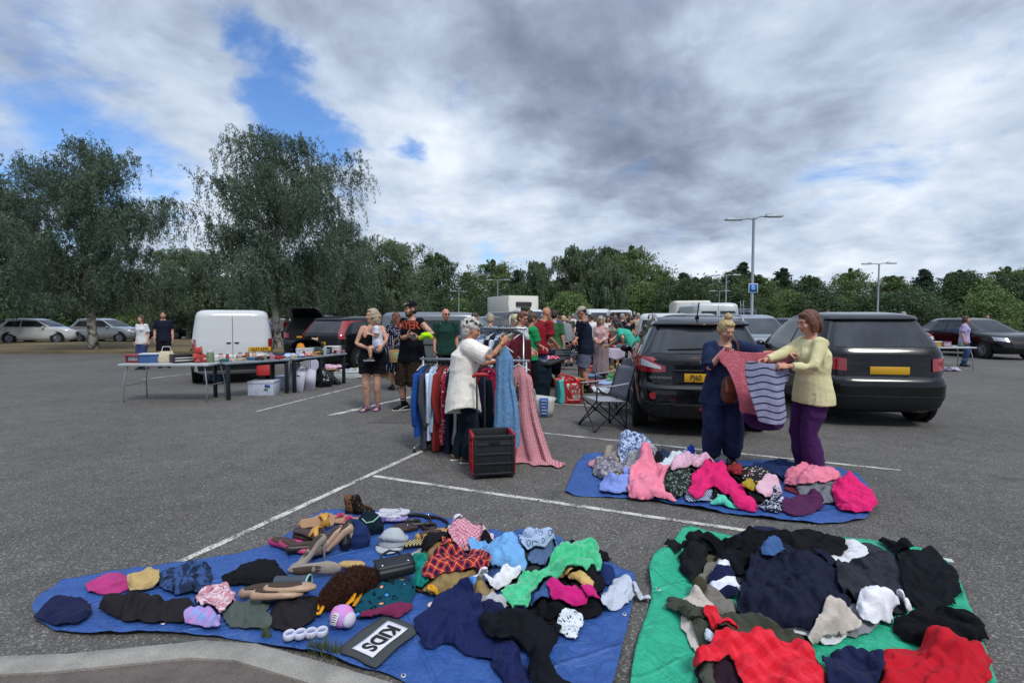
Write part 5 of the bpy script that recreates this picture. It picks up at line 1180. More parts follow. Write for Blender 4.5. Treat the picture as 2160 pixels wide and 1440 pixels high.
 person('curly haired toddler in a white tee shirt on the hip of a woman',bp.x-.02,bp.y,250,.98,z=bp.z-.32,sex='m',fat=1.12,lean=6,head=(25,8,0),hs=1.5,hip=.60,R_=(.12,.22,.92),L_=(-.14,.24,.92),legs=(((.13,.22,.46),(.13,.20,.20)),((-.15,.24,.50),(-.15,.22,.24))),skin='fair',hair=('curly','ash'),top=dict(m=FO('white_tee','#c9c9d0'),hem=.05,loose=1.08,sleeve=.7,sleevew=1.2),bottom=dict(kind='shorts',m=FO('pale_denim','#6f8cb0'),len=.55,loose=1.1),shoes=dict(m=FO('skate_black2','#1a1b22'),sole=SOLE,stripe=SOLE),vox=.011,arml=.8,toe=(.2,.2),name='child')
 p,arms,Mh=person('long haired woman in a navy polka dot dress carrying a jute bag',-2.55,11.3,330,1.68,sex='f',fat=1.15,head=(-25,12,0),L_=(-.24,.12,.98),R_=(.12,.25,1.05),feet=((.08,0),(-.08,.1)),skin='fair',hair=('long','auburn'),top=dict(m=FO('polka_navy','#191d33','dots','#c9cad2',scale=24),hem=.05,loose=1.08,sleeve=.5,name='dress_top'),bottom=dict(kind='skirt',m=FO('polka_navy','#191d33'),to=.42,flare=1.35),shoes=dict(m=SHOEB),vox=.011)
 person('bald man in sunglasses and a dark green polo shirt in front of the grey van',-1.42,11.0,165,1.76,fat=1.15,head=(-15,2,0),hair=None,skin='pink',glasses='dark',top=dict(m=FO('bottle_green_polo','#1d3a32'),hem=.14,loose=1.1,sleeve=.75,sleevew=1.15,collar=True),bottom=dict(kind='trousers',m=BLK),shoes=dict(m=SHOEB),vox=.012)
 p,arms,Mh=person('man in a beige cap, navy jumper and grey shorts at the black table',1.58,10.95,282,1.80,fat=1.12,lean=6,head=(0,26,0),RW=wpt(1211,722,10.75),LW=wpt(1205,727,11.0),feet=((.10,.02),(-.08,-.06)),toe=(.1,-.1),skin='tan',hair=('crop','dark'),cap=dict(m=FO('cap_beige','#a39a88')),top=dict(m=FO('navy_jumper','#1c2130'),hem=.12,loose=1.12,sleeve=1.45,name='jumper'),bottom=dict(kind='shorts',m=FO('grey_blue','#5d6478','mottle','#6a7186',scale=20),len=.88,loose=1.22),shoes=dict(m=SHOEB,sock=FO('sock_black','#141417')),vox=.011,elbows=((.4,-.8,-.6),(-.4,-.8,-.6)),curl=(1,1))
 person('bald man in a dark red shirt bending over the table of clothes',.52,10.6,55,1.82,fat=1.2,lean=22,head=(10,24,0),hair=None,skin='tan',R_=(.2,.35,.95),L_=(-.15,.42,.95),top=dict(m=FO('dark_red','#7d1d27'),hem=.12,loose=1.1,sleeve=.8,sleevew=1.1),bottom=dict(kind='trousers',m=BLUEJ),shoes=dict(m=SHOEB),vox=.012)
 person('woman with short brown hair in a bright green tee shirt with folded arms',.30,9.7,75,1.66,sex='f',fat=1.22,lean=8,head=(0,18,0),R_=(-.08,.25,1.10),L_=(.06,.30,1.06),skin='pink',hair=('short','brown'),glasses='dark',top=dict(m=FO('bright_green','#1d8a52'),hem=.1,loose=1.1,sleeve=.8,sleevew=1.15),bottom=dict(kind='trousers',m=BLK),shoes=dict(m=SHOEB),vox=.012,elbows=((1,-.2,-.8),(-1,-.2,-.8)))
 person('woman with auburn hair and glasses in a white top beside the green tee shirt',.10,9.3,120,1.68,sex='f',fat=1.1,lean=8,head=(10,14,0),R_=(.1,.3,1.0),L_=(-.1,.3,1.0),hair=('short','auburn'),skin='pink',glasses='frame',top=dict(m=FO('pale_grey_white','#bcc0c4'),hem=.1,loose=1.1,sleeve=.7),bottom=dict(kind='trousers',m=BLUEJ),shoes=dict(m=SHOEB),vox=.012)
 person('man in an olive cap standing behind the bald man in red',.28,11.6,110,1.83,fat=1.05,head=(0,10,0),hair=('short','dark'),cap=dict(m=FO('cap_olive','#3b4030')),top=dict(m=FO('brown_tee','#4d3b33'),hem=.12,loose=1.1,sleeve=.7),bottom=dict(kind='trousers',m=BLUEJ),shoes=dict(m=SHOEB),vox=.014)
 person('person in a dull green tee shirt beyond the bald man in red',.98,12.2,30,1.75,fat=1.1,lean=6,head=(0,20,0),hair=('short','dark'),top=dict(m=FO('dull_green','#35603f'),hem=.12,loose=1.1,sleeve=.8),bottom=dict(kind='shorts',m=FO('khaki_o','#6d6350'),len=.95),shoes=dict(m=SHOEB),vox=.014)
 person('stooping man in a cream cap and white shirt behind the hangers',-.12,9.9,150,1.74,fat=1.2,lean=40,head=(0,20,0),R_=(.15,.5,.95),L_=(-.15,.5,.95),hair=('short','grey'),cap=dict(m=FO('cap_cream','#b9b08a')),top=dict(m=FO('white_shirt','#c8cbd2'),hem=.1,loose=1.15,sleeve=.8),bottom=dict(kind='trousers',m=BLUEJ),shoes=dict(m=SHOEB),vox=.013)
 person('fair haired person in a light blue shirt behind the clothes rail',-.52,11.2,20,1.66,fat=1.1,lean=14,head=(0,14,0),hair=('short','ash'),R_=(.15,.35,1.0),L_=(-.15,.35,1.0),top=dict(m=FO('light_blue_shirt','#7fa0bf'),hem=.1,loose=1.12,sleeve=.8),bottom=dict(kind='trousers',m=BLK),shoes=dict(m=SHOEB),vox=.014)
 person('person in a dark navy fleece beside the grey van',-1.0,13.2,60,1.7,fat=1.1,lean=4,head=(0,10,0),hair=('short','brown'),top=dict(m=FO('dark_navy_fleece','#181c29'),hem=.12,loose=1.14,sleeve=1.9),bottom=dict(kind='trousers',m=BLK),shoes=dict(m=SHOEB),vox=.016)
 person('crouching child with long dark hair in a purple patterned top behind the table',1.02,11.9,300,1.45,sex='f',lean=22,head=(0,26,0),hip=.55,feet=((.12,.12),(-.12,.05)),hair=('long','dark'),R_=(.12,.4,.62),L_=(-.12,.4,.62),top=dict(m=FO('purple_print','#2e2438','spots','#57426a','#1d1826',30),hem=.05,loose=1.1,sleeve=1.5),bottom=dict(kind='trousers',m=BLK),shoes=dict(m=SHOEB),vox=.013,name='child')
main_people()
print('people',round(time.time()-T0,1))
def far_people():
 tees={'blue':'#1d3f96','pink':'#c4a0a0','white':'#c9c9c9','teal':'#3fa58c','navy':'#1c2130','grey':'#77797d','red':'#a02a2f','black':'#18181b','stone':'#a39a86','lilac':'#a59bc0','orange':'#b5713a','olive':'#4a4d38'}
 def T(c,**k):return dict(m=FO('far_'+c,tees[c]),hem=k.pop('hem',.12),loose=1.1,sleeve=k.pop('sleeve',.75),**k)
 J=dict(kind='trousers',m=BLUEJ);Bk=dict(kind='trousers',m=BLK);SH=dict(kind='shorts',m=FO('denim_shorts','#3a5078'),len=.6);SHB=dict(kind='shorts',m=BLK,len=.9)
 def P(label,px,Y,az,top,bottom,**k):
  k.setdefault('vox',.018 if Y<22 else.026);k.setdefault('shoes',dict(m=SHOEB));person(label,(px-1080)/F*Y,Y,az,top=top,bottom=bottom,**k)
 P('man in a royal blue tee shirt and black shorts carrying a white bag',1182,19,180,T('blue'),SHB,H=1.78,fat=1.12,hair=('short','dark'),cap=dict(m=BLK),skin='tan')
 P('woman in a pale pink cardigan and patterned long skirt counting money',1268,13.6,200,T('pink',sleeve=1.8,name='cardigan'),dict(kind='skirt',m=FO('mauve_print','#7d6a6e','mottle','#9b8a8a',scale=40),to=.12,flare=1.25),sex='f',H=1.62,fat=1.05,lean=6,head=(-20,28,0),hair=('long','ash'),R_=(.08,.28,1.05),L_=(-.06,.28,1.05),vox=.013)
 P('woman with dark hair and a teal tee shirt bending over the cloth covered table',1334,12.3,292,T('teal',hem=.06),dict(kind='trousers',m=FO('camo_trousers','#3a3b2c','camo','#23241f','#5d5740',10),flare=1.5,loose=1.3),sex='f',H=1.68,fat=1.15,lean=42,head=(0,20,0),hair=('long','dark'),R_=(.1,.62,.92),L_=(-.2,.2,.95),elbows=((.3,-.6,-.4),(-1,-.4,.3)),vox=.012)
 P('woman in a white printed tee shirt and denim shorts in the crowd',1282,20,180,T('white'),SH,sex='f',H=1.66,hair=('long','dark'),skin='tan')
 P('man in a white tee shirt and jeans beside the woman in denim shorts',1297,20.5,190,T('white'),J,H=1.76,fat=1.1,hair=('short','dark'),skin='tan')
 P('man in a dark navy jacket among the crowd',1312,19.5,60,T('navy',sleeve=1.9),J,H=1.74,hair=('short','grey'))
 P('stooping person in a dark blue coat behind the teal tee shirt',1308,15,95,T('navy',sleeve=1.9),Bk,H=1.68,lean=30,head=(0,15,0),hair=('short','dark'))
 P('woman in a cream hat and pink blouse in the crowd',1330,21,240,T('pink'),Bk,sex='f',H=1.62,hair=('bob','grey'),cap=dict(m=FO('cap_cream','#b9b08a'),wide=True))
 P('man in a stone shirt and pale cap with his back turned',1346,22,0,T('stone'),J,H=1.78,fat=1.1,hair=('short','grey'),cap=dict(m=FO('cap_beige','#a39a88')))
 P('grey haired man in a white tee shirt with tan stripes',1380,15.5,205,dict(m=FO('white_tan_stripes','#c9c8c4','vstripe','#a58a62',scale=7),hem=.14,loose=1.12,sleeve=.8),Bk,H=1.68,fat=1.12,hair=('short','grey'),R_=(.12,.25,1.0),L_=(-.2,.05,.85),skin='pink')
 P('woman in a grey top at the distant clothes rail',1360,24,30,T('grey'),Bk,sex='f',H=1.64,hair=('bob','brown'))
 P('man in black at the distant clothes rail',1338,25,100,T('black'),J,H=1.76,hair=('short','dark'))
 P('person in a lilac top walking in the far crowd',1352,27,200,T('lilac'),J,sex='f',H=1.65,hair=('long','blonde'))
 P('person in an orange top by the far stalls',1192,22,150,T('orange'),SH,sex='f',H=1.64,hair=('pony','brown'))
 P('person in olive beside the orange top',1202,23.5,210,T('olive'),J,H=1.74,hair=('short','brown'))
 P('distant man in a red tee shirt by the wide cream table',1243,24,170,T('red'),J,H=1.75,hair=('short','dark'))
 P('distant woman in white right of the beige cap',1252,26,200,T('white'),Bk,sex='f',H=1.64,hair=('long','brown'))
 P('distant man in grey in the middle of the crowd',1319,28,180,T('grey'),J,H=1.76,hair=('short','grey'))
 P('distant woman in black in the middle of the crowd',1327,30,160,T('black'),Bk,sex='f',H=1.64,hair=('long','dark'))
 P('distant man in a blue tee shirt behind the crowd',1367,31,190,T('blue'),SHB,H=1.77,hair=('short','brown'))
 P('distant person in pink under the birch',606,27,200,T('red'),J,sex='f',H=1.66,hair=('long','brown'))
 P('distant person in white under the birch',590,29,160,T('white'),SHB,H=1.75,hair=('short','dark'))
 P('distant person in lilac beyond the white van',575,32,160,T('lilac'),J,sex='f',H=1.64,hair=('long','blonde'))
 rr=random.Random(77);jobs=[('red','f',1160,21),('navy','f',1172,24),('white','m',1210,27),('black','m',1222,22.5),('lilac','m',1232,29),('stone','f',1246,21),('blue','f',1276,26),('olive','f',1289,24),('teal','m',1304,31),('grey','f',1334,27),('orange','m',1342,33),('pink','m',1356,29),('red','m',1371,26),('navy','m',1388,28),('white','f',1396,24),('blue','m',1404,31),('black','f',1150,26),('stone','m',1140,30)]
 for c,sx,px,Y in jobs:
  P('far off '+('woman' if sx=='f' else 'man')+' in '+c+' strolling between the distant stalls',px,Y,rr.uniform(0,360),T(c),rr.choice((J,Bk,SHB)),sex=sx,H=(1.64 if sx=='f' else 1.77)+rr.uniform(-.05,.05),fat=rr.uniform(.95,1.2),lean=rr.choice((0,4,14)),hair=(rr.choice(('long','bob','pony'))if sx=='f' else 'short',rr.choice(('brown','dark','blonde','grey'))),feet=((.1,.12),(-.1,-.12)),vox=.028)
 jobs=[('white','m',1258,17.5),('red','f',1292,18),('navy','m',1326,17.5),('stone','f',1300,16.5),('black','m',1362,18.5),('blue','f',1398,19),('pink','f',1222,18),('grey','m',1200,17),('olive','m',1152,16.5),('lilac','f',1412,22),('white','f',1318,23.5),('orange','f',1272,22.5)]
 for c,sx,px,Y in jobs:
  P(('woman' if sx=='f' else 'man')+' in '+c+' stooping over goods at the middle distance stalls',px,Y,rr.uniform(20,340),T(c,sleeve=rr.choice((.7,1.8))),rr.choice((J,Bk,SHB)),sex=sx,H=1.62 if sx=='f' else 1.75,fat=rr.uniform(.95,1.2),lean=rr.uniform(10,38),head=(0,14,0),hair=(rr.choice(('long','bob','pony'))if sx=='f' else 'short',rr.choice(('brown','dark','blonde','grey'))),R_=(.14,.42,1.0),L_=(-.14,.36,.98),vox=.02)
 P('man in a grey tee shirt looking at the stalls on the right',1745,15,40,T('grey'),J,H=1.77,hair=('short','brown'))
 P('woman in a pink top beside the man in grey on the right',1775,15.5,320,T('pink'),Bk,sex='f',H=1.66,hair=('long','blonde'))
 P('man in a stone shirt far on the right',1905,19,250,T('stone'),SHB,H=1.8,hair=('short','grey'))
 P('woman in lilac far on the right',2035,17,140,T('lilac'),J,sex='f',H=1.64,hair=('bob','brown'))
 P('man in orange near the right edge of the car park',2080,23,200,T('orange'),J,H=1.76,hair=('short','dark'))
 P('woman in white at a stall on the left',300,16,190,T('white'),J,sex='f',H=1.66,hair=('long','brown'))
 P('man in navy at a stall on the left',345,16.5,150,T('navy'),SHB,H=1.8,hair=('short','dark'))
 P('person in red behind the left tables',455,12.5,200,T('red'),J,H=1.7,hair=('short','dark'))
far_people()
print('far people',round(time.time()-T0,1))
def paint(name,c,rough=.25,coat=1.0,metal=.0,dirt=.5):
 if name in MATS:return MATS[name]
 m=bpy.data.materials.new(name);m.use_nodes=True;MATS[name]=m;t=NT(m.node_tree);b=t.n['Principled BSDF']
 co=t.new('ShaderNodeTexCoord').outputs['Object'];s=t.new('ShaderNodeSeparateXYZ');t.l.new(co,s.inputs[0])
 n=t.noise(co,5,6,.7);k=t.math('MULTIPLY',t.map(t.math('ADD',s.outputs[2],t.math('MULTIPLY',n,.6)),.35,1.15,dirt,.03),t.map(n,.35,.7))
 t.put(b.inputs['Base Color'],t.mix(k,C4(c),(.17,.155,.135,1)));b.inputs['Metallic'].default_value=metal
 t.put(b.inputs['Roughness'],t.math('ADD',t.math('MULTIPLY',k,.4),rough));b.inputs['Coat Weight'].default_value=coat*.6;b.inputs['Specular IOR Level'].default_value=.2;t.put(b.inputs['Coat Roughness'],t.math('ADD',t.math('MULTIPLY',k,.4),.05));return m
P_BLACK=paint('black_paint','#05070b',dirt=.05);P_WHITE=paint('white_paint','#c3c6c6',dirt=.35);P_GREY=paint('grey_paint','#6d7378',metal=.4);P_SILVER=paint('silver_paint','#9aa0a6',metal=.5);P_NAVY=paint('navy_paint','#131b2e',dirt=.2);P_RED=paint('red_paint','#8c1a20');P_CREAM=paint('cream_paint','#dcd8cd',rough=.4,coat=.2,dirt=.1)
def glass_mat():
 m=bpy.data.materials.new('car_glass');m.use_nodes=True;t=NT(m.node_tree);b=t.n['Principled BSDF']
 co=t.new('ShaderNodeTexCoord').outputs['Object'];n=t.noise(co,2.5,4,.6)
 t.put(b.inputs['Base Color'],t.ramp(n,[(.3,(.014,.017,.021)),(.7,(.038,.043,.05))]));b.inputs['Roughness'].default_value=.04;b.inputs['Specular IOR Level'].default_value=.5;return m
GLASS=glass_mat();PLAST=mat('black_plastic','#16181b',.55,bump=.1,bscale=300);RUB=mat('tyre_rubber','#17171a',.85);RIM=mat('alloy_rim','#7c8188',.35,.7);RED_L=mat('red_lens','#8c0d18',.12,coat=1,var=.02);CLR_L=mat('clear_lens','#b9bcc2',.12,coat=1,var=.05);PL_Y=mat('plate_yellow','#c99a1c',.35,var=.03);PL_W=mat('plate_white','#c9ccd0',.35,var=.03);PL_T=mat('plate_letter','#101010',.5,var=0);CHR=mat('chrome','#c9ccd2',.12,1.0,var=0)
class Shell:
 """car body as a stack of rounded outlines: z, half width, rear y, front y"""
 def __init__(s,keys,n=7.0):s.k=np.array(keys,float);s.n=n
 def sl(s,z):return[float(np.interp(z,s.k[:,0],s.k[:,i]))for i in(1,2,3)]
 def rear(s,x,z,o=0.0):
  w,r,f=s.sl(z);yc,h=(r+f)/2,(f-r)/2;q=max(0.0,1-min(1,abs(x)/w)**s.n)**(1/s.n);return(x,yc-h*q-o,z)
 def front(s,x,z,o=0.0):
  w,r,f=s.sl(z);yc,h=(r+f)/2,(f-r)/2;q=max(0.0,1-min(1,abs(x)/w)**s.n)**(1/s.n);return(x,yc+h*q+o,z)
 def side(s,y,z,sg,o=0.0):
  w,r,f=s.sl(z);yc,h=(r+f)/2,(f-r)/2;q=max(0.0,1-min(1,abs((y-yc)/h))**s.n)**(1/s.n);return(sg*(w*q+o),y,z)
 def body(s,m,root,name='body'):
  b=MB();zs=[]
  for a,c in zip(s.k[:-1,0],s.k[1:,0]):zs+=list(np.linspace(a,c,max(2,int((c-a)/.035)))[:-1])
  zs.append(s.k[-1,0]);N=72;vs=[];fs=[]
  for i,z in enumerate(zs):
   w,r,f=s.sl(z);yc,h=(r+f)/2,(f-r)/2
   for k in range(N):
    a=6.2832*(k+.5)/N;c,q=math.cos(a),math.sin(a);vs.append((w*math.copysign(abs(c)**(2/s.n),c),yc+h*math.copysign(abs(q)**(2/s.n),q),z))
  for i in range(len(zs)-1):
   for k in range(N):fs.append((i*N+k,i*N+(k+1)%N,(i+1)*N+(k+1)%N,(i+1)*N+k))
  fs.append(tuple(range(N-1,-1,-1)));fs.append(tuple(range((len(zs)-1)*N,len(zs)*N)));b.add(vs,fs)
  return b.build(name,m,root,autosmooth=38)
 def patch(s,kind,poly_fn,nu,nv,m,root,name,o=.006,th=.006,sg=1):
  """poly_fn(u, v) -> (x or y, z) on the rear, front or side skin"""
  b=MB()
  def fn(u,v):
   a,z=poly_fn(u,v);return s.rear(a,z,o)if kind=='rear' else s.front(a,z,o)if kind=='front' else s.side(a,z,sg,o)
  b.grid(fn,nu,nv);return b.build(name,m,root,solid=th,autosmooth=40)
def quadfn(a,b,c,d):
 """bilinear: a bottom-left, b bottom-right, c top-right, d top-left"""
 return lambda u,v:tuple((a[i]*(1-u)+b[i]*u)*(1-v)+(d[i]*(1-u)+c[i]*u)*v for i in(0,1))
def wheel(root,x,y,r,w=.2,sg=1):
 b=MB();b.tube([(x-sg*w,y,r),(x-sg*w*.92,y,r),(x-sg*.015,y,r),(x,y,r)],[r*.93,r,r,r*.92],28,0,(0,0,1),round_=False);o=b.build('wheel',RUB,root,autosmooth=40)
 b=MB();b.tube([(x-sg*.02,y,r),(x+sg*.006,y,r)],[r*.64,r*.62],24,0,(0,0,1),round_=False)
 for k in range(5):
  a=k*1.2566;b.tube([(x+sg*.012,y+math.cos(a)*r*.1,r+math.sin(a)*r*.1),(x+sg*.010,y+math.cos(a)*r*.58,r+math.sin(a)*r*.58)],[.03,.022],6)
 b.build('rim',RIM,o,autosmooth=40)
def plate(root,s,x,z,txt,m,kind='rear',o=.014,w=.52):
 f=s.rear if kind=='rear' else s.front;p=Vector(f(x,z,o));b=MB();b.box((p.x,p.y,z),(w,.01,.111));q=b.build('number_plate',m,root,bevel=.003)
 if txt:text('plate_letters',txt,.098,PL_T,q,Matrix.Translation((p.x,p.y-.0062 if kind=='rear' else p.y+.0062,z))@(Matrix.Rotation(R(180),4,'Z')if kind=='front' else Matrix())@Matrix.Rotation(R(90),4,'X'),.001,(.82,1.05),1.02,bold=.002)
 return q
HATCH=[(.22,.74,-1.98,2.02),(.30,.84,-2.10,2.12),(.45,.885,-2.165,2.17),(.62,.892,-2.165,2.16),(.68,.892,-2.14,2.13),(.72,.89,-2.085,2.11),(.85,.892,-2.065,2.02),(.95,.885,-2.06,1.75),(1.0,.875,-2.05,1.35),(1.03,.865,-2.04,1.05),(1.09,.845,-2.00,.93),(1.16,.815,-1.94,.82),(1.47,.66,-1.68,.22),(1.50,.655,-1.72,.16),(1.535,.63,-1.68,.06),(1.575,.57,-1.45,-.12),(1.60,.46,-1.15,-.35),(1.607,.30,-.95,-.5)]
VAN=[(.25,.78,-2.2,2.1),(.33,.90,-2.32,2.25),(.5,.93,-2.36,2.32),(.7,.93,-2.34,2.3),(.74,.93,-2.30,2.26),(.95,.93,-2.29,2.1),(1.06,.925,-2.28,1.72),(1.12,.915,-2.27,1.55),(1.4,.88,-2.24,1.25),(1.7,.83,-2.2,.9),(1.78,.80,-2.16,.78),(1.83,.73,-2.08,.6),(1.85,.6,-1.95,.45)]
TALLVAN=[(.3,.85,-2.6,2.5),(.4,.96,-2.72,2.65),(.6,.99,-2.75,2.72),(.95,.99,-2.72,2.62),(1.15,.985,-2.71,2.35),(1.25,.98,-2.70,2.05),(1.6,.95,-2.69,1.75),(2.05,.90,-2.66,1.3),(2.2,.87,-2.62,1.05),(2.27,.80,-2.55,.85),(2.3,.65,-2.4,.7)]
def hatch(x,y,az,m,label,scale=1.0,zs=1.0,txt='',lights='mid',name='parked_car',group=None,detail=False,cat='car',rails=False,keys=HATCH,plate_m=None,open_boot=False):
 k=np.array(keys,float);k[:,0]=.22+(k[:,0]-.22)*zs;s=Shell(k);root=empty(name,(x,y,0),R(-az),label,cat,group,scale)
 z=lambda v:.22+(v-.22)*zs
 bo=s.body(m,root)
 bw=.80;s.patch('rear',quadfn((-.76,z(1.115)),(.76,z(1.115)),(.60,z(1.465)),(-.60,z(1.465))),15,7,GLASS,root,'rear_window')
 s.patch('front',quadfn((-.76,z(1.07)),(.76,z(1.07)),(.58,z(1.49)),(-.58,z(1.49))),13,6,GLASS,root,'windscreen')
 for sg in(1,-1):
  for a,b_,c,d in(((-1.62,z(1.09)),(-.72,z(1.07)),(-.74,z(1.44)),(-1.38,z(1.42))),((-.66,z(1.07)),(.78,z(1.05)),(.12,z(1.45)),(-.68,z(1.45)))):
   s.patch('side',quadfn(a,b_,c,d),8,5,GLASS,root,'side_window',sg=sg)
  wv=mat('arch_black','#0a0a0b',.8)
  for wy in(-1.30,1.33):
   w,_,_=s.sl(.45);b=MB();b.tube([(sg*(w-.06),wy,.37),(sg*(w+.002),wy,.37)],[.40,.40],26,0,(0,0,1),round_=False);b.build('wheel_arch',wv,root,autosmooth=40);wheel(root,sg*(w+.008),wy,.335,.21,sg)
  b=MB();p=s.side(.62,z(1.04),sg,.10);b.ell(p,(.10,.07,.075),12,8);b.build('mirror',m,root)
  if lights=='tall':fn=quadfn((.56*sg,z(.98)),(.84*sg,z(.96)),(.70*sg,z(1.44)),(.60*sg,z(1.45)))
  else:fn=None
  if fn:s.patch('rear',lambda u,v:((.70+.125*u-.155*v)*sg,z(.94+.52*v)),14,18,RED_L,root,'tail_light',.02,.02)
  elif not detail:s.patch('rear',lambda u,v:((.56+.32*u)*sg,z(.82+.17*v-.03*(1-u))),8,6,RED_L,root,'tail_light',.012,.012)
  s.patch('front',lambda u,v:((.52+.32*u)*sg,z(.68+.14*v+.05*u)),8,5,CLR_L,root,'headlight',.008,.012)
 s.patch('front',quadfn((-.42,z(.45)),(.42,z(.45)),(.48,z(.72)),(-.48,z(.72))),10,5,PLAST,root,'grille',.006,.01)
 s.patch('rear',lambda u,v:((-1+2*u)*.80,z(.26+.20*v)),16,5,PLAST,root,'bumper_trim',.008,.014)
 if txt or plate_m:plate(root,s,0,z(.80),txt,plate_m or PL_Y)
 if open_boot:
  b=MB();b.grid(lambda u,v:((-.62+1.24*u)*(1-.1*v),-1.66-.95*v,z(1.50)+.30*v+.10*math.sin(v*3)),8,8);b.build('tailgate',m,root,solid=.05)
  s.patch('rear',quadfn((-.72,z(.74)),(.72,z(.74)),(.58,z(1.46)),(-.58,z(1.46))),8,8,mat('boot_dark','#0c0c0d',.9),root,'boot_opening',.016,.006)
 if rails:
  for sg in(1,-1):
   b=MB();P=[(sg*.585,yy,z(zz))for yy,zz in((-1.55,1.545),(-1.45,1.615),(-.9,1.645),(-.1,1.64),(.0,1.585))];b.tube(P,[.016]*5,8);b.build('roof_rail',mat('rail_silver','#b4b8bd',.3,.8),root)
 return root,s
def main_car():
 cx,cy=2.93,8.75;az=11
 root,s=hatch(cx,cy,az,P_BLACK,'black crossover car with the yellow plate and roof rails parked behind the blonde woman',1.0,1.0,'PJ60',detail=True,rails=True,name='parked_car')
 for c in root.children:
  if c.name.startswith('number_plate'):c.children[0].location.x-=.115
 for sg in(1,-1):
  def lamp(u,v):
   x=.50+.385*u;zc=.905+.07*u**1.4;hh=.035+.085*u;return(x*sg,zc+(v-.42)*2*hh*(1-.3*(u>.95)))
  l=s.patch('rear',lamp,22,8,RED_L,root,'tail_light',.016,.018)
  s.patch('rear',lambda u,v:((.56+.26*u)*sg,.918+.062*u+(v-.3)*(.035+.06*u)),14,5,CLR_L,l,'clear_lens',.027,.01)
  s.patch('side',lambda u,v:(-2.02+.34*u,.90+.16*v-.03*u+.05*u*v),8,5,RED_L,l,'side_lens',.012,.012,sg)
  b=MB();p=Vector(s.rear(.66*sg,.56,.0));b.tube([p+Vector((0,.01,0)),p+Vector((0,-.012,0))],[.048,.046],18,round_=False,ref=(0,0,1));b.build('reflector',RED_L,root,autosmooth=40)
 s.patch('rear',lambda u,v:((-.40+.80*u),.735+.145*v),12,5,mat('recess_black','#07080a',.35),root,'plate_recess',.006,.006)
 b=MB();b.tube([s.rear(xx,.89,.012)for xx in np.linspace(-.40,.40,9)],[(.014,.016)]*9,8);b.build('tailgate_handle',P_BLACK,root)
 s.patch('rear',lambda u,v:((-1+2*u)*.82,.655+.03*v),18,3,PLAST,root,'bumper_step',.02,.02)
 s.patch('rear',lambda u,v:((-1+2*u)*.42,.30+.15*v),12,4,mat('diffuser_black','#0b0c0e',.6),root,'diffuser',.02,.02)
 b=MB();p=Vector(s.rear(0,.40,.03));b.box(tuple(p),(.16,.02,.045));b.build('fog_lamp',RED_L,root,bevel=.005)
 for sg in(1,-1):
  b=MB();b.tube([s.rear(sg*xx,zz,.01)for xx,zz in((.74,.47),(.45,.455),(.40,.47))],[.012]*3,7);b.build('bumper_crease',P_BLACK,root)
 b=MB();b.tube([s.rear(xx,.705,.002)for xx in np.linspace(-.86,.86,21)],[.005]*21,5);b.build('shut_line',mat('gap_black','#020203',.9),root)
 b=MB();b.grid(lambda u,v:((-.63+1.26*u)*(1-.03*v),-1.765+.16*v+.09*abs(u*2-1)**2.4,1.497+.045*v),15,4);b.build('spoiler',P_BLACK,root,solid=.022)
 b=MB();b.box((0,-1.762,1.496),(.34,.02,.02));b.build('brake_lamp',mat('dark_red_lens','#3a0a12',.2),root)
 b=MB();P=[s.rear(-.46+.5*t,1.165+.02*t,.022)for t in np.linspace(0,1,7)];b.tube(P,[.006,.009,.011,.012,.013,.013,.012],6);b.tube([s.rear(.04,1.185,.02),s.rear(.04,1.14,.02)],[.02,.025],8);b.build('wiper',PLAST,root)
 b=MB();b.tube([(0,-1.36,1.585),(0,-1.38,1.62)],[.032,.02],10);b.tube([(0,-1.38,1.61),(0,-1.52,1.80)],[.007,.010],7);b.build('aerial',PLAST,root)
 e=MB();p=Vector(s.rear(0,1.0,.012));e.tube([p+Vector((.052*math.cos(a),0,.045*math.sin(a)))for a in[i*6.2832/20 for i in range(21)]],[.008]*21,8,0,(0,1,0));e.box((p.x,p.y,p.z),(.125,.012,.022));e.build('badge',CHR,root)
 pt=Vector(s.rear(-.56,.795,.012));text('model_letters','QASHQAI',.052,CHR,root,Matrix.Translation(pt)@Matrix.Rotation(R(-4),4,'Z')@Matrix.Rotation(R(88),4,'X'),.003,(1.15,.8),1.1)
 return root
main_car()
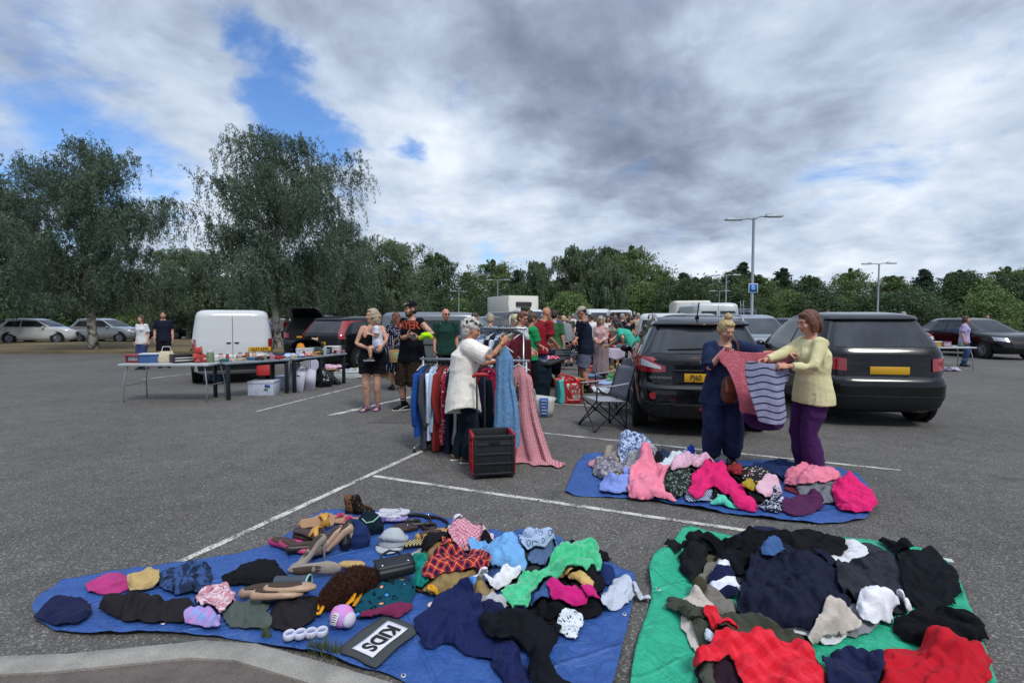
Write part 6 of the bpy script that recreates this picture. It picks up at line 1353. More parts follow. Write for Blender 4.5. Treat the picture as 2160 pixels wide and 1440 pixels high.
def van(x,y,az,m,label,keys=VAN,scale=1.0,txt='',name='parked_van',group=None,windows=False,front_plate='',rear_glass=True,open_rear=False,cat='van',slide_glass=False,plate_x=0.0):
 s=Shell(keys,9.0);root=empty(name,(x,y,0),R(-az),label,cat,group,scale);s.body(m,root);zt=s.k[-1,0];tall=zt>2.0
 zb,zg=(1.28,2.02)if tall else(1.14,1.66);zr=(1.35,1.95)if tall else(1.15,1.62);sy=s.k[:,3]
 s.patch('front',quadfn((-.80,zb),(.80,zb),(.70,zg),(-.70,zg)),13,7,GLASS,root,'windscreen')
 for sg in(1,-1):
  y1=np.interp(zb,s.k[:,0],sy)-.28;y2=np.interp(zg,s.k[:,0],sy)-.22
  s.patch('side',quadfn((.35,zb-.02),(y1,zb-.02),(y2,zg-.06),(.35,zg-.06)),7,5,GLASS,root,'side_window',sg=sg)
  if windows:s.patch('side',quadfn((-2.0,zb),(.22,zb),(.22,zg-.06),(-1.9,zg-.06)),12,5,GLASS,root,'side_window',sg=sg)
  if rear_glass:s.patch('rear',quadfn((.07*sg,zr[0]),(.74*sg,zr[0]),(.68*sg,zr[1]),(.07*sg,zr[1])),8,6,GLASS,root,'rear_window')
  s.patch('rear',lambda u,v:((.80+.09*u)*sg,.78+.34*v),5,6,RED_L,root,'tail_light',.012,.014)
  s.patch('front',lambda u,v:((.56+.30*u)*sg,.74+.2*v+.06*u),7,5,CLR_L,root,'headlight',.008,.014)
  for wy in(-1.45,1.5):
   w,_,_=s.sl(.5);b=MB();b.tube([(sg*(w-.06),wy,.38),(sg*(w+.002),wy,.38)],[.40,.40],24,0,(0,0,1),round_=False);b.build('wheel_arch',mat('arch_black','#0a0a0b',.8),root,autosmooth=40);wheel(root,sg*(w+.008),wy,.335,.21,sg)
  b=MB();p=s.side(1.15 if not tall else 1.6,zb+.05,sg,.12);b.box(p,(.12,.10,.24));b.build('mirror',PLAST,root,bevel=.02)
  b=MB();b.box(s.side(-.6,.85,sg,.004),(.02,2.6,.05));b.build('rub_strip',PLAST,root)
  b=MB();b.box(tuple(Vector(s.rear(.03*sg,1.0,.006))+Vector((.06*sg,0,.03))),(.10,.03,.03));b.build('door_handle',PLAST,root,bevel=.006)
  b=MB();b.box(tuple(s.side(.2,1.0,sg,.01)),(.03,.16,.035));b.build('door_handle',PLAST,root,bevel=.006)
 gm=mat('gap_black','#020203',.9);b=MB();b.tube([s.rear(0,z_,.001)for z_ in np.linspace(.6,zt-.12,14)],[.006]*14,5);b.build('door_gap',gm,root)
 s.patch('front',quadfn((-.46,.55),(.46,.55),(.5,.92),(-.5,.92)),10,5,PLAST,root,'grille',.006,.012)
 s.patch('rear',lambda u,v:((-1+2*u)*.86,.36+.2*v),14,4,PLAST,root,'bumper',.014,.02)
 if txt:plate(root,s,plate_x,.86,txt,PL_Y)
 if front_plate:plate(root,s,0,.52,front_plate,PL_W,'front',.02)
 if open_rear:
  s.patch('rear',quadfn((-.80,.62),(.80,.62),(.74,zt-.18),(-.74,zt-.18)),8,8,mat('boot_dark','#0c0c0d',.9),root,'load_opening',.016,.006)
  for sg in(1,-1):
   b=MB();p=Vector(s.rear(.86*sg,1.2,.0));b.box((p.x+sg*.10,p.y-.40,(zt+.5)/2),(.05,.80,zt-.75));b.build('rear_door',m,root,bevel=.015)
 return root,s
def lorry(x,y,az,label):
 root=empty('box_lorry',(x,y,0),R(-az),label,'lorry');s=Shell([(.35,.9,.3,2.6),(.45,.98,.25,2.72),(.9,1.0,.25,2.68),(1.2,.99,.25,2.45),(1.3,.98,.25,2.2),(1.7,.95,.25,1.9),(2.1,.88,.25,1.5),(2.2,.78,.3,1.3)],8);s.body(P_WHITE,root,'cab')
 s.patch('front',quadfn((-.84,1.32),(.84,1.32),(.72,2.05),(-.72,2.05)),12,6,GLASS,root,'windscreen')
 for sg in(1,-1):
  s.patch('side',quadfn((.6,1.3),(1.75,1.3),(1.35,1.98),(.6,1.98)),6,5,GLASS,root,'side_window',sg=sg)
  s.patch('front',lambda u,v:((.6+.3*u)*sg,.75+.2*v),6,4,CLR_L,root,'headlight',.01,.014)
  for wy in(-1.9,1.6):wheel(root,sg*1.0,wy,.36,.24,sg)
  b=MB();b.box((sg*1.12,1.55,1.5),(.14,.12,.3));b.build('mirror',PLAST,root,bevel=.02)
 b=MB();b.box((0,-1.6,1.98),(2.25,3.7,2.3));b.build('cargo_box',P_CREAM,root,bevel=.035,autosmooth=40)
 b=MB();b.box((0,.30,2.55),(1.15,.12,.32));f=b.build('fridge_unit',mat('fridge_dark','#26282b',.6),root,bevel=.02)
 for sx in(-1.11,1.11):
  b=MB();b.box((sx,.255,1.98),(.05,.02,2.25));b.build('edge_trim',mat('aluminium','#a9adb2',.4,.6),root)
 b=MB();b.box((0,-1.3,.62),(1.0,4.2,.2));b.build('chassis',PLAST,root)
 s.patch('front',quadfn((-.5,.6),(.5,.6),(.55,1.0),(-.55,1.0)),8,4,PLAST,root,'grille',.008,.012)
 b=MB();b.box((0,0,-.35),(.06,1.0,.75));M=Matrix.Translation((1.02,1.9,1.25))@Matrix.Rotation(R(-62),4,'Z')@Matrix.Translation((0,-.5,0))
 d=MB();d.add(b.v,b.f,0,M);
 for p0,p1 in(((0,-.5,0),(0,-.5,.72)),((0,-.5,.72),(0,.05,.72)),((0,.05,.72),(0,.48,0))):d.tube([M@Vector(p0),M@Vector(p1)],[.035,.035],6)
 d.build('cab_door',P_WHITE,root)
 return root
def vehicles():
 X=lambda px,Y:(px-1080)/F*Y
 hatch(-5.05,17.4,22,P_BLACK,'black estate car with tall red tail lights behind the left tables',1.0,1.04,'AK57 WPG','tall')
 hatch(-7.95,21.3,-4,P_BLACK,'black off road car with its tailgate raised left of the estate car',1.0,1.12,'','mid',open_boot=True,plate_m=PL_Y)
 van(-7.75,14.35,-27,P_WHITE,'white panel van cut by the left tables, seen from behind',VAN,.97,'GL57 AEW',rear_glass=False,plate_x=.60)
 van(X(953,16.0),16.2,82,P_GREY,'dark grey van seen side on behind the man in green',VAN,.96,'',windows=True,name='parked_van')
 hatch(X(1000,20),21.5,205,P_BLACK,'black car facing us behind the clothes rail with its boot lid up',1.0,1.05,'','mid',open_boot=True)
 lorry(X(1102,33),35,155,'white refrigerated box lorry with its cab door open in the middle distance')
 van(X(1262,37),38.5,172,P_WHITE,'white high roofed van facing us in front of the wood',TALLVAN,1.0,front_plate='',name='parked_van')
 van(X(1303,38),38.0,8,P_WHITE,'white van with its rear doors open beside the high roofed van',TALLVAN,.95,open_rear=True,rear_glass=False)
 van(X(1478,27),29,14,P_CREAM,'big white box bodied camper rising above the black car roof',[(.3,1.0,-3,2.9),(.5,1.1,-3.05,3.0),(1.1,1.1,-3.05,2.6),(1.4,1.1,-3.05,2.2),(2.2,1.1,-3.05,2.0),(2.75,1.08,-3.03,2.1),(2.85,1.0,-2.95,2.0)],.88,rear_glass=False,name='camper_van',cat='camper')
 v,s=van(X(1505,22),23.4,6,P_WHITE,'white van with a ladder and a wide dark rear window above the black car',TALLVAN,.97)
 b=MB()
 for sg in(-.06,.06):b.tube([(.98+sg,-2.80,.6),(.90+sg,-2.76,2.35)],[.02,.02],6)
 for k in range(6):b.tube([(.90,-2.79+.006*k,.8+.28*k),(1.02-.01*k,-2.79+.006*k,.8+.28*k)],[.014,.014],6)
 b.build('ladder',M_GALV,v)
 van(X(1440,17),18.5,22,P_WHITE,'low white van left of the camper behind the black car',VAN,.95,rear_glass=True)
 hatch(X(1472,15),16.8,350,P_BLACK,'dark hatchback between the low white van and the black car roof',1.0,1.08,'')
 van(X(1520,16),18.5,200,P_WHITE,'white van nose behind the blonde bun',VAN,.95)
 van(X(1557,22),23.5,12,P_NAVY,'dark van right of the van with the ladder',VAN,1.08)
 hatch(X(1605,17),18.5,200,P_SILVER,'silver car beside the lamp post base',1.0,1.0)
 hatch(X(1660,14),16.0,190,P_SILVER,'pale silver car right of the black crossover',1.02,1.05)
 hatch(X(1740,20),21.5,170,P_NAVY,'navy car in the row on the right',1.0,1.0)
 van(X(1830,24),25.5,10,P_WHITE,'white van in the row on the right',VAN,1.0)
 hatch(X(1935,22),23.5,195,P_RED,'red car in the row on the right',1.0,1.0)
 hatch(X(2050,25),26.5,10,P_SILVER,'silver car near the right edge of the picture',1.0,1.0)
 hatch(X(2140,20),21.5,185,P_BLACK,'black car cut by the right edge of the picture',1.0,1.0)
 hatch(5.75,9.4,9,P_BLACK,'second black car parked to the right of the crossover',1.0,1.06,plate_m=PL_Y)
 for i,(px,Y,az,m,lb)in enumerate(((800,33,80,P_WHITE,'white car glimpsed behind the woman with the toddler'),(870,36,95,P_SILVER,'silver car glimpsed behind the bearded man'),(560,40,85,P_WHITE,'white car under the tall weeping birch'),(615,44,95,P_SILVER,'silver car far behind the birch trunks'),(660,40,80,P_WHITE,'white car right of the birch trunks'),(1165,44,90,P_RED,'red car beyond the far stalls'),(1215,46,95,P_SILVER,'silver car beyond the far stalls'),(1350,46,90,P_WHITE,'white car behind the crowd'),(1395,40,85,P_SILVER,'silver car at the end of the far clothes rail'),(230,34,90,P_SILVER,'silver car on the left under the trees'),(90,33,80,P_WHITE,'white car at the far left under the trees'),(360,40,100,P_NAVY,'navy car on the left under the trees'))):
  hatch(X(px,Y),Y,az,m,lb,1.0,1.0)
vehicles()
print('vehicles',round(time.time()-T0,1))
STEEL=mat('rail_steel','#a8adb2',.3,.8,var=.04);HOOK=mat('hanger_black','#1a1a1c',.4,var=0);HOOKW=mat('hanger_white','#c5c5c3',.4,var=0)
def FU(n,c,*a,**k):return fabric(n+'_h',c,*a,**k)
def hang(label,cat,pos,waz,W,L,m,flare=1.0,th=.035,sleeves=0.0,seed=1,hanger=HOOK,group='clothes on the rails',top=.85,folds=5,sway=(0,0),name='garment',pool=0.0,waist=None,amp=.02):
 """a garment on a hanger; pos = hook point on the bar, waz = direction of its width"""
 a=R(waz);d=Vector((math.sin(a),math.cos(a),0));nrm=Vector((-d.y,d.x,0));o=empty(name,pos,0,label,cat,group)
 z0=-.075;N=40;K=26;b=MB();vs=[];uv=[];rr=random.Random(seed);ph=rr.uniform(0,6);ph2=rr.uniform(0,6)
 for j in range(K+1):
  v=j/K;s=v*L
  sh=min(1.0,.30+.70*(s/.09))if s<.09 else 1.0
  w=W*top*sh if s<.09 else W*(top+(flare-top)*((s-.09)/max(.01,L-.09))**.9)
  if waist and s>.09:w*=1-.16*math.exp(-((s-waist)/.12)**2)
  t=th*(.55+.45*sh)*(1+.9*(flare-1)*v)
  zd=-.02*0+z0-s
  for i in range(N):
   q=6.2832*i/N;cx=math.copysign(abs(math.cos(q))**.8,math.cos(q));cy=math.copysign(abs(math.sin(q))**.7,math.sin(q))
   e=min(1,s/.18);f_=amp*e*(.5+.8*v)*(math.sin(folds*cx*2.2+ph+1.3*v)+.6*math.sin(folds*cx*4.7+ph2-v*2))
   x=w*cx;y=t*cy+f_+sway[1]*v*v;
   x+=sway[0]*v*v+.01*math.sin(v*7+ph)
   zz=zd-(.06*abs(cx)*W/.22 if s<.5*L else.06*abs(cx)*W/.22)*min(1,s/.05+.25)+.012*math.sin(5*cx+ph)*v
   p=d*x+nrm*y;P=Vector((p.x,p.y,zz))
   if pos[2]+P.z<.012:
    ex=.012-(pos[2]+P.z);P.z=.012-pos[2]+.012*abs(math.sin(3*q+ph))+.02*rr.random()*0;P+=(d*cx*.9+nrm*(-.55-.5*abs(cy)))*ex*pool
   vs.append(P);uv.append((x*1.0+(.3 if cy>0 else 0),s))
 fs=[(j*N+i,j*N+(i+1)%N,(j+1)*N+(i+1)%N,(j+1)*N+i)for j in range(K)for i in range(N)]
 me=bpy.data.meshes.new('cloth');me.from_pydata(vs,[],fs);ul=me.uv_layers.new(name='UVMap');li=np.empty(len(me.loops),np.int32);me.loops.foreach_get('vertex_index',li);ul.data.foreach_set('uv',np.array(uv)[li].astype(np.float32).ravel())
 me.materials.append(m);me.polygons.foreach_set('use_smooth',[True]*len(me.polygons));co_=link(bpy.data.objects.new('cloth',me),o)
 if sleeves:
  for sg in(1,-1):
   c=MB();p0=d*(W*top*.93*sg)+Vector((0,0,z0-.10));p1=d*(W*top*1.12*sg)+Vector((0,0,z0-.10-sleeves*.5))+nrm*rr.uniform(-.03,.03);p2=d*(W*top*1.08*sg)+Vector((0,0,z0-.10-sleeves))+nrm*rr.uniform(-.05,.05)
   c.tube([p0,p0 .lerp(p1,.6),p1,p2],[(.075,.03),(.07,.034),(.062,.036),(.055,.034)],12,0,tuple(nrm));so=c.build('sleeve',m,o,disp=fold_disp(.008,11,seed));me2=so.data
 if hanger:
  h=MB();h.tube([Vector((0,0,z0+.01)),Vector((0,0,-.02)),d*.018+Vector((0,0,.012)),d*.0+Vector((0,0,.03)),d*-.018+Vector((0,0,.012))],[.003]*5,6)
  h.tube([d*(W*top*.9)+Vector((0,0,z0-.05)),Vector((0,0,z0+.012)),d*(-W*top*.9)+Vector((0,0,z0-.05))],[.007]*3,6);h.build('hanger',hanger,o)
 return o
def rail(A,B,label,foot=.28,extra_low=False):
 A,B=Vector(A),Vector(B);o=empty('clothes_rail',((A.x+B.x)/2,(A.y+B.y)/2,0),0,label,'clothes rail');c=Vector(o.location);d=(B-A).normalized();n=Vector((-d.y,d.x,0))
 b=MB();b.tube([A-c-d*.04,B-c+d*.04],[.0155,.0155],12,round_=False);b.build('bar',STEEL,o)
 for P in(A,B):
  b=MB();b.tube([P-c,Vector((P.x,P.y,.06))-c],[.0145,.0145],12,round_=False);b.build('upright',STEEL,o)
  b=MB();b.tube([Vector((P.x,P.y,.06))-c-n*foot,Vector((P.x,P.y,.06))-c+n*foot],[.015,.015],10);f=b.build('foot',STEEL,o)
  for s in(1,-1):b=MB();q=Vector((P.x,P.y,.028))-c+n*foot*s;b.ell(tuple(q),(.02,.02,.028),10,7);b.build('castor',PLAST,f)
 return o
def rails():
 A=at(893,776,6.25);B=at(1110,757,5.95);A.z=B.z=1.09
 rail(A,B,'low chrome clothes rail beside the white haired woman')
 P=lambda t:A.lerp(B,t)
 def tpx(px):
  best=min(range(101),key=lambda k:abs((P(k/100).x/P(k/100).y)*F+1080-px));return best/100
 H=hang
 rows=[(893,'blue hooded jacket at the left end of the low rail','jacket',FU('blue_jacket','#1f4a93'),.22,.80,.6,78,1.0),(903,'charcoal grey cardigan second from the left on the low rail','cardigan',FU('charcoal_knit','#3f434c'),.23,.92,.6,74,1.0),(912,'lilac blue striped shirt near the left end of the low rail','shirt',FU('lilac_stripe','#9fb0d6','vstripe','#c9d2e4',scale=40),.22,.82,.55,70,1.05),(921,'pale blue shirt with an orange tag near the left end of the low rail','shirt',FU('pale_blue','#9fb7cc'),.22,.70,.5,72,1.0),(930,'rust red long cardigan left of the white haired woman','cardigan',FU('rust_red','#8c2f2c'),.21,1.0,.55,75,1.05),(940,'red and white patterned dress partly behind the white haired woman','dress',FU('red_white_pattern','#9b2437','leopard','#d0c2c4','#8c2034',26),.20,.86,0,70,1.2),(952,'navy skirt behind the white haired woman','skirt',FU('navy_skirt','#1b2038'),.22,1.0,0,68,1.2),(965,'white and black striped scarf top behind the white haired woman','top',FU('bw_scarf','#c2c5c7','vstripe','#25272b',scale=14),.19,.86,0,70,1.0),(978,'dark green trousers behind the white haired woman','trousers',FU('dark_green_trs','#1a3130'),.18,1.0,0,72,.9),(1004,'brown suede jacket right of the cream shirt','jacket',FU('brown_suede','#57402e'),.20,.62,.5,66,1.0),(1014,'burgundy long dress in the middle of the low rail','dress',FU('burgundy','#641a2a'),.21,1.0,0,62,1.2),(1026,'navy long dress in the middle of the low rail','dress',FU('navy_long','#1a2138'),.23,1.0,.45,58,1.2),(1038,'dark teal dress behind the denim dress','dress',FU('dark_teal','#173038'),.22,1.0,0,60,1.1),(1083,'dark plum striped dress right of the denim dress','dress',FU('plum_stripe','#33263a','vstripe','#5c4a5e',scale=22),.20,1.02,0,55,1.15),(1090,'brown and cream patterned blouse right of the denim dress','blouse',FU('brown_cream','#6c5a4a','floral','#b7a88e','#3a2c28',26),.20,.85,.4,60,1.1),(1097,'black dress with cream petals next to the pink gingham','dress',FU('black_petals','#191518','spots','#c2b39a','#5a3a3a',34),.21,1.03,0,58,1.25),(1101,'navy floral skirt between the petals dress and the pink gingham','skirt',FU('navy_floral','#20243a','floral','#8c6474','#171a2c',24),.2,.98,0,60,1.2)]
 for i,(px,lb,cat,m,W,L,sl,wz,fl)in enumerate(rows):
  p=P(tpx(px));hang(lb,cat,p+Vector((0,0,.0)),wz-62 if px<990 else wz-48,W,L,m,fl,.035,sl,i+2,HOOK if i%3 else HOOKW,amp=.016)
 p=P(tpx(1030));hang('magenta top hanging broadside in the middle of the low rail','top',p+Vector((0,-.10,.0)),100,.23,.52,FU('magenta','#a12048','floral','#c23f63','#7a1434',20),1.05,.05,.42,44,HOOK,amp=.012)
 hang('long pink gingham dress at the right end of the low rail, spreading onto the tarmac','dress',at(1094,757,5.86),108,.17,1.10,FU('pink_gingham_dress','#cda0a5','gingham','#a2505c',scale=64),1.6,.075,0,51,HOOKW,folds=4,sway=(.20,-.14),pool=1.15,amp=.026)
 hang('light blue denim dress held up by the white haired woman','dress',at(1066,718,5.56),97,.108,1.06,FU('denim_dress','#5d84ac','mottle','#6d94b8',scale=30),1.5,.06,0,61,HOOKW,group=None,folds=4,waist=.34,amp=.018)
 A2=at(1003,700,7.2);B2=at(1104,698,6.75);A2 .z=B2 .z=1.45
 rail(A2,B2,'taller clothes rail behind the low chrome one')
 pl=FU('blue_plaid','#5f7ea6','tartan','#c4cdd8','#2e4468',16);pr=FU('navy_print','#23304e','floral','#8797b6','#182036',24)
 rows=[('blue plaid shirt on the taller rail','shirt',pl),('navy and white printed blouse on the taller rail','blouse',pr),('pale blue cotton shirt on the taller rail','shirt',FU('pale_blue2','#8fabc9')),('white ribbed jumper on the taller rail','jumper',FU('white_rib','#b9bdc6')),('black jacket on the taller rail','jacket',FU('black_h','#17171a')),('cornflower striped shirt on the taller rail','shirt',FU('corn_stripe','#5f86c0','vstripe','#b9c6da',scale=30)),('black and white spotted blouse on the taller rail','blouse',FU('bw_blouse','#1b1b1e','spots','#b9b9bb','#1b1b1e',30)),('charcoal shirt on the taller rail','shirt',FU('charcoal_sh','#33363d')),('khaki blouse on the taller rail','blouse',FU('khaki_bl','#6f6a4c','floral','#94906c','#4c4933',24)),('dark rose blouse on the taller rail','blouse',FU('dark_rose','#7c3645')),('maroon jumper at the right end of the taller rail','jumper',FU('maroon_j','#4d1822'))]
 for i,(lb,cat,m)in enumerate(rows):
  t=(i+.5)/len(rows);hang(lb,cat,A2 .lerp(B2,t),22+(i*37%20),.23,.72+.06*(i%3),m,1.05,.04,.5,70+i,HOOK if i%2 else HOOKW)
 for i in range(9):
  p=A2 .lerp(B2,.18+.08*i);h=MB();a=R(40+i*13);d=Vector((math.sin(a),math.cos(a),0))
  h.tube([p+Vector((0,0,-.01)),p+Vector((0,0,.035)),p+d*.018+Vector((0,0,.055)),p+d*.03+Vector((0,0,.03))],[.0035]*4,6);h.tube([p+d*.2+Vector((0,0,-.075)),p+Vector((0,0,-.01)),p-d*.2+Vector((0,0,-.075))],[.007]*3,6)
  tag(h.build('coat_hanger',HOOK,None),'black plastic coat hanger hooked empty on the taller rail','coat hanger','empty hangers')
 A3=at(1350,690,21);B3=at(1410,690,21);A3 .z=B3 .z=1.45;rail(A3,B3,'distant clothes rail beyond the man in the striped tee shirt')
 cs=('#c2c2c2','#4a3a3a','#7d8a9a','#1c1d24','#8c5a5a','#b5b0a4','#2c3344','#5d2c34');nm=('white','brown','blue grey','black','rose','stone','navy','maroon')
 for i in range(8):hang(nm[i]+' garment on the distant clothes rail','garment',A3 .lerp(B3,(i+.5)/8),20+i*7,.24,1.0,FU('far_rail_'+nm[i].replace(' ','_'),cs[i]),1.1,.05,.5,90+i,None)
rails()
print('rails',round(time.time()-T0,1))
def vcloth(name,label,cat,px,Y,m,folds=3.2,amp=.03,sp=.022,ang=0.0,lean=0.0,group=None):
 """cloth hanging upright in folds, outline from picture points on the plane y = Y"""
 P=np.array([(at(x,y,Y).x,at(x,y,Y).z)for x,y in px]);P=smooth_poly(P,1);g=PolyGrid(P,sp,0);x,z=g.xy[:,0],g.xy[:,1];zt=z.max()
 ca,sa=math.cos(ang),math.sin(ang);u=x*ca+z*sa
 q=np.column_stack([x,z,np.zeros(g.n)+Y]);f=np.sin(u*folds*6.28+1.5*vnoise(q*2,5))*.6+.5*vnoise(q*np.array([9,4,1]),8)+.3*vnoise(q*np.array([22,9,1]),9)
 y=Y+amp*f*np.clip((zt-z)/.3+.25,0,1.2)-lean*(zt-z);X=np.column_stack([x,y,z]);c=X.mean(0)
 o=cloth_obj(name,X-c,g.faces,g.uv,m,None,1,.004);o.location=c;return tag(o,label,cat,group)
def held():
 vcloth('blouse','rose pink speckled blouse held up by the woman in navy','blouse',[(1513,752),(1520,738),(1532,734),(1560,742),(1600,744),(1640,738),(1668,742),(1672,762),(1640,775),(1612,800),(1602,830),(1600,868),(1592,876),(1570,872),(1560,870),(1554,838),(1545,805),(1532,775),(1522,768)],5.12,FU('rose_speckle','#b9626f','spots','#cf8a93','#a34c5c',70),2.4,.032,.016,.5)
 vcloth('top','grey lilac top with wavy navy stripes held up by the person in yellow','top',[(1570,766),(1582,760),(1600,764),(1625,768),(1650,762),(1664,770),(1666,800),(1650,815),(1655,850),(1662,885),(1640,895),(1600,890),(1597,878),(1588,850),(1578,815)],4.86,FU('lilac_wavy','#8f92ac','wavy','#2b3046',scale=15),2.6,.03,.016,.2)
 vcloth('skirt','dark purple cloth hanging below the striped top','skirt',[(1560,868),(1600,876),(1650,880),(1655,905),(1600,908),(1575,898)],4.98,FU('purple_h','#3a1d48'),3,.025,.02)
 o=empty('shoulder_bag',at(1541,822,5.22),R(12),'small brown leather shoulder bag worn by the woman in navy','bag');LE=mat('brown_leather','#5a3325',.45,bump=.2,bscale=90,var=.15);b=MB()
 b.tube([(0,0,.12),(0,0,.06),(0,0,-.05),(0,0,-.11)],[(.085,.03),(.105,.045),(.11,.05),(.085,.035)],20,0,(0,1,0));b.build('pouch',LE,o)
 b=MB();b.grid(lambda u,v:((-.1+.2*u),-.052-.006*math.sin(v*3),.12-.14*v),8,8);b.build('flap',mat('tan_leather','#7a4a30',.5,var=.15),o,solid=.006)
 b=MB();b.tube([(.09,.0,.1),(.06,-.045,.32),(.02,-.065,.48),(-.02,-.03,.56)],[(.012,.004)]*4,6);b.build('strap',LE,o)
 o=empty('phone',at(872,708,8.42),R(25),'dark mobile phone held by the bearded man in the cap','phone');b=MB();b.box((0,0,0),(.075,.011,.15));c=b.build('case',mat('phone_black','#121318',.3),o,bevel=.006);b=MB();b.box((0,.0065,0),(.066,.002,.138));b.build('screen',mat('phone_glass','#1d222b',.06,coat=1),o);o.rotation_euler=(R(-55),0,R(20))
 b=MB();p=at(897,708,8.42);b.tube([p+Vector((-.085,.02,-.05)),p+Vector((-.03,0,.0)),p+Vector((.05,0,.02)),p+Vector((.10,.02,-.03))],[(.03,.045),(.05,.06),(.055,.06),(.03,.04)],14)
 tag(b.build('cap',FO('lime_cloth','#a8d91e'),None,voxel=.01,sm=2,disp=fold_disp(.012,14,3)),'lime green folded hat tucked under the arm of the bearded man','hat')
 o=empty('tote_bag',at(838,748,10.9),R(10),'tan jute bag with dark rim hanging from the arm of the polka dot dress','bag');J=FO('jute','#94764a','mottle','#a98a5c',scale=40);b=MB();b.tube([(0,0,.14),(0,0,.0),(0,0,-.16)],[(.155,.06),(.17,.085),(.15,.08)],22,0,(0,1,0),round_=False);b.build('bag_body',J,o,bevel=.01)
 b=MB();b.tube([(0,0,.12),(0,0,.15)],[(.16,.064)]*2,22,0,(0,1,0),round_=False);b.build('rim',FO('rim_navy','#20283c'),o);b=MB();b.box((0,-.082,-.01),(.17,.004,.13));b.build('patch',mat('patch_green','#8c9a74',.8,var=.2,vscale=30),o,bevel=.002)
 for yy in(-.05,.05):b=MB();b.tube([(-.09,yy,.14),(-.06,yy*.5,.30),(0,0,.36),(.06,yy*.5,.30),(.09,yy,.14)],[.009]*5,7);b.build('handle',J,o)
 p=at(1192,712,18.6);b=MB();b.tube([p+Vector((0,0,.32)),p+Vector((0,0,.15)),p,p+Vector((0,0,-.18))],[(.02,.02),(.09,.05),(.15,.09),(.13,.08)],12,0,(0,1,0));tag(b.build('carrier_bag',mat('carrier_white','#c4c6ca',.4),None,disp=lambda co,no:co+no*(.015*vnoise(co*14,3))[:,None]),'white plastic carrier bag held by the man in royal blue','bag')
held()
def crate():
 Y=5.0;o=empty('crate_trolley',(at(1036,1015,Y).x,Y+.17,0),R(11),'black folding crate trolley with red sides and a red handle','trolley');BK=mat('crate_black','#15181c',.5,bump=.08,bscale=200);RD=mat('crate_red','#a31c26',.5)
 w,d,h,z0=.40,.34,.40,.035
 b=MB();b.box((0,0,z0+.012),(w,d,.024));b.build('base',BK,o,bevel=.006)
 def panel(width,M,m,name):
  b=MB();b.box((0,0,h/2),(width,.014,h));
  for zz in(.02,.12,.215,.31,h-.018):b.box((0,-.010,zz),(width+.004,.016,.022 if zz<h-.05 else.036))
  for xx in(-width/2+.012,width/2-.012):b.box((xx,-.0095,h/2),(.026,.0165,h-.002))
  for xx in np.linspace(-width*.3,width*.3,3):b.box((xx,-.0085,h*.42),(.010,.013,h*.72))
  c=MB();c.add(b.v,b.f,0,M);p=c.build(name,m,o,bevel=.003)
  c=MB();q=MB();q.box((0,-.0185,h-.075),(.11,.005,.035));c.add(q.v,q.f,0,M);c.build('grip_slot',mat('slot_black','#050506',.9),p,bevel=.002);return p
 T=Matrix.Translation
 panel(w,T((0,-d/2,z0)),BK,'front_panel');panel(w,T((0,d/2,z0))@Matrix.Rotation(R(180),4,'Z'),BK,'back_panel')
 panel(d-.03,T((-w/2,0,z0))@Matrix.Rotation(R(-90),4,'Z'),RD,'side_panel');panel(d-.03,T((w/2,0,z0))@Matrix.Rotation(R(90),4,'Z'),RD,'side_panel')
 for x in(-.125,-.04):
  b=MB();b.tube([(x,d/2+.02,.10),(x,d/2+.03,.55),(x,d/2+.05,.97)],[.011,.011,.008],8);b.build('handle_pole',HOOK,o)
 b=MB();b.tube([(-.16,d/2+.055,.975),(-.14,d/2+.05,.995),(-.03,d/2+.05,.995),(-.01,d/2+.055,.985)],[.018,.02,.02,.018],10);b.build('grip',RD,o)
 for s in(1,-1):b=MB();b.tube([(s*(w/2-.02),d/2-.0,.042),(s*(w/2+.012),d/2,.042)],[.042,.042],16,0,(0,0,1),round_=False);b.build('wheel',RUB,o)
 for s in(1,-1):b=MB();b.box((s*(w/2-.03),-d/2+.03,.018),(.03,.03,.036));b.build('foot',BK,o)
crate()
def camp_chair(x,y,az,label,col_='#8f929a'):
 o=empty('camping_chair',(x,y,0),R(-az),label,'chair','camping chairs');FR=mat('frame_dark','#2a2d33',.4,.6);FB_=FO('chair_grey',col_);FD=FO('chair_dark','#62646c')
 b=MB();b.grid(lambda u,v:((-.25+.5*u),-.2+.42*v,.43-.035*math.sin(u*math.pi)*math.sin(v*math.pi)-.02*(1-v)),10,9);b.build('seat',FB_,o,solid=.012)
 b=MB();b.grid(lambda u,v:((-.25+.5*u),-.21-.15*v-.03*math.sin(u*math.pi),.43+.46*v),10,9);b.build('backrest',FD,o,solid=.012)
 for s in(1,-1):
  b=MB();b.tube([(s*.29,.24,.63),(s*.29,0,.64),(s*.28,-.24,.67)],[(.028,.008)]*3,8,0,(0,0,1));b.build('armrest',FB_,o)
  b=MB();b.tube([(s*.27,-.22,.02),(s*.27,-.22,.45),(s*.26,-.36,.90)],[.011]*3,8);b.build('back_post',FR,o)
  b=MB();b.tube([(s*.28,.24,.42),(s*.29,.24,.62)],[.011]*2,8);b.build('arm_post',FR,o)
  for p,q in(((s*.28,.26,.02),(s*.27,-.22,.42)),((s*.27,-.24,.02),(s*.28,.24,.42)),((s*.27,.27,.03),(-s*.26,.24,.42)),((s*.27,-.24,.03),(-s*.26,-.22,.42))):
   b=MB();b.tube([p,q],[.010,.010],8);b.build('leg',FR,o)
  for yy in(.26,-.23):b=MB();b.box((s*.275,yy,.014),(.04,.04,.028));b.build('foot',PLAST,o,bevel=.006)
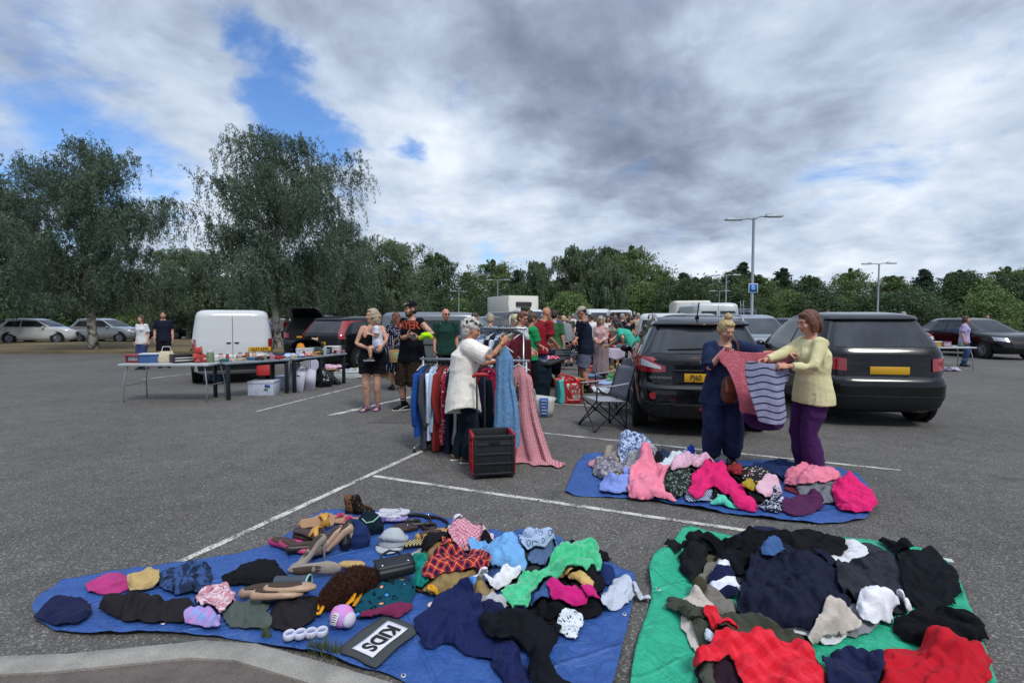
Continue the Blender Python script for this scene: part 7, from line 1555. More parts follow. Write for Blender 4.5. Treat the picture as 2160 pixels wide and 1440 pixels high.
p_=gp(1300,905);camp_chair(p_.x-.16,p_.y+.12,255,'grey folding camping chair nearest the car, facing left');p_=gp(1322,872);camp_chair(p_.x-.12,p_.y+.2,240,'second grey folding camping chair, half hidden behind the first')
def fold_table(p0,p1,depth,z,label,topm,legm,style='square',name='folding_table',mid=False):
 p0,p1=Vector(p0),Vector(p1);p0 .z=p1 .z=0;d=(p1-p0);L=d.length;d.normalize();n=Vector((-d.y,d.x,0));c=(p0+p1)/2+n*depth/2
 o=empty(name,(c.x,c.y,0),math.atan2(d.y,d.x),label,'table');b=MB();b.box((0,0,z-.022),(L,depth,.044));t=b.build('tabletop',topm,o,bevel=.008)
 xs=(-L/2+.06,0,L/2-.06)if mid else(-L/2+.06,L/2-.06)
 for x in xs:
  for s in(1,-1):
   b=MB()
   if style=='square':b.box((x,s*(depth/2-.06),(z-.045)/2),(.062,.062,z-.045))
   else:b.tube([(x,s*(depth/2-.05),.0),(x,s*(depth/2-.06),.35),(x*.93,s*(depth/2-.10),z-.045)],[.013]*3,8)
   b.build('leg',legm,o,bevel=.005 if style=='square' else 0)
  if style!='square':b=MB();b.tube([(x,-depth/2+.06,.32),(x,depth/2-.06,.32)],[.011]*2,8);b.build('crossbar',legm,o)
 if style=='square':
  for s in(1,-1):b=MB();b.box((0,s*(depth/2-.06),z-.075),(L-.18,.03,.055));b.build('apron',legm,o)
 def pt(u,v):q=p0+d*(L*u)+n*(depth*v);return Vector((q.x,q.y,z))
 return o,pt
def goods(kind,p,s,c,label,rz=0.0,c2='#c9c9c9',group=None,cat=None):
 o=empty({'box':'carton','jar':'jar','book':'book','teddy':'soft_toy','bowl':'bowl','tray':'tray','tin':'tin','crate':'crate','toy':'toy_car','tub':'storage_box','handbag':'handbag','shoe':'shoe','picture':'framed_picture'}.get(kind,kind),p,rz,label,cat or{'box':'box','teddy':'soft toy','tub':'storage box','toy':'toy','picture':'picture'}.get(kind,kind),group)
 m=mat('goods_'+c.strip('#'),c,.55,var=.12,vscale=20);m2=mat('goods_'+c2 .strip('#'),c2,.55,var=.12,vscale=20);x,y,z=s
 if kind in('box','book','tin','picture'):
  b=MB();b.box((0,0,z/2),(x,y,z));b.build('shell',m,o,bevel=min(s)*.06);b=MB();b.box((0,-y/2-.002,z*.52),(x*.62,.004,z*.5));b.build('print',m2,o)
  if kind=='box':
   for sg in(1,-1):b=MB();b.grid(lambda u,v:(-x/2+x*u,sg*(y/2+.35*y*v),z+(.12-.22*v)*y*v),3,4);b.build('flap',m,o,solid=.004)
 elif kind=='jar':
  b=MB();b.tube([(0,0,0),(0,0,z*.7),(0,0,z*.85)],[x/2,x/2,x*.36],16,round_=False);b.build('body',m,o,autosmooth=50);b=MB();b.tube([(0,0,z*.85),(0,0,z)],[x*.4,x*.38],16,round_=False);b.build('lid',m2,o,autosmooth=50)
 elif kind in('bowl','tray','tub','crate'):
  k=1.12 if kind!='tub' else 1.06;t=.008;b=MB();b.box((0,0,t/2),(x,y,t))
  for sx,sy,lx,ly in((0,-1,x,t),(0,1,x,t),(-1,0,t,y),(1,0,t,y)):b.box((sx*x/2*1.02,sy*y/2*1.02,z/2),(lx,ly,z))
  b.build('walls',m,o,bevel=.002)
  for sy in(-1,1):b=MB();b.box((0,sy*(y/2*1.02+.006),z-.012),(x*1.06,.016,.022));b.build('rim',m,o,bevel=.004)
  if kind=='tub':b=MB();b.box((0,0,z+.012),(x*1.08,y*1.08,.022));b.build('lid',m2,o,bevel=.008)
  if kind=='crate':
   for zz in(.3,.6):b=MB();b.box((0,-y/2*1.02-.005,z*zz),(x,.006,z*.14));b.build('slot',m2,o)
 elif kind=='teddy':
  fm=FO('plush_'+c.strip('#'),c,sheen=.3);b=MB();b.ell((0,0,z*.32),(x*.42,y*.40,z*.34));b.ell((0,-y*.05,z*.76),(x*.34,y*.34,z*.24))
  for sg in(1,-1):b.ell((sg*x*.27,0,z*.95),(x*.13,y*.08,z*.10),8,6);b.tube([(sg*x*.34,-y*.05,z*.5),(sg*x*.5,-y*.35,z*.34)],[x*.13,x*.11],8);b.tube([(sg*x*.22,-y*.1,z*.12),(sg*x*.32,-y*.55,z*.10)],[x*.16,x*.15],8)
  b.ell((0,-y*.36,z*.70),(x*.16,y*.13,z*.10),8,6);b.build('body',fm,o,voxel=max(.006,x*.04),sm=2)
  for sg in(1,-1):b=MB();b.ell((sg*x*.12,-y*.36,z*.81),(x*.04,)*3,6,5);b.build('eye',PLAST,o)
 elif kind=='toy':
  b=MB();b.box((0,0,z*.38),(x,y,z*.36));b.box((-x*.05,0,z*.74),(x*.55,y*.86,z*.40),0,None,.75);b.build('body',m,o,bevel=min(s)*.12,seg=3)
  for sx in(1,-1):
   for sy in(1,-1):b=MB();b.tube([(sx*x*.3,sy*y*.42,z*.2),(sx*x*.3,sy*y*.54,z*.2)],[z*.2]*2,14,0,(0,0,1),round_=False);b.build('wheel',RUB,o)
 elif kind=='handbag':
  b=MB();b.tube([(0,0,0),(0,0,z*.4),(0,0,z)],[(x*.5,y*.5),(x*.52,y*.5),(x*.38,y*.25)],18,0,(0,1,0),round_=False);b.build('pouch',m,o,bevel=.01,seg=3);b=MB();b.tube([(-x*.28,0,z*.95),(-x*.2,0,z*1.4),(x*.2,0,z*1.4),(x*.28,0,z*.95)],[.008]*4,7);b.build('handle',m2,o)
 elif kind=='shoe':
  b=MB();b.tube([(0,-y*.42,z*.45),(0,-y*.2,z*.5),(0,y*.1,z*.35),(0,y*.42,z*.22)],[(x*.32,z*.45),(x*.36,z*.48),(x*.42,z*.33),(x*.34,z*.2)],12,0,(0,0,1));b.build('upper',m,o);b=MB();b.tube([(0,-y*.48,.012),(0,0,.012),(0,y*.48,.012)],[(x*.34,.012),(x*.38,.012),(x*.38,.012)],10,0,(0,0,1));b.build('sole',m2,o)
 return o
def heap(name,label,cat,c,rx,ry,h,m,z=0.0,group=None):
 poly=[(c[0]+rx*math.cos(a)*(1+.22*math.sin(3*a+c[0]*9)),c[1]+ry*math.sin(a)*(1+.18*math.cos(2*a+c[1]*7)))for a in[i*6.2832/12 for i in range(12)]]
 g,X=drape(poly,world_=True,puff=h,squeeze=.82,sp=max(.02,rx*.06));X[:,2]+=z;cc=np.array([c[0],c[1],z]);o=cloth_obj(name,X-cc,g.faces,g.uv,m,None,1,.004);o.location=cc;return tag(o,label,cat,group)
def tables():
 GT=mat('grey_plastic_top','#7f8a92',.5,bump=.15,bscale=120);DL=mat('dark_plastic_leg','#141a24',.45);BT=mat('black_plastic_top','#1b1d20',.5)
 WT=mat('white_top','#a9aeb0',.5)
 la,pa=fold_table(gp(478,845),gp(614,829),.72,.735,'grey topped table with dark square legs at the far left of the photographed stall',GT,DL)
 lb,pb=fold_table(gp(622,829),gp(733,808),.72,.745,'grey topped table with dark square legs nearest the woman with the toddler',GT,DL,mid=True)
 lc,pc=fold_table(gp(250,850),gp(440,850),.72,.735,'long white trestle table at the left, beyond the dark legged tables',WT,STEEL,'tube')
 ld,pd=fold_table(gp(1163,852)+Vector((0,.2,0)),gp(1226,806),.70,.74,'black folding table with thin bent legs beside the man in grey shorts',BT,mat('frame_dark','#2a2d33',.4,.6),'tube')
 G=goods;n1='goods on the left tables'
 G('tray',pa(.78,.45),(.52,.40,.05),'#b01a24','shallow bright red tray on the left table',.1)
 for i,(u,v,c,nm)in enumerate(((.06,.3,'#2c6b6b','teal'),(.18,.5,'#15181c','black'),(.28,.25,'#c2b59c','cream'),(.35,.6,'#7a3b2a','brown'),(.47,.35,'#3b6f8f','blue'))):
  G('bowl',pa(u,v),(.13,.11,.06),c,nm+' square dish among the trinkets on the left table',i*.7)
 for i,(u,v,c,nm)in enumerate(((.5,.75,'#8c4a3a','rust'),(.62,.8,'#c0a58c','sand'),(.4,.8,'#a8b0b4','grey'),(.10,.75,'#c9b4a8','pale pink'))):
  G('jar',pa(u,v),(.09,.09,.15),c,nm+' lidded jar at the back of the left table',0,'#8a6b52')
 c=pb(.52,.62);o=empty('toddler_seat_hood',c,R(14),'red and black fabric hood with an orange flower standing on the second left table','hood');o.location.z+=.0
 b=MB();b.grid(lambda u,v:(.34*math.cos(math.pi*(1-u)),-.20+.40*v,.17+.21*math.sin(math.pi*u)*(1-.25*v)),20,7);b.build('hood',FO('hood_red','#a5141c','stripe','#17181b',scale=.8),o,solid=.02)
 b=MB();b.grid(lambda u,v:(.36*math.cos(math.pi*(1-u)),.20+.02*v,.02+(.16+.2*math.sin(math.pi*u)*.8)*v),20,5);b.build('back',BLK,o,solid=.02)
 b=MB();b.ell((-.12,-.215,.20),(.055,.015,.055),12,6)
 for k in range(8):a=k*.785;b.ell((-.12+.06*math.cos(a),-.212,.20+.06*math.sin(a)),(.03,.01,.03),8,5)
 b.build('flower',mat('flower_orange','#d48a1e',.7),o)
 G('tub',pb(.40,.45),(.34,.26,.15),'#c3c6ca','white plastic box under the red hood',.2,'#b7bcc4')
 G('box',pb(.50,.22),(.26,.17,.10),'#2a2320','small black and white carton at the front of the second left table',.1,'#c6c6c6')
 G('tub',pb(.66,.48),(.30,.22,.16),'#bcc4bd','clear storage box in the middle of the second left table',-.1,'#cfd3cf')
 G('crate',pb(.78,.42),(.22,.2,.16),'#1b1f2c','dark patterned basket on the second left table',.1,'#9aa0ae')
 G('tub',pb(.92,.40),(.30,.22,.15),'#c9c9c7','white ribbed tub at the right end of the second left table',.05,'#d0d0ce')
 G('teddy',pb(.70,.70)+Vector((0,0,.12)),(.20,.18,.26),'#b49a70','beige soft toy beside the red hood',.4)
 heap('cloth','crumpled white and blue clothes at the left end of the second left table','clothes',pb(.14,.35)[:2],.24,.18,.10,FB('white_blue_mix','#b5bccb','floral','#5b7fb5','#c9c3c3',9),.745)
 heap('cloth','dark blue denim clothes behind the white and blue ones','clothes',pb(.2,.75)[:2],.26,.15,.14,FB('denim_dark','#26364e'),.745)
 heap('cloth','coral and white cloth in the middle of the second left table','clothes',pb(.31,.22)[:2],.16,.11,.07,FB('coral_mix','#b5524a','floral','#d0b4ac','#c04a3a',14),.745)
 rr=random.Random(21);cl=[('#c2c2c2','white'),('#b03038','red'),('#2f62a8','blue'),('#d0a030','yellow'),('#24262c','black'),('#5a8a6a','green'),('#b58a9a','pink'),('#8a6a4a','brown')]
 for tn,pt_,us in(('left',pa,(.13,.23,.33,.43,.53,.62,.7,.93)),('second left',pb,(.05,.22,.36,.46,.58,.72,.86,.97))):
  for j,u in enumerate(us):
   c,nm=cl[j];k=('tin','jar','book','box','toy','jar','box','tin')[j];G(k,pt_(u,rr.choice((.12,.9))),{'tin':(.1,.09,.07),'jar':(.07,.07,.12),'book':(.14,.19,.03),'box':(.15,.11,.09),'toy':(.16,.08,.08)}[k],c,'small '+nm+' '+{'toy':'toy car','box':'carton'}.get(k,k)+' among the clutter on the '+tn+' table',rr.uniform(-1,1),cl[(j+3)%8][0])
 q=gp(560,833);G('tub',q+Vector((-.08,.12,0)),(.50,.36,.27),'#b9c0d2','white storage box with a blue and green label under the left table',.08,'#c3c8d6')
 b=MB();b.box((q.x+.08,q.y-.075,.20),(.11,.004,.045));tag(b.build('box_label',mat('label_blue','#2444a0',.5),None),'blue paper label stuck on the storage box','label');b=MB();b.box((q.x+.05,q.y-.075,.13),(.075,.004,.035));tag(b.build('box_label',mat('label_green','#3f8a4a',.5),None),'green paper label stuck on the storage box','label')
 q=gp(545,812);G('handbag',q+Vector((0,.35,.2)),(.42,.24,.34),'#b32a2a','red and cream shopping bag under the left table',.1,'#c9b59a')
 q=gp(590,822);G('tub',q+Vector((.02,.35,0)),(.40,.30,.26),'#a9b2c0','clear plastic box behind the storage box',-.1,'#b4bcc8')
 for i,(px,py,w,h,c,lb)in enumerate(((622,826,.40,.62,'#b9bccb','large white poster board with black drawings leaning under the second left table'),(648,822,.34,.50,'#c2bfd0','pale lilac poster board leaning behind the white one'))):
  q=gp(px,py);b=MB();b.box((0,0,h/2),(w,.012,h));o=empty('poster_board',(q.x,q.y,0.005),R(-14+20*i),lb,'board');o.rotation_euler=(R(-14),0,R(-12+16*i));b.build('board',mat('board_'+c[1:],c,.6,var=.06),o)
  if i==0:
   for(xx,zz,rr_)in((-.02,.36,.012),(.03,.34,.018),(.08,.33,.01),(-.06,.33,.014)):b=MB();b.ell((xx,-.008,zz),(rr_*1.8,.004,rr_),8,5);b.build('drawing',PLAST,o)
 q=gp(672,818);b=MB();b.tube([q+Vector((0,.25,0)),q+Vector((.02,.25,.15)),q+Vector((-.02,.25,.34)),q+Vector((.0,.25,.44))],[(.20,.14),(.23,.17),(.17,.12),(.06,.05)],20,0,(0,1,0));tag(b.build('bin_bag',mat('bin_bag_black','#12161c',.22,bump=.6,bscale=14),None,voxel=.015,sm=2,disp=lambda co,no:co+no*(.022*fbm(co*9,5,3))[:,None]),'shiny black bin bag under the second left table','bin bag')
 q=gp(700,812);b=MB();b.add([q+Vector((-.10,.1,0)),q+Vector((.18,-.02,0)),q+Vector((.16,.25,.0)),q+Vector((-.10,.30,.26)),q+Vector((-.12,.12,.30))],[(0,1,4),(1,2,3,4),(0,4,3),(0,3,2,1)]);tag(b.build('folder',mat('folder_black','#101114',.4),None,smooth=False),'black card folder propped beside the bin bag','folder')
 vcloth('towel','black cloth with white check hanging from the second left table','cloth',[(630,762),(672,758),(668,778),(650,775),(634,772)],gp(650,826).y-.01,FU('check_bw','#17171a','gingham','#c5c5c5',scale=22),3,.01,.02)
 vcloth('towel','pale lilac towel hanging from the second left table','towel',[(654,760),(672,757),(672,780),(656,780)],gp(650,826).y-.03,FU('towel_lilac','#b7b4c8'),3,.01,.02)
 def Q(px,py):return gp(px,py)
 G('box',Q(693,795),(.50,.36,.26),'#8c6a4a','open cardboard box with a pink striped cloth, left of the white tray',.15,'#98795a')
 heap('cloth','pink and white striped cloth bulging from the cardboard box','clothes',Q(702,795)[:2],.24,.17,.16,FB('pink_stripes','#b97f9c','stripe','#d0bfca',scale=16),.24)
 G('tray',Q(742,796),(.80,.40,.17),'#b7bfbf','wide white plastic tray on the tarmac behind the woman with the toddler',.05)
 heap('cloth','grey and white soft things in the wide white tray','clothes',Q(735,792)[:2],.34,.18,.16,FB('grey_mix','#8a8c92','floral','#b9bcc2','#5d6168',9),.1)
 heap('cloth','lime green soft toys in the wide white tray','soft toys',Q(757,790)[:2],.22,.16,.22,FB('lime_mix','#8fa35a','floral','#b7c18c','#5f7340',9),.08)
 G('box',Q(815,795),(.42,.34,.24),'#93714f','open cardboard box right of the woman with the toddler',-.1,'#9d7c5a')
 heap('cloth','white and grey clothes in the right cardboard box','clothes',Q(812,792)[:2],.2,.16,.12,FB('white_blue_mix','#b5bccb'),.22)
 G('picture',Q(832,800),(.26,.20,.22),'#a98a5f','small wooden crate with pictures beside the polka dot dress',.2,'#4d3a2a')
 heap('cloth','patterned pink and grey cloth on the tarmac by the white tray','clothes',Q(765,797)[:2],.16,.14,.14,FB('pink_grey_mix','#9a7f8c','floral','#c0b3ba','#5d4a56',14))
 heap('cloth','hot pink and white cloth on the black table','clothes',pd(.30,.45)[:2],.24,.2,.06,FB('pink_print','#c02458','floral','#d6b9c4','#b01848',12),.74)
 heap('cloth','navy and grey clothes at the near end of the black table','clothes',pd(.06,.4)[:2],.2,.24,.08,FB('navy_mix','#2a3148','mottle','#6b7488',scale=9),.74)
 G('crate',pd(.62,.35),(.34,.25,.16),'#4a5154','dark grey plastic crate on the black table',.2,'#8a9496')
 G('box',pd(.78,.6),(.30,.2,.13),'#b9bbbb','white cardboard carton on the black table',.1,'#c9c9c9')
 G('tub',pd(.30,.85),(.22,.18,.09),'#c3c0b8','cream tub at the back of the black table',.1)
 G('shoe',pd(.74,.9)+Vector((0,0,.0)),(.10,.28,.11),'#17181a','black shoe at the back of the black table',1.2,'#2a2a2c')
 G('handbag',pd(.92,.45),(.22,.14,.2),'#1b1c20','small black bag at the far end of the black table',.3)
 heap('cloth','black and white spotted cloth by the small black bag','clothes',pd(.9,.2)[:2],.14,.12,.08,FB('bw_spots','#1a1a1d','spots','#d8d8da','#1a1a1d',18),.74)
 q=gp(1137,850);b=MB();b.tube([q+Vector((0,.3,.02)),q+Vector((0,.3,.35)),q+Vector((0,.3,.62)),q+Vector((0,.3,.72))],[(.22,.18),(.25,.2),(.26,.2),(.2,.15)],20,0,(0,1,0));tag(b.build('suitcase_cover',FO('dark_teal_cover','#15222c'),None,voxel=.015,sm=3,disp=fold_disp(.02,6,3)),'dark teal padded coat standing in a heap at the near end of the black table','coat')
 heap('cloth','camouflage bag on the ground behind the pink gingham dress','bag',gp(1132,862)[:2],.2,.2,.26,FB('camo_bag','#4a4232','camo','#2b281f','#6d6450',8))
 oc,pe=fold_table(gp(1268,788),gp(1330,792),.60,.74,'small table under a pale lilac cloth in front of the teal tee shirt',WT,STEEL,'tube',name='small_table')
 Yt=pe(0,0).y;c0=pe(.5,.5);b=MB();hw,hd=.40,.36
 def cl(u,v):
  x=(u-.5)*2;y=(v-.5)*2;ox,oy=max(0,abs(x)-.62)/.38,max(0,abs(y)-.62)/.38;e=max(ox,oy)
  zz=.748-.30*e-.03*e*math.sin(9*(x+y));px_=math.copysign(min(abs(x),.62)/.62*hw+ox*.05*(1+.6*math.sin(11*y)),x);py_=math.copysign(min(abs(y),.62)/.62*hd+oy*.05*(1+.6*math.sin(11*x)),y);return(px_,py_,zz)
 b.grid(cl,30,30);t=b.build('tablecloth',FO('lilac_cloth','#aca3b4'),None,solid=.004);t.location=(c0 .x,c0 .y,0);tag(t,'pale lilac cloth draped over the small table','tablecloth')
 for i,(u,v,s,c,lb,k)in enumerate(((.15,.3,(.20,.16,.06),'#b59a3a','yellow flat game carton on the lilac cloth','box'),(.38,.25,(.22,.18,.08),'#8c2a30','dark red patterned tin on the lilac cloth','tin'),(.62,.3,(.24,.2,.09),'#5d7f86','grey blue carton on the lilac cloth','box'),(.85,.4,(.16,.14,.17),'#a81f24','bright red carton on the lilac cloth','box'),(.5,.7,(.2,.18,.12),'#b5452e','orange red carton at the back of the lilac cloth','box'),(.7,.7,(.12,.12,.16),'#a3261f','red round tin at the back of the lilac cloth','jar'))):
  G(k,pe(u,v)+Vector((0,0,.012)),s,c,lb,.3*i,'#c2b99a')
 n2='toys on the ground'
 for i,(px,py,k,s,c,lb,rz)in enumerate(((1308,800,'teddy',(.36,.32,.42),'#b58a5c','big tan teddy bear sitting on the tarmac by the lilac clothed table',.3),(1290,790,'teddy',(.22,.2,.28),'#9a8450','smaller mustard teddy bear behind the big tan one',-.4),(1288,806,'teddy',(.20,.2,.22),'#5fae6a','green soft toy left of the big tan teddy bear',.2),(1297,818,'toy',(.26,.14,.14),'#c29a2a','yellow toy car in front of the big tan teddy bear',.4),(1306,822,'toy',(.22,.14,.13),'#b03a3f','red toy car in front of the big tan teddy bear',-.3),(1320,826,'box',(.32,.24,.16),'#5d4a3a','brown and green picture carton beside the camping chair',.7),(1278,788,'toy',(.34,.2,.2),'#2a62b8','blue ride on toy behind the soft toys',.5),(1268,792,'teddy',(.22,.2,.24),'#1d2426','black soft toy left of the blue ride on toy',.1),(1256,790,'teddy',(.2,.2,.22),'#3a5a4a','dark green soft toy beside the man in grey shorts',.5),(1248,785,'teddy',(.18,.18,.22),'#b5584a','coral soft toy beside the man in grey shorts',-.2),(1250,800,'box',(.3,.2,.12),'#8ba0c4','pale blue carton beside the man in grey shorts',.2),(1251,820,'box',(.22,.18,.2),'#a81f2a','red and white carton at the feet of the man in grey shorts',.1),(1214,838,'box',(.26,.26,.4),'#8c7048','tall brown cardboard box behind the big red bag',.2))):
  G(k,gp(px,py),s,c,lb,rz)
 heap('sheet','pale blue cloth spread under the toys','cloth',gp(1276,808)[:2],.45,.35,.04,FB('pale_blue_sheet','#8fa6cc'))
 heap('sheet','large white sheet bundled on the tarmac in front of the toys','sheet',gp(1285,826)[:2],.48,.34,.13,FB('white_sheet','#bcc2c8'))
 heap('cloth','navy patterned cloth at the right of the white sheet','cloth',gp(1310,830)[:2],.16,.16,.10,FB('navy_pat','#2a3358','mottle','#5d6a94',scale=12))
 for i,(px,Y,w,lb)in enumerate(((1168,17.5,1.5,'low table with oddments left of the man in royal blue'),(1226,20,1.8,'table with a red cloth behind the beige cap'),(1345,16.5,1.8,'table of dark oddments behind the teal tee shirt'),(1392,13.5,1.0,'low table of toys left of the black crossover'),(1310,22.5,2.0,'distant table in the crowd'),(1262,19,1.6,'table of oddments behind the woman in the pale pink cardigan'),(1376,18,1.7,'table of oddments behind the man in the striped tee shirt'),(1140,15.5,1.6,'table of oddments behind the crouching child'),(1760,13.2,1.8,'white topped table right of the black crossover'),(2000,15.5,1.8,'table near the right edge of the car park'))):
  x=(px-1080)/F*Y;o,pt=fold_table(Vector((x-w/2,Y,0)),Vector((x+w/2,Y,0)),.65,.72,lb,WT if i%2 else BT,STEEL,'tube')
  rr=random.Random(i+50);cs=[('#a32a2a','red'),('#2a4a8c','blue'),('#c2c2c2','white'),('#1c1d20','black'),('#b58a3a','ochre'),('#4a6b4a','green'),('#8c5a7a','mauve'),('#6a6f75','grey')];rr.shuffle(cs)
  for j in range(6):
   c,nm=cs[j];k=('tin','jar','tub','crate','book','toy')[j];s={'tin':(.24,.16,.1),'jar':(.12,.12,.2),'tub':(.3,.22,.14),'crate':(.3,.24,.16),'book':(.2,.26,.04),'toy':(.24,.12,.12)}[k]
   G(k,pt(.1+.16*j,rr.uniform(.3,.7)),s,c,nm+' '+{'tub':'plastic box','toy':'toy car'}.get(k,k)+' on the '+lb.replace('table with oddments','oddments table').replace(' right of the black crossover',' beyond the crossover'),rr.uniform(-.5,.5))
  heap('cloth','cloth heap under the '+lb,'clothes',(x,Y+.1),.5,.25,.3,FB('far_heap_%d'%i,('#3a3f4c','#8c2a30','#2c2e33','#7d7a86','#5a6a7c','#8a8f98','#5d4a52','#7a3b3f','#3f5a52','#6b5d7a')[i],'floral','#b5b5ba','#26262c',5))
 heap('cloth','dark clothes with orange and white bits on the ground left of the black crossover','clothes',((1388-1080)/F*11,11),.35,.3,.32,FB('odd_mix','#2b2c30','floral','#b5582e','#b9b9b5',6))
 G('tub',Vector(((1356-1080)/F*10.2,10.2,0)),(.34,.26,.34),'#a24a30','terracotta planter with white trim left of the black crossover',.2,'#c9c6be')
 for i,(u,c,k,s,lb)in enumerate(((.08,'#8c2a30','box',(.3,.2,.16),'dark red carton on the white trestle table'),(.25,'#3a5a8c','tub',(.34,.24,.16),'blue plastic box on the white trestle table'),(.42,'#c0b49a','handbag',(.28,.14,.22),'cream handbag on the white trestle table'),(.6,'#1d1f24','crate',(.34,.26,.16),'black crate on the white trestle table'),(.78,'#a8423a','teddy',(.24,.2,.3),'red soft toy on the white trestle table'),(.92,'#6a7a5a','jar',(.14,.14,.24),'green jar on the white trestle table'))):G(k,pc(u,.45),s,c,lb,.3*i)
tables()
def bags():
 o=empty('shopping_bag',gp(1200,852)+Vector((0,.16,0)),R(16),'big red and turquoise shopping bag printed with large letters','bag');TQ=mat('bag_turquoise','#4fb0ac',.4,bump=.3,bscale=20);RB=mat('bag_red','#b81f26',.4,bump=.3,bscale=20,var=.12);WB=mat('bag_white','#c0bdb8',.45,bump=.3,bscale=20)
 w,d,h=.44,.26,.46
 def face(x0,x1,y,zt,m,name,par=o,bul=.02):
  b=MB();b.grid(lambda u,v:(x0+(x1-x0)*u+.012*math.sin(v*5),y-bul*math.sin(u*3.14)*math.sin(v*3.0)+.006*math.sin(9*u+5*v),zt[0]+(zt[1]-zt[0])*v),12,12);return b.build(name,m,par,solid=.006)
 b=MB();b.box((0,0,h/2-.01),(w-.015,d-.02,h-.04));b.build('body',TQ,o,bevel=.03,seg=3)
 f=face(-w*.28,w/2,-d/2-.004,(0,h),RB,'front_panel');face(-w/2,-w*.29,-d/2,(0,h),TQ,'corner_panel')
 p=face(-w*.17,w*.43,-d/2-.012,(.09,h-.08),WB,'white_panel')
 M=lambda x,z:Matrix.Translation((x,-d/2-.052,z))@Matrix.Rotation(R(90),4,'X');RT=mat('bag_red_text','#b01f2a',.5,var=.05)
 text('letters','BIG',.14,RT,f,M(.058,.315),.002,bold=.004);text('letters','BAG',.11,RT,f,M(.06,.205),.002,bold=.003);b=MB();b.tube([(-.06+.02*j,-d/2-.03,.075+.012*math.sin(j*2.2))for j in range(12)],[.007]*12,6);b.build('squiggle',WB,f)
 face(-w/2,w/2,d/2+.004,(0,h),RB,'back_panel')
 for yy in(-d/2,d/2):b=MB();b.tube([(-.12,yy,h-.02),(-.09,yy*1.2,h+.07),(.0,yy*1.5,h+.05),(.10,yy*1.2,h-.02)],[(.018,.004)]*4,7,0,(0,1,0));b.build('handle',RB,o)
 heap('cloth','red and white things poking out of the big shopping bag','clothes',(o.location.x,o.location.y),.18,.1,.08,FB('red_white_mix','#a93038','floral','#c9c5c0','#5fb0ac',9),.42)
 o=empty('shopping_bag',gp(1150,881)+Vector((0,.12,0)),R(-6),'white and blue crumpled shopping bag beside the big red one','bag');w,d,h=.32,.2,.33;BB=mat('bag_blue','#3f66ae',.35,bump=.5,bscale=14,var=.12)
 b=MB();b.tube([(0,0,.0),(0,0,.12),(0,0,.25),(.01,0,h)],[(w*.40,d*.45),(w*.47,d*.5),(w*.53,d*.5),(w*.58,d*.42)],28,0,(0,1,0),round_=False);b.build('body',WB,o,disp=lambda co,no:co+no*(.012*fbm(co*11,4,3))[:,None])
 def fr(x0,x1,m,nm,off):
  b=MB();b.grid(lambda u,v:((x0+(x1-x0)*u)*(1+.3*v),-d*.5-off-.012*math.sin(v*3),.02+.30*v),8,10);return b.build(nm,m,o,solid=.004)
 f=fr(-.06,.05,BB,'blue_panel',.008)
 for k in range(5):
  b=MB();z_=.27-.05*k;b.tube([(-.045+.012*j,-d*.5-.028,z_+.01*math.sin(j*2.4+k))for j in range(8-k%3)],[.006]*(8-k%3),5);b.build('squiggle',WB,f)
 for sx in(-1,):b=MB();b.tube([(sx*.14,-.05,h),(sx*.17,-.07,h+.12),(sx*.20,-.06,h+.02),(sx*.19,-.05,h-.06)],[(.012,.004)]*4,6);b.build('handle',WB,o)
bags()
print('stalls',round(time.time()-T0,1))
def spot(px,py,name,label,cat,az=0.0,group=None,roll=0.0,dz=0.0):
 p=gp(px,py,.02);z=hf_at(p.x,p.y,.03);p=gp(px,py,z);o=empty(name,(p.x,p.y,z+dz),R(-az),label,cat,group)
 if roll:o.rotation_euler=(0,R(roll),R(-az))
 return o
def lea(n,c,r=.45):return mat('shoe_'+n,c,r,var=.08,vscale=25,bump=.1,bscale=150)
INS=mat('shoe_inside','#3f3029',.8);INS2=mat('insole_tan','#a5805f',.7)
def heel(px,py,az,m,label,roll=0.0,hh=.115):
 o=spot(px,py,'high_heel_shoe',label,'shoe',az,None,roll,.035 if roll else 0);b=MB();k=hh/.085
 pts=[(0,.128,.014),(0,.10,.020),(0,.05,.026),(0,0,.028+.028*k),(0,-.055,.026+.068*k),(0,-.098,.03+.078*k)]
 b.tube(pts,[(.017,.011),(.034,.019),(.040,.025),(.033,.027),(.032,.032),(.024,.034)],16,0,(0,0,1));b.build('upper',m,o)
 b=MB();b.tube([(0,.055,.050),(0,.0,.064+.02*k),(0,-.05,.052+.072*k),(0,-.09,.062+.074*k)],[(.015,.002),(.023,.010),(.022,.012),(.014,.004)],14,0,(0,0,1));b.build('opening',INS,o)
 b=MB();b.tube([(0,-.10,.02+.06*k),(0,-.103,.04*k),(0,-.10,.0)],[.017,.009,.006],10);b.build('heel',m,o)
def flat(px,py,az,m,label,roll=0.0):
 o=spot(px,py,'flat_shoe',label,'shoe',az,None,roll,.03 if abs(roll)>40 else 0);b=MB()
 b.tube([(0,.125,.016),(0,.09,.022),(0,.03,.026),(0,-.05,.030),(0,-.115,.034)],[(.02,.012),(.040,.020),(.041,.024),(.034,.027),(.026,.028)],16,0,(0,0,1));b.build('upper',m,o)
 b=MB();b.tube([(0,.06,.044),(0,.0,.050),(0,-.06,.056),(0,-.105,.058)],[(.016,.003),(.029,.008),(.026,.009),(.015,.005)],14,0,(0,0,1));b.build('opening',INS,o)
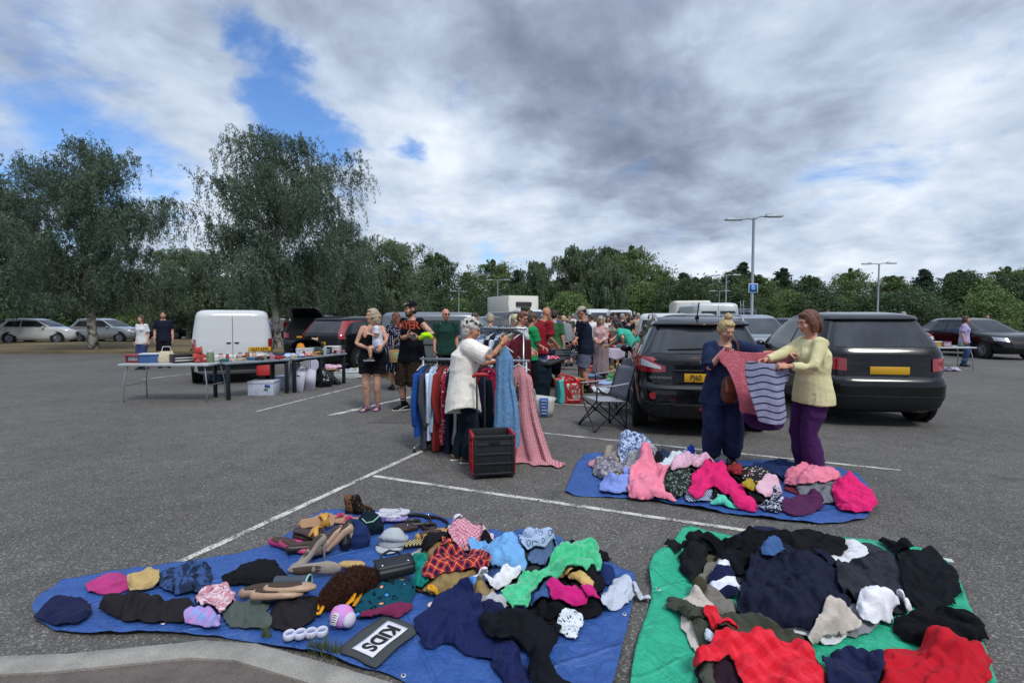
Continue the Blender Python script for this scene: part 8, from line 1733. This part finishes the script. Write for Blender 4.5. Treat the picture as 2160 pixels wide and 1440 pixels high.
def slide(px,py,az,sm,stm,label,thong=False,wedge=0.0,roll=0.0,heart=None):
 o=spot(px,py,'sandal',label,'sandal',az,None,roll,.03 if abs(roll)>40 else 0);b=MB();h=.018+wedge
 def sole(u,v):y=-.125+.25*v;w=.037+.012*math.sin(min(1,max(0,(v-.35)/.65))*math.pi)-.004*math.sin(v*6);w*=min(1,(min(v,1-v)/.09)**.5+.12);return((u*2-1)*w,y,h*(1-.55*v)+.008 if wedge else h)
 b.grid(sole,9,18);b.build('sole',sm,o,solid=.016 if not wedge else.02)
 if wedge:b=MB();b.tube([(0,-.11,h*.5),(0,-.03,h*.4),(0,.05,.012)],[(.03,h*.5),(.034,h*.4),(.03,.008)],12,0,(0,0,1));b.build('wedge',sm,o)
 if thong:
  for s in(1,-1):b=MB();b.tube([(0,.075,h),(s*.022,.045,h+.022),(s*.044,.0,h)],[(.007,.004)]*3,7,0,(0,0,1));b.build('strap',stm,o)
 else:
  for y0,y1 in((.02,.075),(.075,.02)):b=MB();b.tube([(-.048,y0,h-.005),(-.03,y0*.7+y1*.3,h+.032),(.0,(y0+y1)/2,h+.042),(.03,y1*.7+y0*.3,h+.032),(.048,y1,h-.005)],[(.018,.004)]*5,8,0,(0,0,1));b.build('strap',stm,o)
 if heart:
  for q in range(5):b=MB();b.ell((.018*math.cos(q*1.26),.05+.02*math.sin(q*1.26),h+.028),(.012,.012,.006),8,5);b.build('petal',heart,o)
def front_things():
 NU,SU,PK,YE=lea('nude','#a88a72'),lea('grey_suede','#8a8178',.9),lea('magenta','#b02a68'),lea('yellow','#c08d34')
 heel(652,1192,222,SU,'grey beige suede stiletto standing in front of the nude pair',hh=.125);heel(678,1205,100,SU,'grey beige suede stiletto lying behind its pair',75,hh=.125)
 heel(690,1165,236,NU,'glossy nude stiletto left of its pair');heel(708,1160,246,NU,'glossy nude stiletto nearest the navy bag')
 flat(608,1152,100,PK,'magenta flat shoe at the tarpaulin edge, sole up',20);flat(622,1162,112,lea('rose','#a8375c'),'deep rose flat shoe in front of the magenta one')
 slide(655,1142,100,lea('wedge_dark','#3a2a22'),YE,'yellow strapped wedge sandal in front',wedge=.05);slide(668,1112,62,INS2,YE,'yellow strapped wedge sandal on its side behind',wedge=.05,roll=58)
 slide(705,1096,96,INS2,PK,'tan toe post sandal with magenta petals behind',thong=True,heart=PK);slide(722,1103,84,INS2,PK,'tan toe post sandal with magenta petals in front',thong=True,heart=PK)
 WH,PU=lea('white_rubber','#bdbcc6',.6),lea('lilac_rubber','#8a7fae',.6)
 slide(832,1083,100,WH,WH,'white flip flop farthest back',thong=True);slide(812,1090,96,WH,WH,'white flip flop in the middle of the stack',thong=True);slide(826,1098,80,PU,WH,'lilac flip flop below the white ones',thong=True);slide(784,1098,110,lea('violet','#4d3c82',.7),lea('violet','#4d3c82'),'violet flip flop beside the green laced bag',thong=True)
 flat(612,1250,74,NU,'beige flat shoe leaning on the grey cup',0);flat(585,1262,78,NU,'beige flat shoe in front, pointing right');flat(560,1252,60,lea('taupe_flat','#8f7462'),'taupe flat shoe at the left')
 flat(690,1150,20,lea('dark_brown','#2c211d'),'dark brown shoe behind the nude stilettos');flat(648,1160,60,lea('dark_brown','#2c211d'),'dark brown shoe under the yellow wedge')
 LP=FO('leopard_boot','#6a4a34','leopard','#17110d','#17110d',45)
 for i,(x,y,a)in enumerate(((752,1080,80),(764,1084,110))):
  o=spot(x,y,'ankle_boot',('leopard print ankle boot lying farthest back','leopard print ankle boot with a dark buckle in front of its pair')[i],'boot',a);b=MB();b.tube([(0,.11,.02),(0,.03,.035),(0,-.05,.045)],[(.03,.018),(.042,.034),(.04,.045)],12,0,(0,0,1));b.tube([(0,-.04,.04),(0,-.06,.12)],[.042,.04],12);b.build('upper',LP if not i else FO('black_boot','#1a1614','spots','#5a4030','#1a1614',40),o,voxel=.008,sm=2);b=MB();b.tube([(0,-.07,.04),(0,-.075,.0)],[.02,.014],8);b.build('heel',PLAST,o)
 def softbag(px,py,w,d,h,m,label,az=0,trim=None,name='handbag'):
  o=spot(px,py,name,label,'bag',az);b=MB();b.tube([(0,0,0),(0,0,h*.35),(0,0,h*.75),(.01,.01,h)],[(w*.46,d*.46),(w*.52,d*.52),(w*.45,d*.4),(w*.36,d*.16)],18,0,(0,1,0));b.build('pouch',m,o,voxel=.009,sm=2,disp=fold_disp(.012,14,int(px)))
  if trim:b=MB();b.tube([(-w*.3,-d*.3,h*.95),(-w*.15,-d*.45,h*.75),(w*.1,-d*.45,h*.8),(w*.32,-d*.2,h*.98)],[.005]*4,7);b.build('cord',trim,o)
  return o
 softbag(752,1148,.20,.15,.14,FO('navy_suede','#1d2c55'),'navy suede drawstring bag right of the nude stilettos',20);softbag(733,1152,.09,.16,.15,lea('black_bag','#12151c'),'black shoe standing against the navy suede bag',0)
 softbag(782,1120,.19,.14,.12,FO('dark_green_bag','#12222c'),'dark green bag with a pale green cord',-15,mat('cord_green','#8fb8a0',.6))
 o=spot(852,1117,'wallet','dark brown leather wallet with a stud','wallet',62);b=MB();b.box((0,0,.014),(.11,.19,.028));b.build('cover',lea('wallet','#35221f'),o,bevel=.006);b=MB();b.box((0,0,.0295),(.108,.10,.004));b.build('flap',lea('wallet','#35221f'),o,bevel=.0015);b=MB();b.ell((0,.03,.033),(.008,.008,.004),8,5);b.build('stud',CHR,o)
 for i,(x,y,c)in enumerate(((872,1108,'#23241f'),(906,1116,'#2a1c16'))):
  o=spot(x,y,'belt',('black coiled leather belt behind the wallet','brown coiled leather belt right of the black one')[i],'belt',30*i);b=MB();pts=[]
  for k in range(46):a=k*.33;r=.045+.0006*k+(.0 if k<36 else.016*(k-35));pts.append((r*math.cos(a),r*math.sin(a)*.8,.02))
  b.tube(pts,[(.0022,.019)]*46,6,0,(0,0,1));b.build('strap',lea('belt%d'%i if False else 'belt_'+c[1:],c),o);b=MB();p=Vector(pts[-1]);b.tube([p+Vector((.0,.0,.02)),p+Vector((.03,.0,.02)),p+Vector((.03,0,-.02)),p+Vector((0,0,-.02)),p+Vector((0,0,.02))],[.0035]*5,6);b.build('buckle',CHR,o)
 o=spot(828,1150,'baker_boy_hat','pale grey flat topped cap with a soft band','hat',10);CG=FO('pale_cap','#a7adb2');b=MB();b.tube([(0,0,.0),(0,0,.028),(.0,.01,.034),(0,.01,.052),(0,.012,.056)],[(.095,.085),(.092,.082),(.10,.09),(.105,.095),(.085,.078)],26,0,(0,1,0));b.build('crown',CG,o,disp=fold_disp(.004,18,2));b=MB();b.tube([(0,0,.022),(0,0,.029)],[(.098,.088)]*2,26,0,(0,1,0),round_=False);b.build('band',FO('cap_band','#93999f'),o);b=MB();b.grid(lambda u,v:((-.09+.18*u),-.07-.075*v*max(0,math.sin(u*3.1416))**.6,.02-.012*v),12,5);b.build('peak',CG,o,solid=.006)
 o=spot(742,1196,'glasses_case','small mustard tan glasses case','case',92);b=MB();b.tube([(0,-.075,.018),(0,-.05,.02),(0,.05,.02),(0,.075,.018)],[(.018,.012),(.032,.019),(.032,.019),(.02,.012)],18,0,(0,0,1));b.build('shell',lea('case_tan','#b4945c'),o);b=MB();b.tube([(.034*math.cos(a),.085*math.sin(a),.018)for a in[i*6.2832/24 for i in range(25)]],[.0022]*25,5);b.build('seam',lea('case_seam','#8c7044'),o)
 o=spot(832,1208,'handbag','black flap purse with a top handle and studs','bag',64);BL=lea('purse','#14171d',.5);b=MB();b.box((0,0,.03),(.15,.22,.06));b.build('body',BL,o,bevel=.018,seg=3);b=MB();b.grid(lambda u,v:(-.078+.13*u,-.112+.224*v,.064+.010*math.sin(u*3.1)-.004*(u>.9)),8,8);b.build('flap',BL,o,solid=.006)
 for yy in(-.075,.075):b=MB();b.ell((.03,yy,.074),(.009,.009,.006),10,6);b.build('stud',CHR,o)
 b=MB();b.tube([(-.07,-.07,.05),(-.11,-.05,.075),(-.125,0,.085),(-.11,.05,.075),(-.07,.07,.05)],[.008]*5,8);b.build('handle',BL,o)
 slide(884,1148,70,FO('stripe_slipper','#b8ac7a','vstripe','#1f2026',scale=40),lea('tan_strap','#b5833e'),'yellow and black striped slipper beside the heap');flat(912,1132,60,lea('tan_shoe','#a8824c'),'tan shoe with a dark lining on top of the heap',30)
 o=spot(618,1244,'travel_mug','dark grey insulated mug with a mint rim lying on its side','mug',92,None,0,.045);b=MB();b.tube([(0,-.10,0),(0,.02,0),(0,.09,0)],[.034,.037,.043],22,0,(0,0,1),round_=False);b.build('body',mat('mug_grey','#39434f',.5),o,autosmooth=40);b=MB();b.tube([(.042*math.cos(a),.092,.042*math.sin(a))for a in[i*6.2832/22 for i in range(23)]],[.006]*23,8);b.build('rim',mat('mug_mint','#86b3ad',.5),o);b=MB();b.tube([(0,.088,0),(0,.0915,0)],[.037,.037],20,0,(0,0,1),round_=False);b.build('mouth',mat('slot_black','#050506',.9),o)
 o=spot(738,1262,'plush_animal','furry dark brown plush animal with yellow ribbons','soft toy',42);b=MB();b.tube([(0,-.13,.05),(0,-.05,.075),(0,.06,.08),(0,.14,.06)],[(.06,.05),(.088,.074),(.09,.078),(.055,.05)],22,0,(0,0,1))
 rr=random.Random(5);sp=MB();b0=b.build('body',FO('fur_brown','#3a231b','mottle','#23130e',scale=60),o,voxel=.008,sm=3);V=[(v.co.copy(),v.normal.copy())for v in b0 .data.vertices]
 for k in range(5200):
  c,n=V[rr.randrange(len(V))];n=(n+Vector((rr.uniform(-.7,.7),rr.uniform(-.7,.7),rr.uniform(-.4,.6)))).normalized();t=n.cross(Vector((rr.random(),rr.random(),rr.random()))).normalized()*.0022;sp.add([tuple(c-t),tuple(c+t),tuple(c+n*rr.uniform(.012,.022))],[(0,1,2)])
 sp.build('fur',FO('fur_tip','#4a2c20','mottle','#2a1812',scale=60),b0,smooth=False);YR=FO('ribbon_yellow','#cf8f1e')
 for(x,y,z,a)in((-.03,-.155,.02,.2),(.02,-.165,.02,-.5),(.08,.02,.03,1.2),(.085,-.02,.05,.6)):
  b=MB();b.tube([(x,y,z+.02),(x+.02*math.cos(a),y-.03,z),(x+.03*math.sin(a),y-.06,z-.012)],[(.012,.004),(.016,.004),(.01,.003)],8,0,(0,0,1));b.build('ribbon',YR,o)
 o=spot(722,1318,'plush_ball','pink and lilac plush ball with a white paper tag','soft toy',20);b=MB();b.ell((0,0,.05),(.062,.058,.052),20,14);b.build('body',FO('plush_pink','#cf86bd','floral','#b98fd0','#d0699c',9),o,disp=fold_disp(.004,25,3));b=MB();b.ell((.052,-.01,.045),(.028,.042,.036),12,8);b.build('face',FO('plush_white','#bfb9c9'),o);b=MB();b.box((.0,-.085,.02),(.036,.003,.055));t=b.build('tag',mat('tag_white','#c5c5c8',.6,var=.03),o,rot=(R(-35),0,0))
 for k in range(4):b=MB();b.box((0,-.0870,.036-.010*k),(.024,.001,.003));b.build('tag_line',PLAST,t)
 o=spot(645,1342,'pill_organiser','row of four joined white plastic cups','organiser',80)
 for k in range(4):
  b=MB();c=Vector((0,-.075+.05*k,.016));b.tube([c+Vector((.026*math.cos(a),.024*math.sin(a),0))for a in[i*6.2832/18 for i in range(19)]],[(.006,.016)]*19,8,0,(0,0,1));b.build('cup',mat('cup_white','#c3c4d2',.35),o);b=MB();b.tube([c+Vector((0,0,-.012)),c+Vector((0,0,.002))],[.021,.021],16,round_=False);b.build('inside',mat('cup_inside','#7d86b8',.5),o)
 c=gp(801,1355,.012);c.z=hf_at(c.x,c.y,.04)+.004;rd=(gp(776,1368)-gp(834,1322));rd.z=0;rd.normalize();upv=Vector((-rd.y,rd.x,0));M=Matrix((rd,upv,Vector((0,0,1)))).transposed().to_4x4()
 o=bpy.data.objects.new('sign_card',None);col.objects.link(o);o.matrix_world=Matrix.Translation(c)@M@Matrix.Scale(.86,4);tag(o,'white paper sign reading KIDS on a dark grey card','sign')
 b=MB();b.grid(lambda u,v:((-.19+.38*u)+.004*math.sin(9*v),(-.145+.29*v)+.004*math.sin(8*u),.004+.006*math.sin(u*4+v*3)**2),14,12);b.build('card',mat('card_grey','#3a3d3f',.8),o,solid=.003)
 b=MB();b.grid(lambda u,v:((-.145+.29*u),(-.075+.15*v)+.008,.0105+.006*math.sin((.12+.76*u)*4+(.27+.5*v)*3)**2),12,10);pz=b.build('paper',mat('paper_white','#d4d4da',.6,var=.02),o,solid=.001)
 text('letters','KIDS',.125,mat('letter_black','#0d0d0f',.6,var=0),pz,Matrix.Translation((0,.008,.0175)),.0006,(.85,1.0),1.06,bold=.005)
 G=garment
 G('top','navy cloth corner at the far left of the front tarpaulin','cloth',[(70,1300),(130,1262),(190,1280),(180,1322),(100,1325)],FB('navy_dark','#1c2140'),squeeze=.84,puff=.06)
 G('blouse','rose and white floral blouse at the left of the front tarpaulin','blouse',[(410,1260),(470,1242),(505,1262),(480,1290),(430,1285)],FB('rose_floral','#b9808c','floral','#d0bcc2','#8c4a5c',24),squeeze=.8,puff=.06)
 G('towel','pale pink towel at the right of the mid tarpaulin','towel',[(1640,1012),(1700,995),(1760,1000),(1770,1020),(1700,1032)],FB('rose_pink','#dc7f95'),squeeze=.8,puff=.1)
 G('dress','cerise dress at the far right of the mid tarpaulin','dress',[(1745,1040),(1800,1018),(1840,1040),(1850,1080),(1790,1085)],FB('fuchsia','#d02468'),squeeze=.82,puff=.12)
 G('jumper','black jumper at the far right of the green tarpaulin','jumper',[(1880,1170),(1950,1165),(2010,1200),(2030,1270),(1960,1290),(1900,1250)],FB('black_jersey','#14171c'),squeeze=.84,puff=.12)
 G('trousers','stone coloured trousers beside the white shirt','trousers',[(1700,1340),(1790,1300),(1830,1330),(1800,1362),(1720,1368)],FB('cream_cotton','#b9b0a6'),squeeze=.84,puff=.06)
 G('jacket','black jacket between the olive jacket and the charcoal jumper','jacket',[(1880,1310),(1960,1285),(2060,1310),(2080,1360),(1980,1372),(1900,1350)],FB('black_coat','#111115'),squeeze=.84,puff=.12)
 G('scarf','blue scarf corner on the navy jacket','scarf',[(1600,1175),(1622,1155),(1660,1165),(1640,1190)],FB('denim_mid','#3d5b8a'),squeeze=.85,puff=.06)
 G('shirt','second bright red shirt at the near right corner of the green tarpaulin','shirt',[(1850,1420),(1880,1375),(1960,1362),(2070,1380),(2090,1460),(1960,1490),(1870,1470)],FB('plain_red','#b01a28'),squeeze=.8,puff=.1)
 G('trousers','dark navy trousers between the two red shirts','trousers',[(1730,1400),(1790,1372),(1860,1385),(1870,1440),(1800,1470),(1740,1460)],FB('navy_dark','#1c2140'),squeeze=.82,puff=.08)
 p=gp(1045,1166,.12);z=hf_at(p.x,p.y,.05);p=gp(1045,1166,z)
 rr=random.Random(11);PB=mat('pebble','#a5a39c',.8);LF=mat('dry_leaf','#6a5232',.8)
 for k in range(70):
  px,py=rr.uniform(200,2000),rr.choice((rr.uniform(800,900),rr.uniform(900,1060),rr.uniform(1060,1160)));p=gp(px,py)
  if hf(np.array([p.x]),np.array([p.y]))[0]>.002:continue
  b=MB();s=rr.uniform(.004,.011)
  if k%3:b.ell((p.x,p.y,s*.5),(s,s*.8,s*.6),6,4);tag(b.build('pebble',PB),'small pale pebble lying loose on the tarmac','pebble','pebbles on the tarmac')
  else:b.add([(p.x-s*2,p.y,.004),(p.x,p.y-s,.008),(p.x+s*2,p.y,.006),(p.x,p.y+s,.012)],[(0,1,2,3)]);tag(b.build('fallen_leaf',LF,solid=.001),'small brown dry leaf lying on the tarmac','leaf','fallen leaves on the tarmac')
front_things()
print('front things',round(time.time()-T0,1))
bpy.data.scenes.remove(TMP)
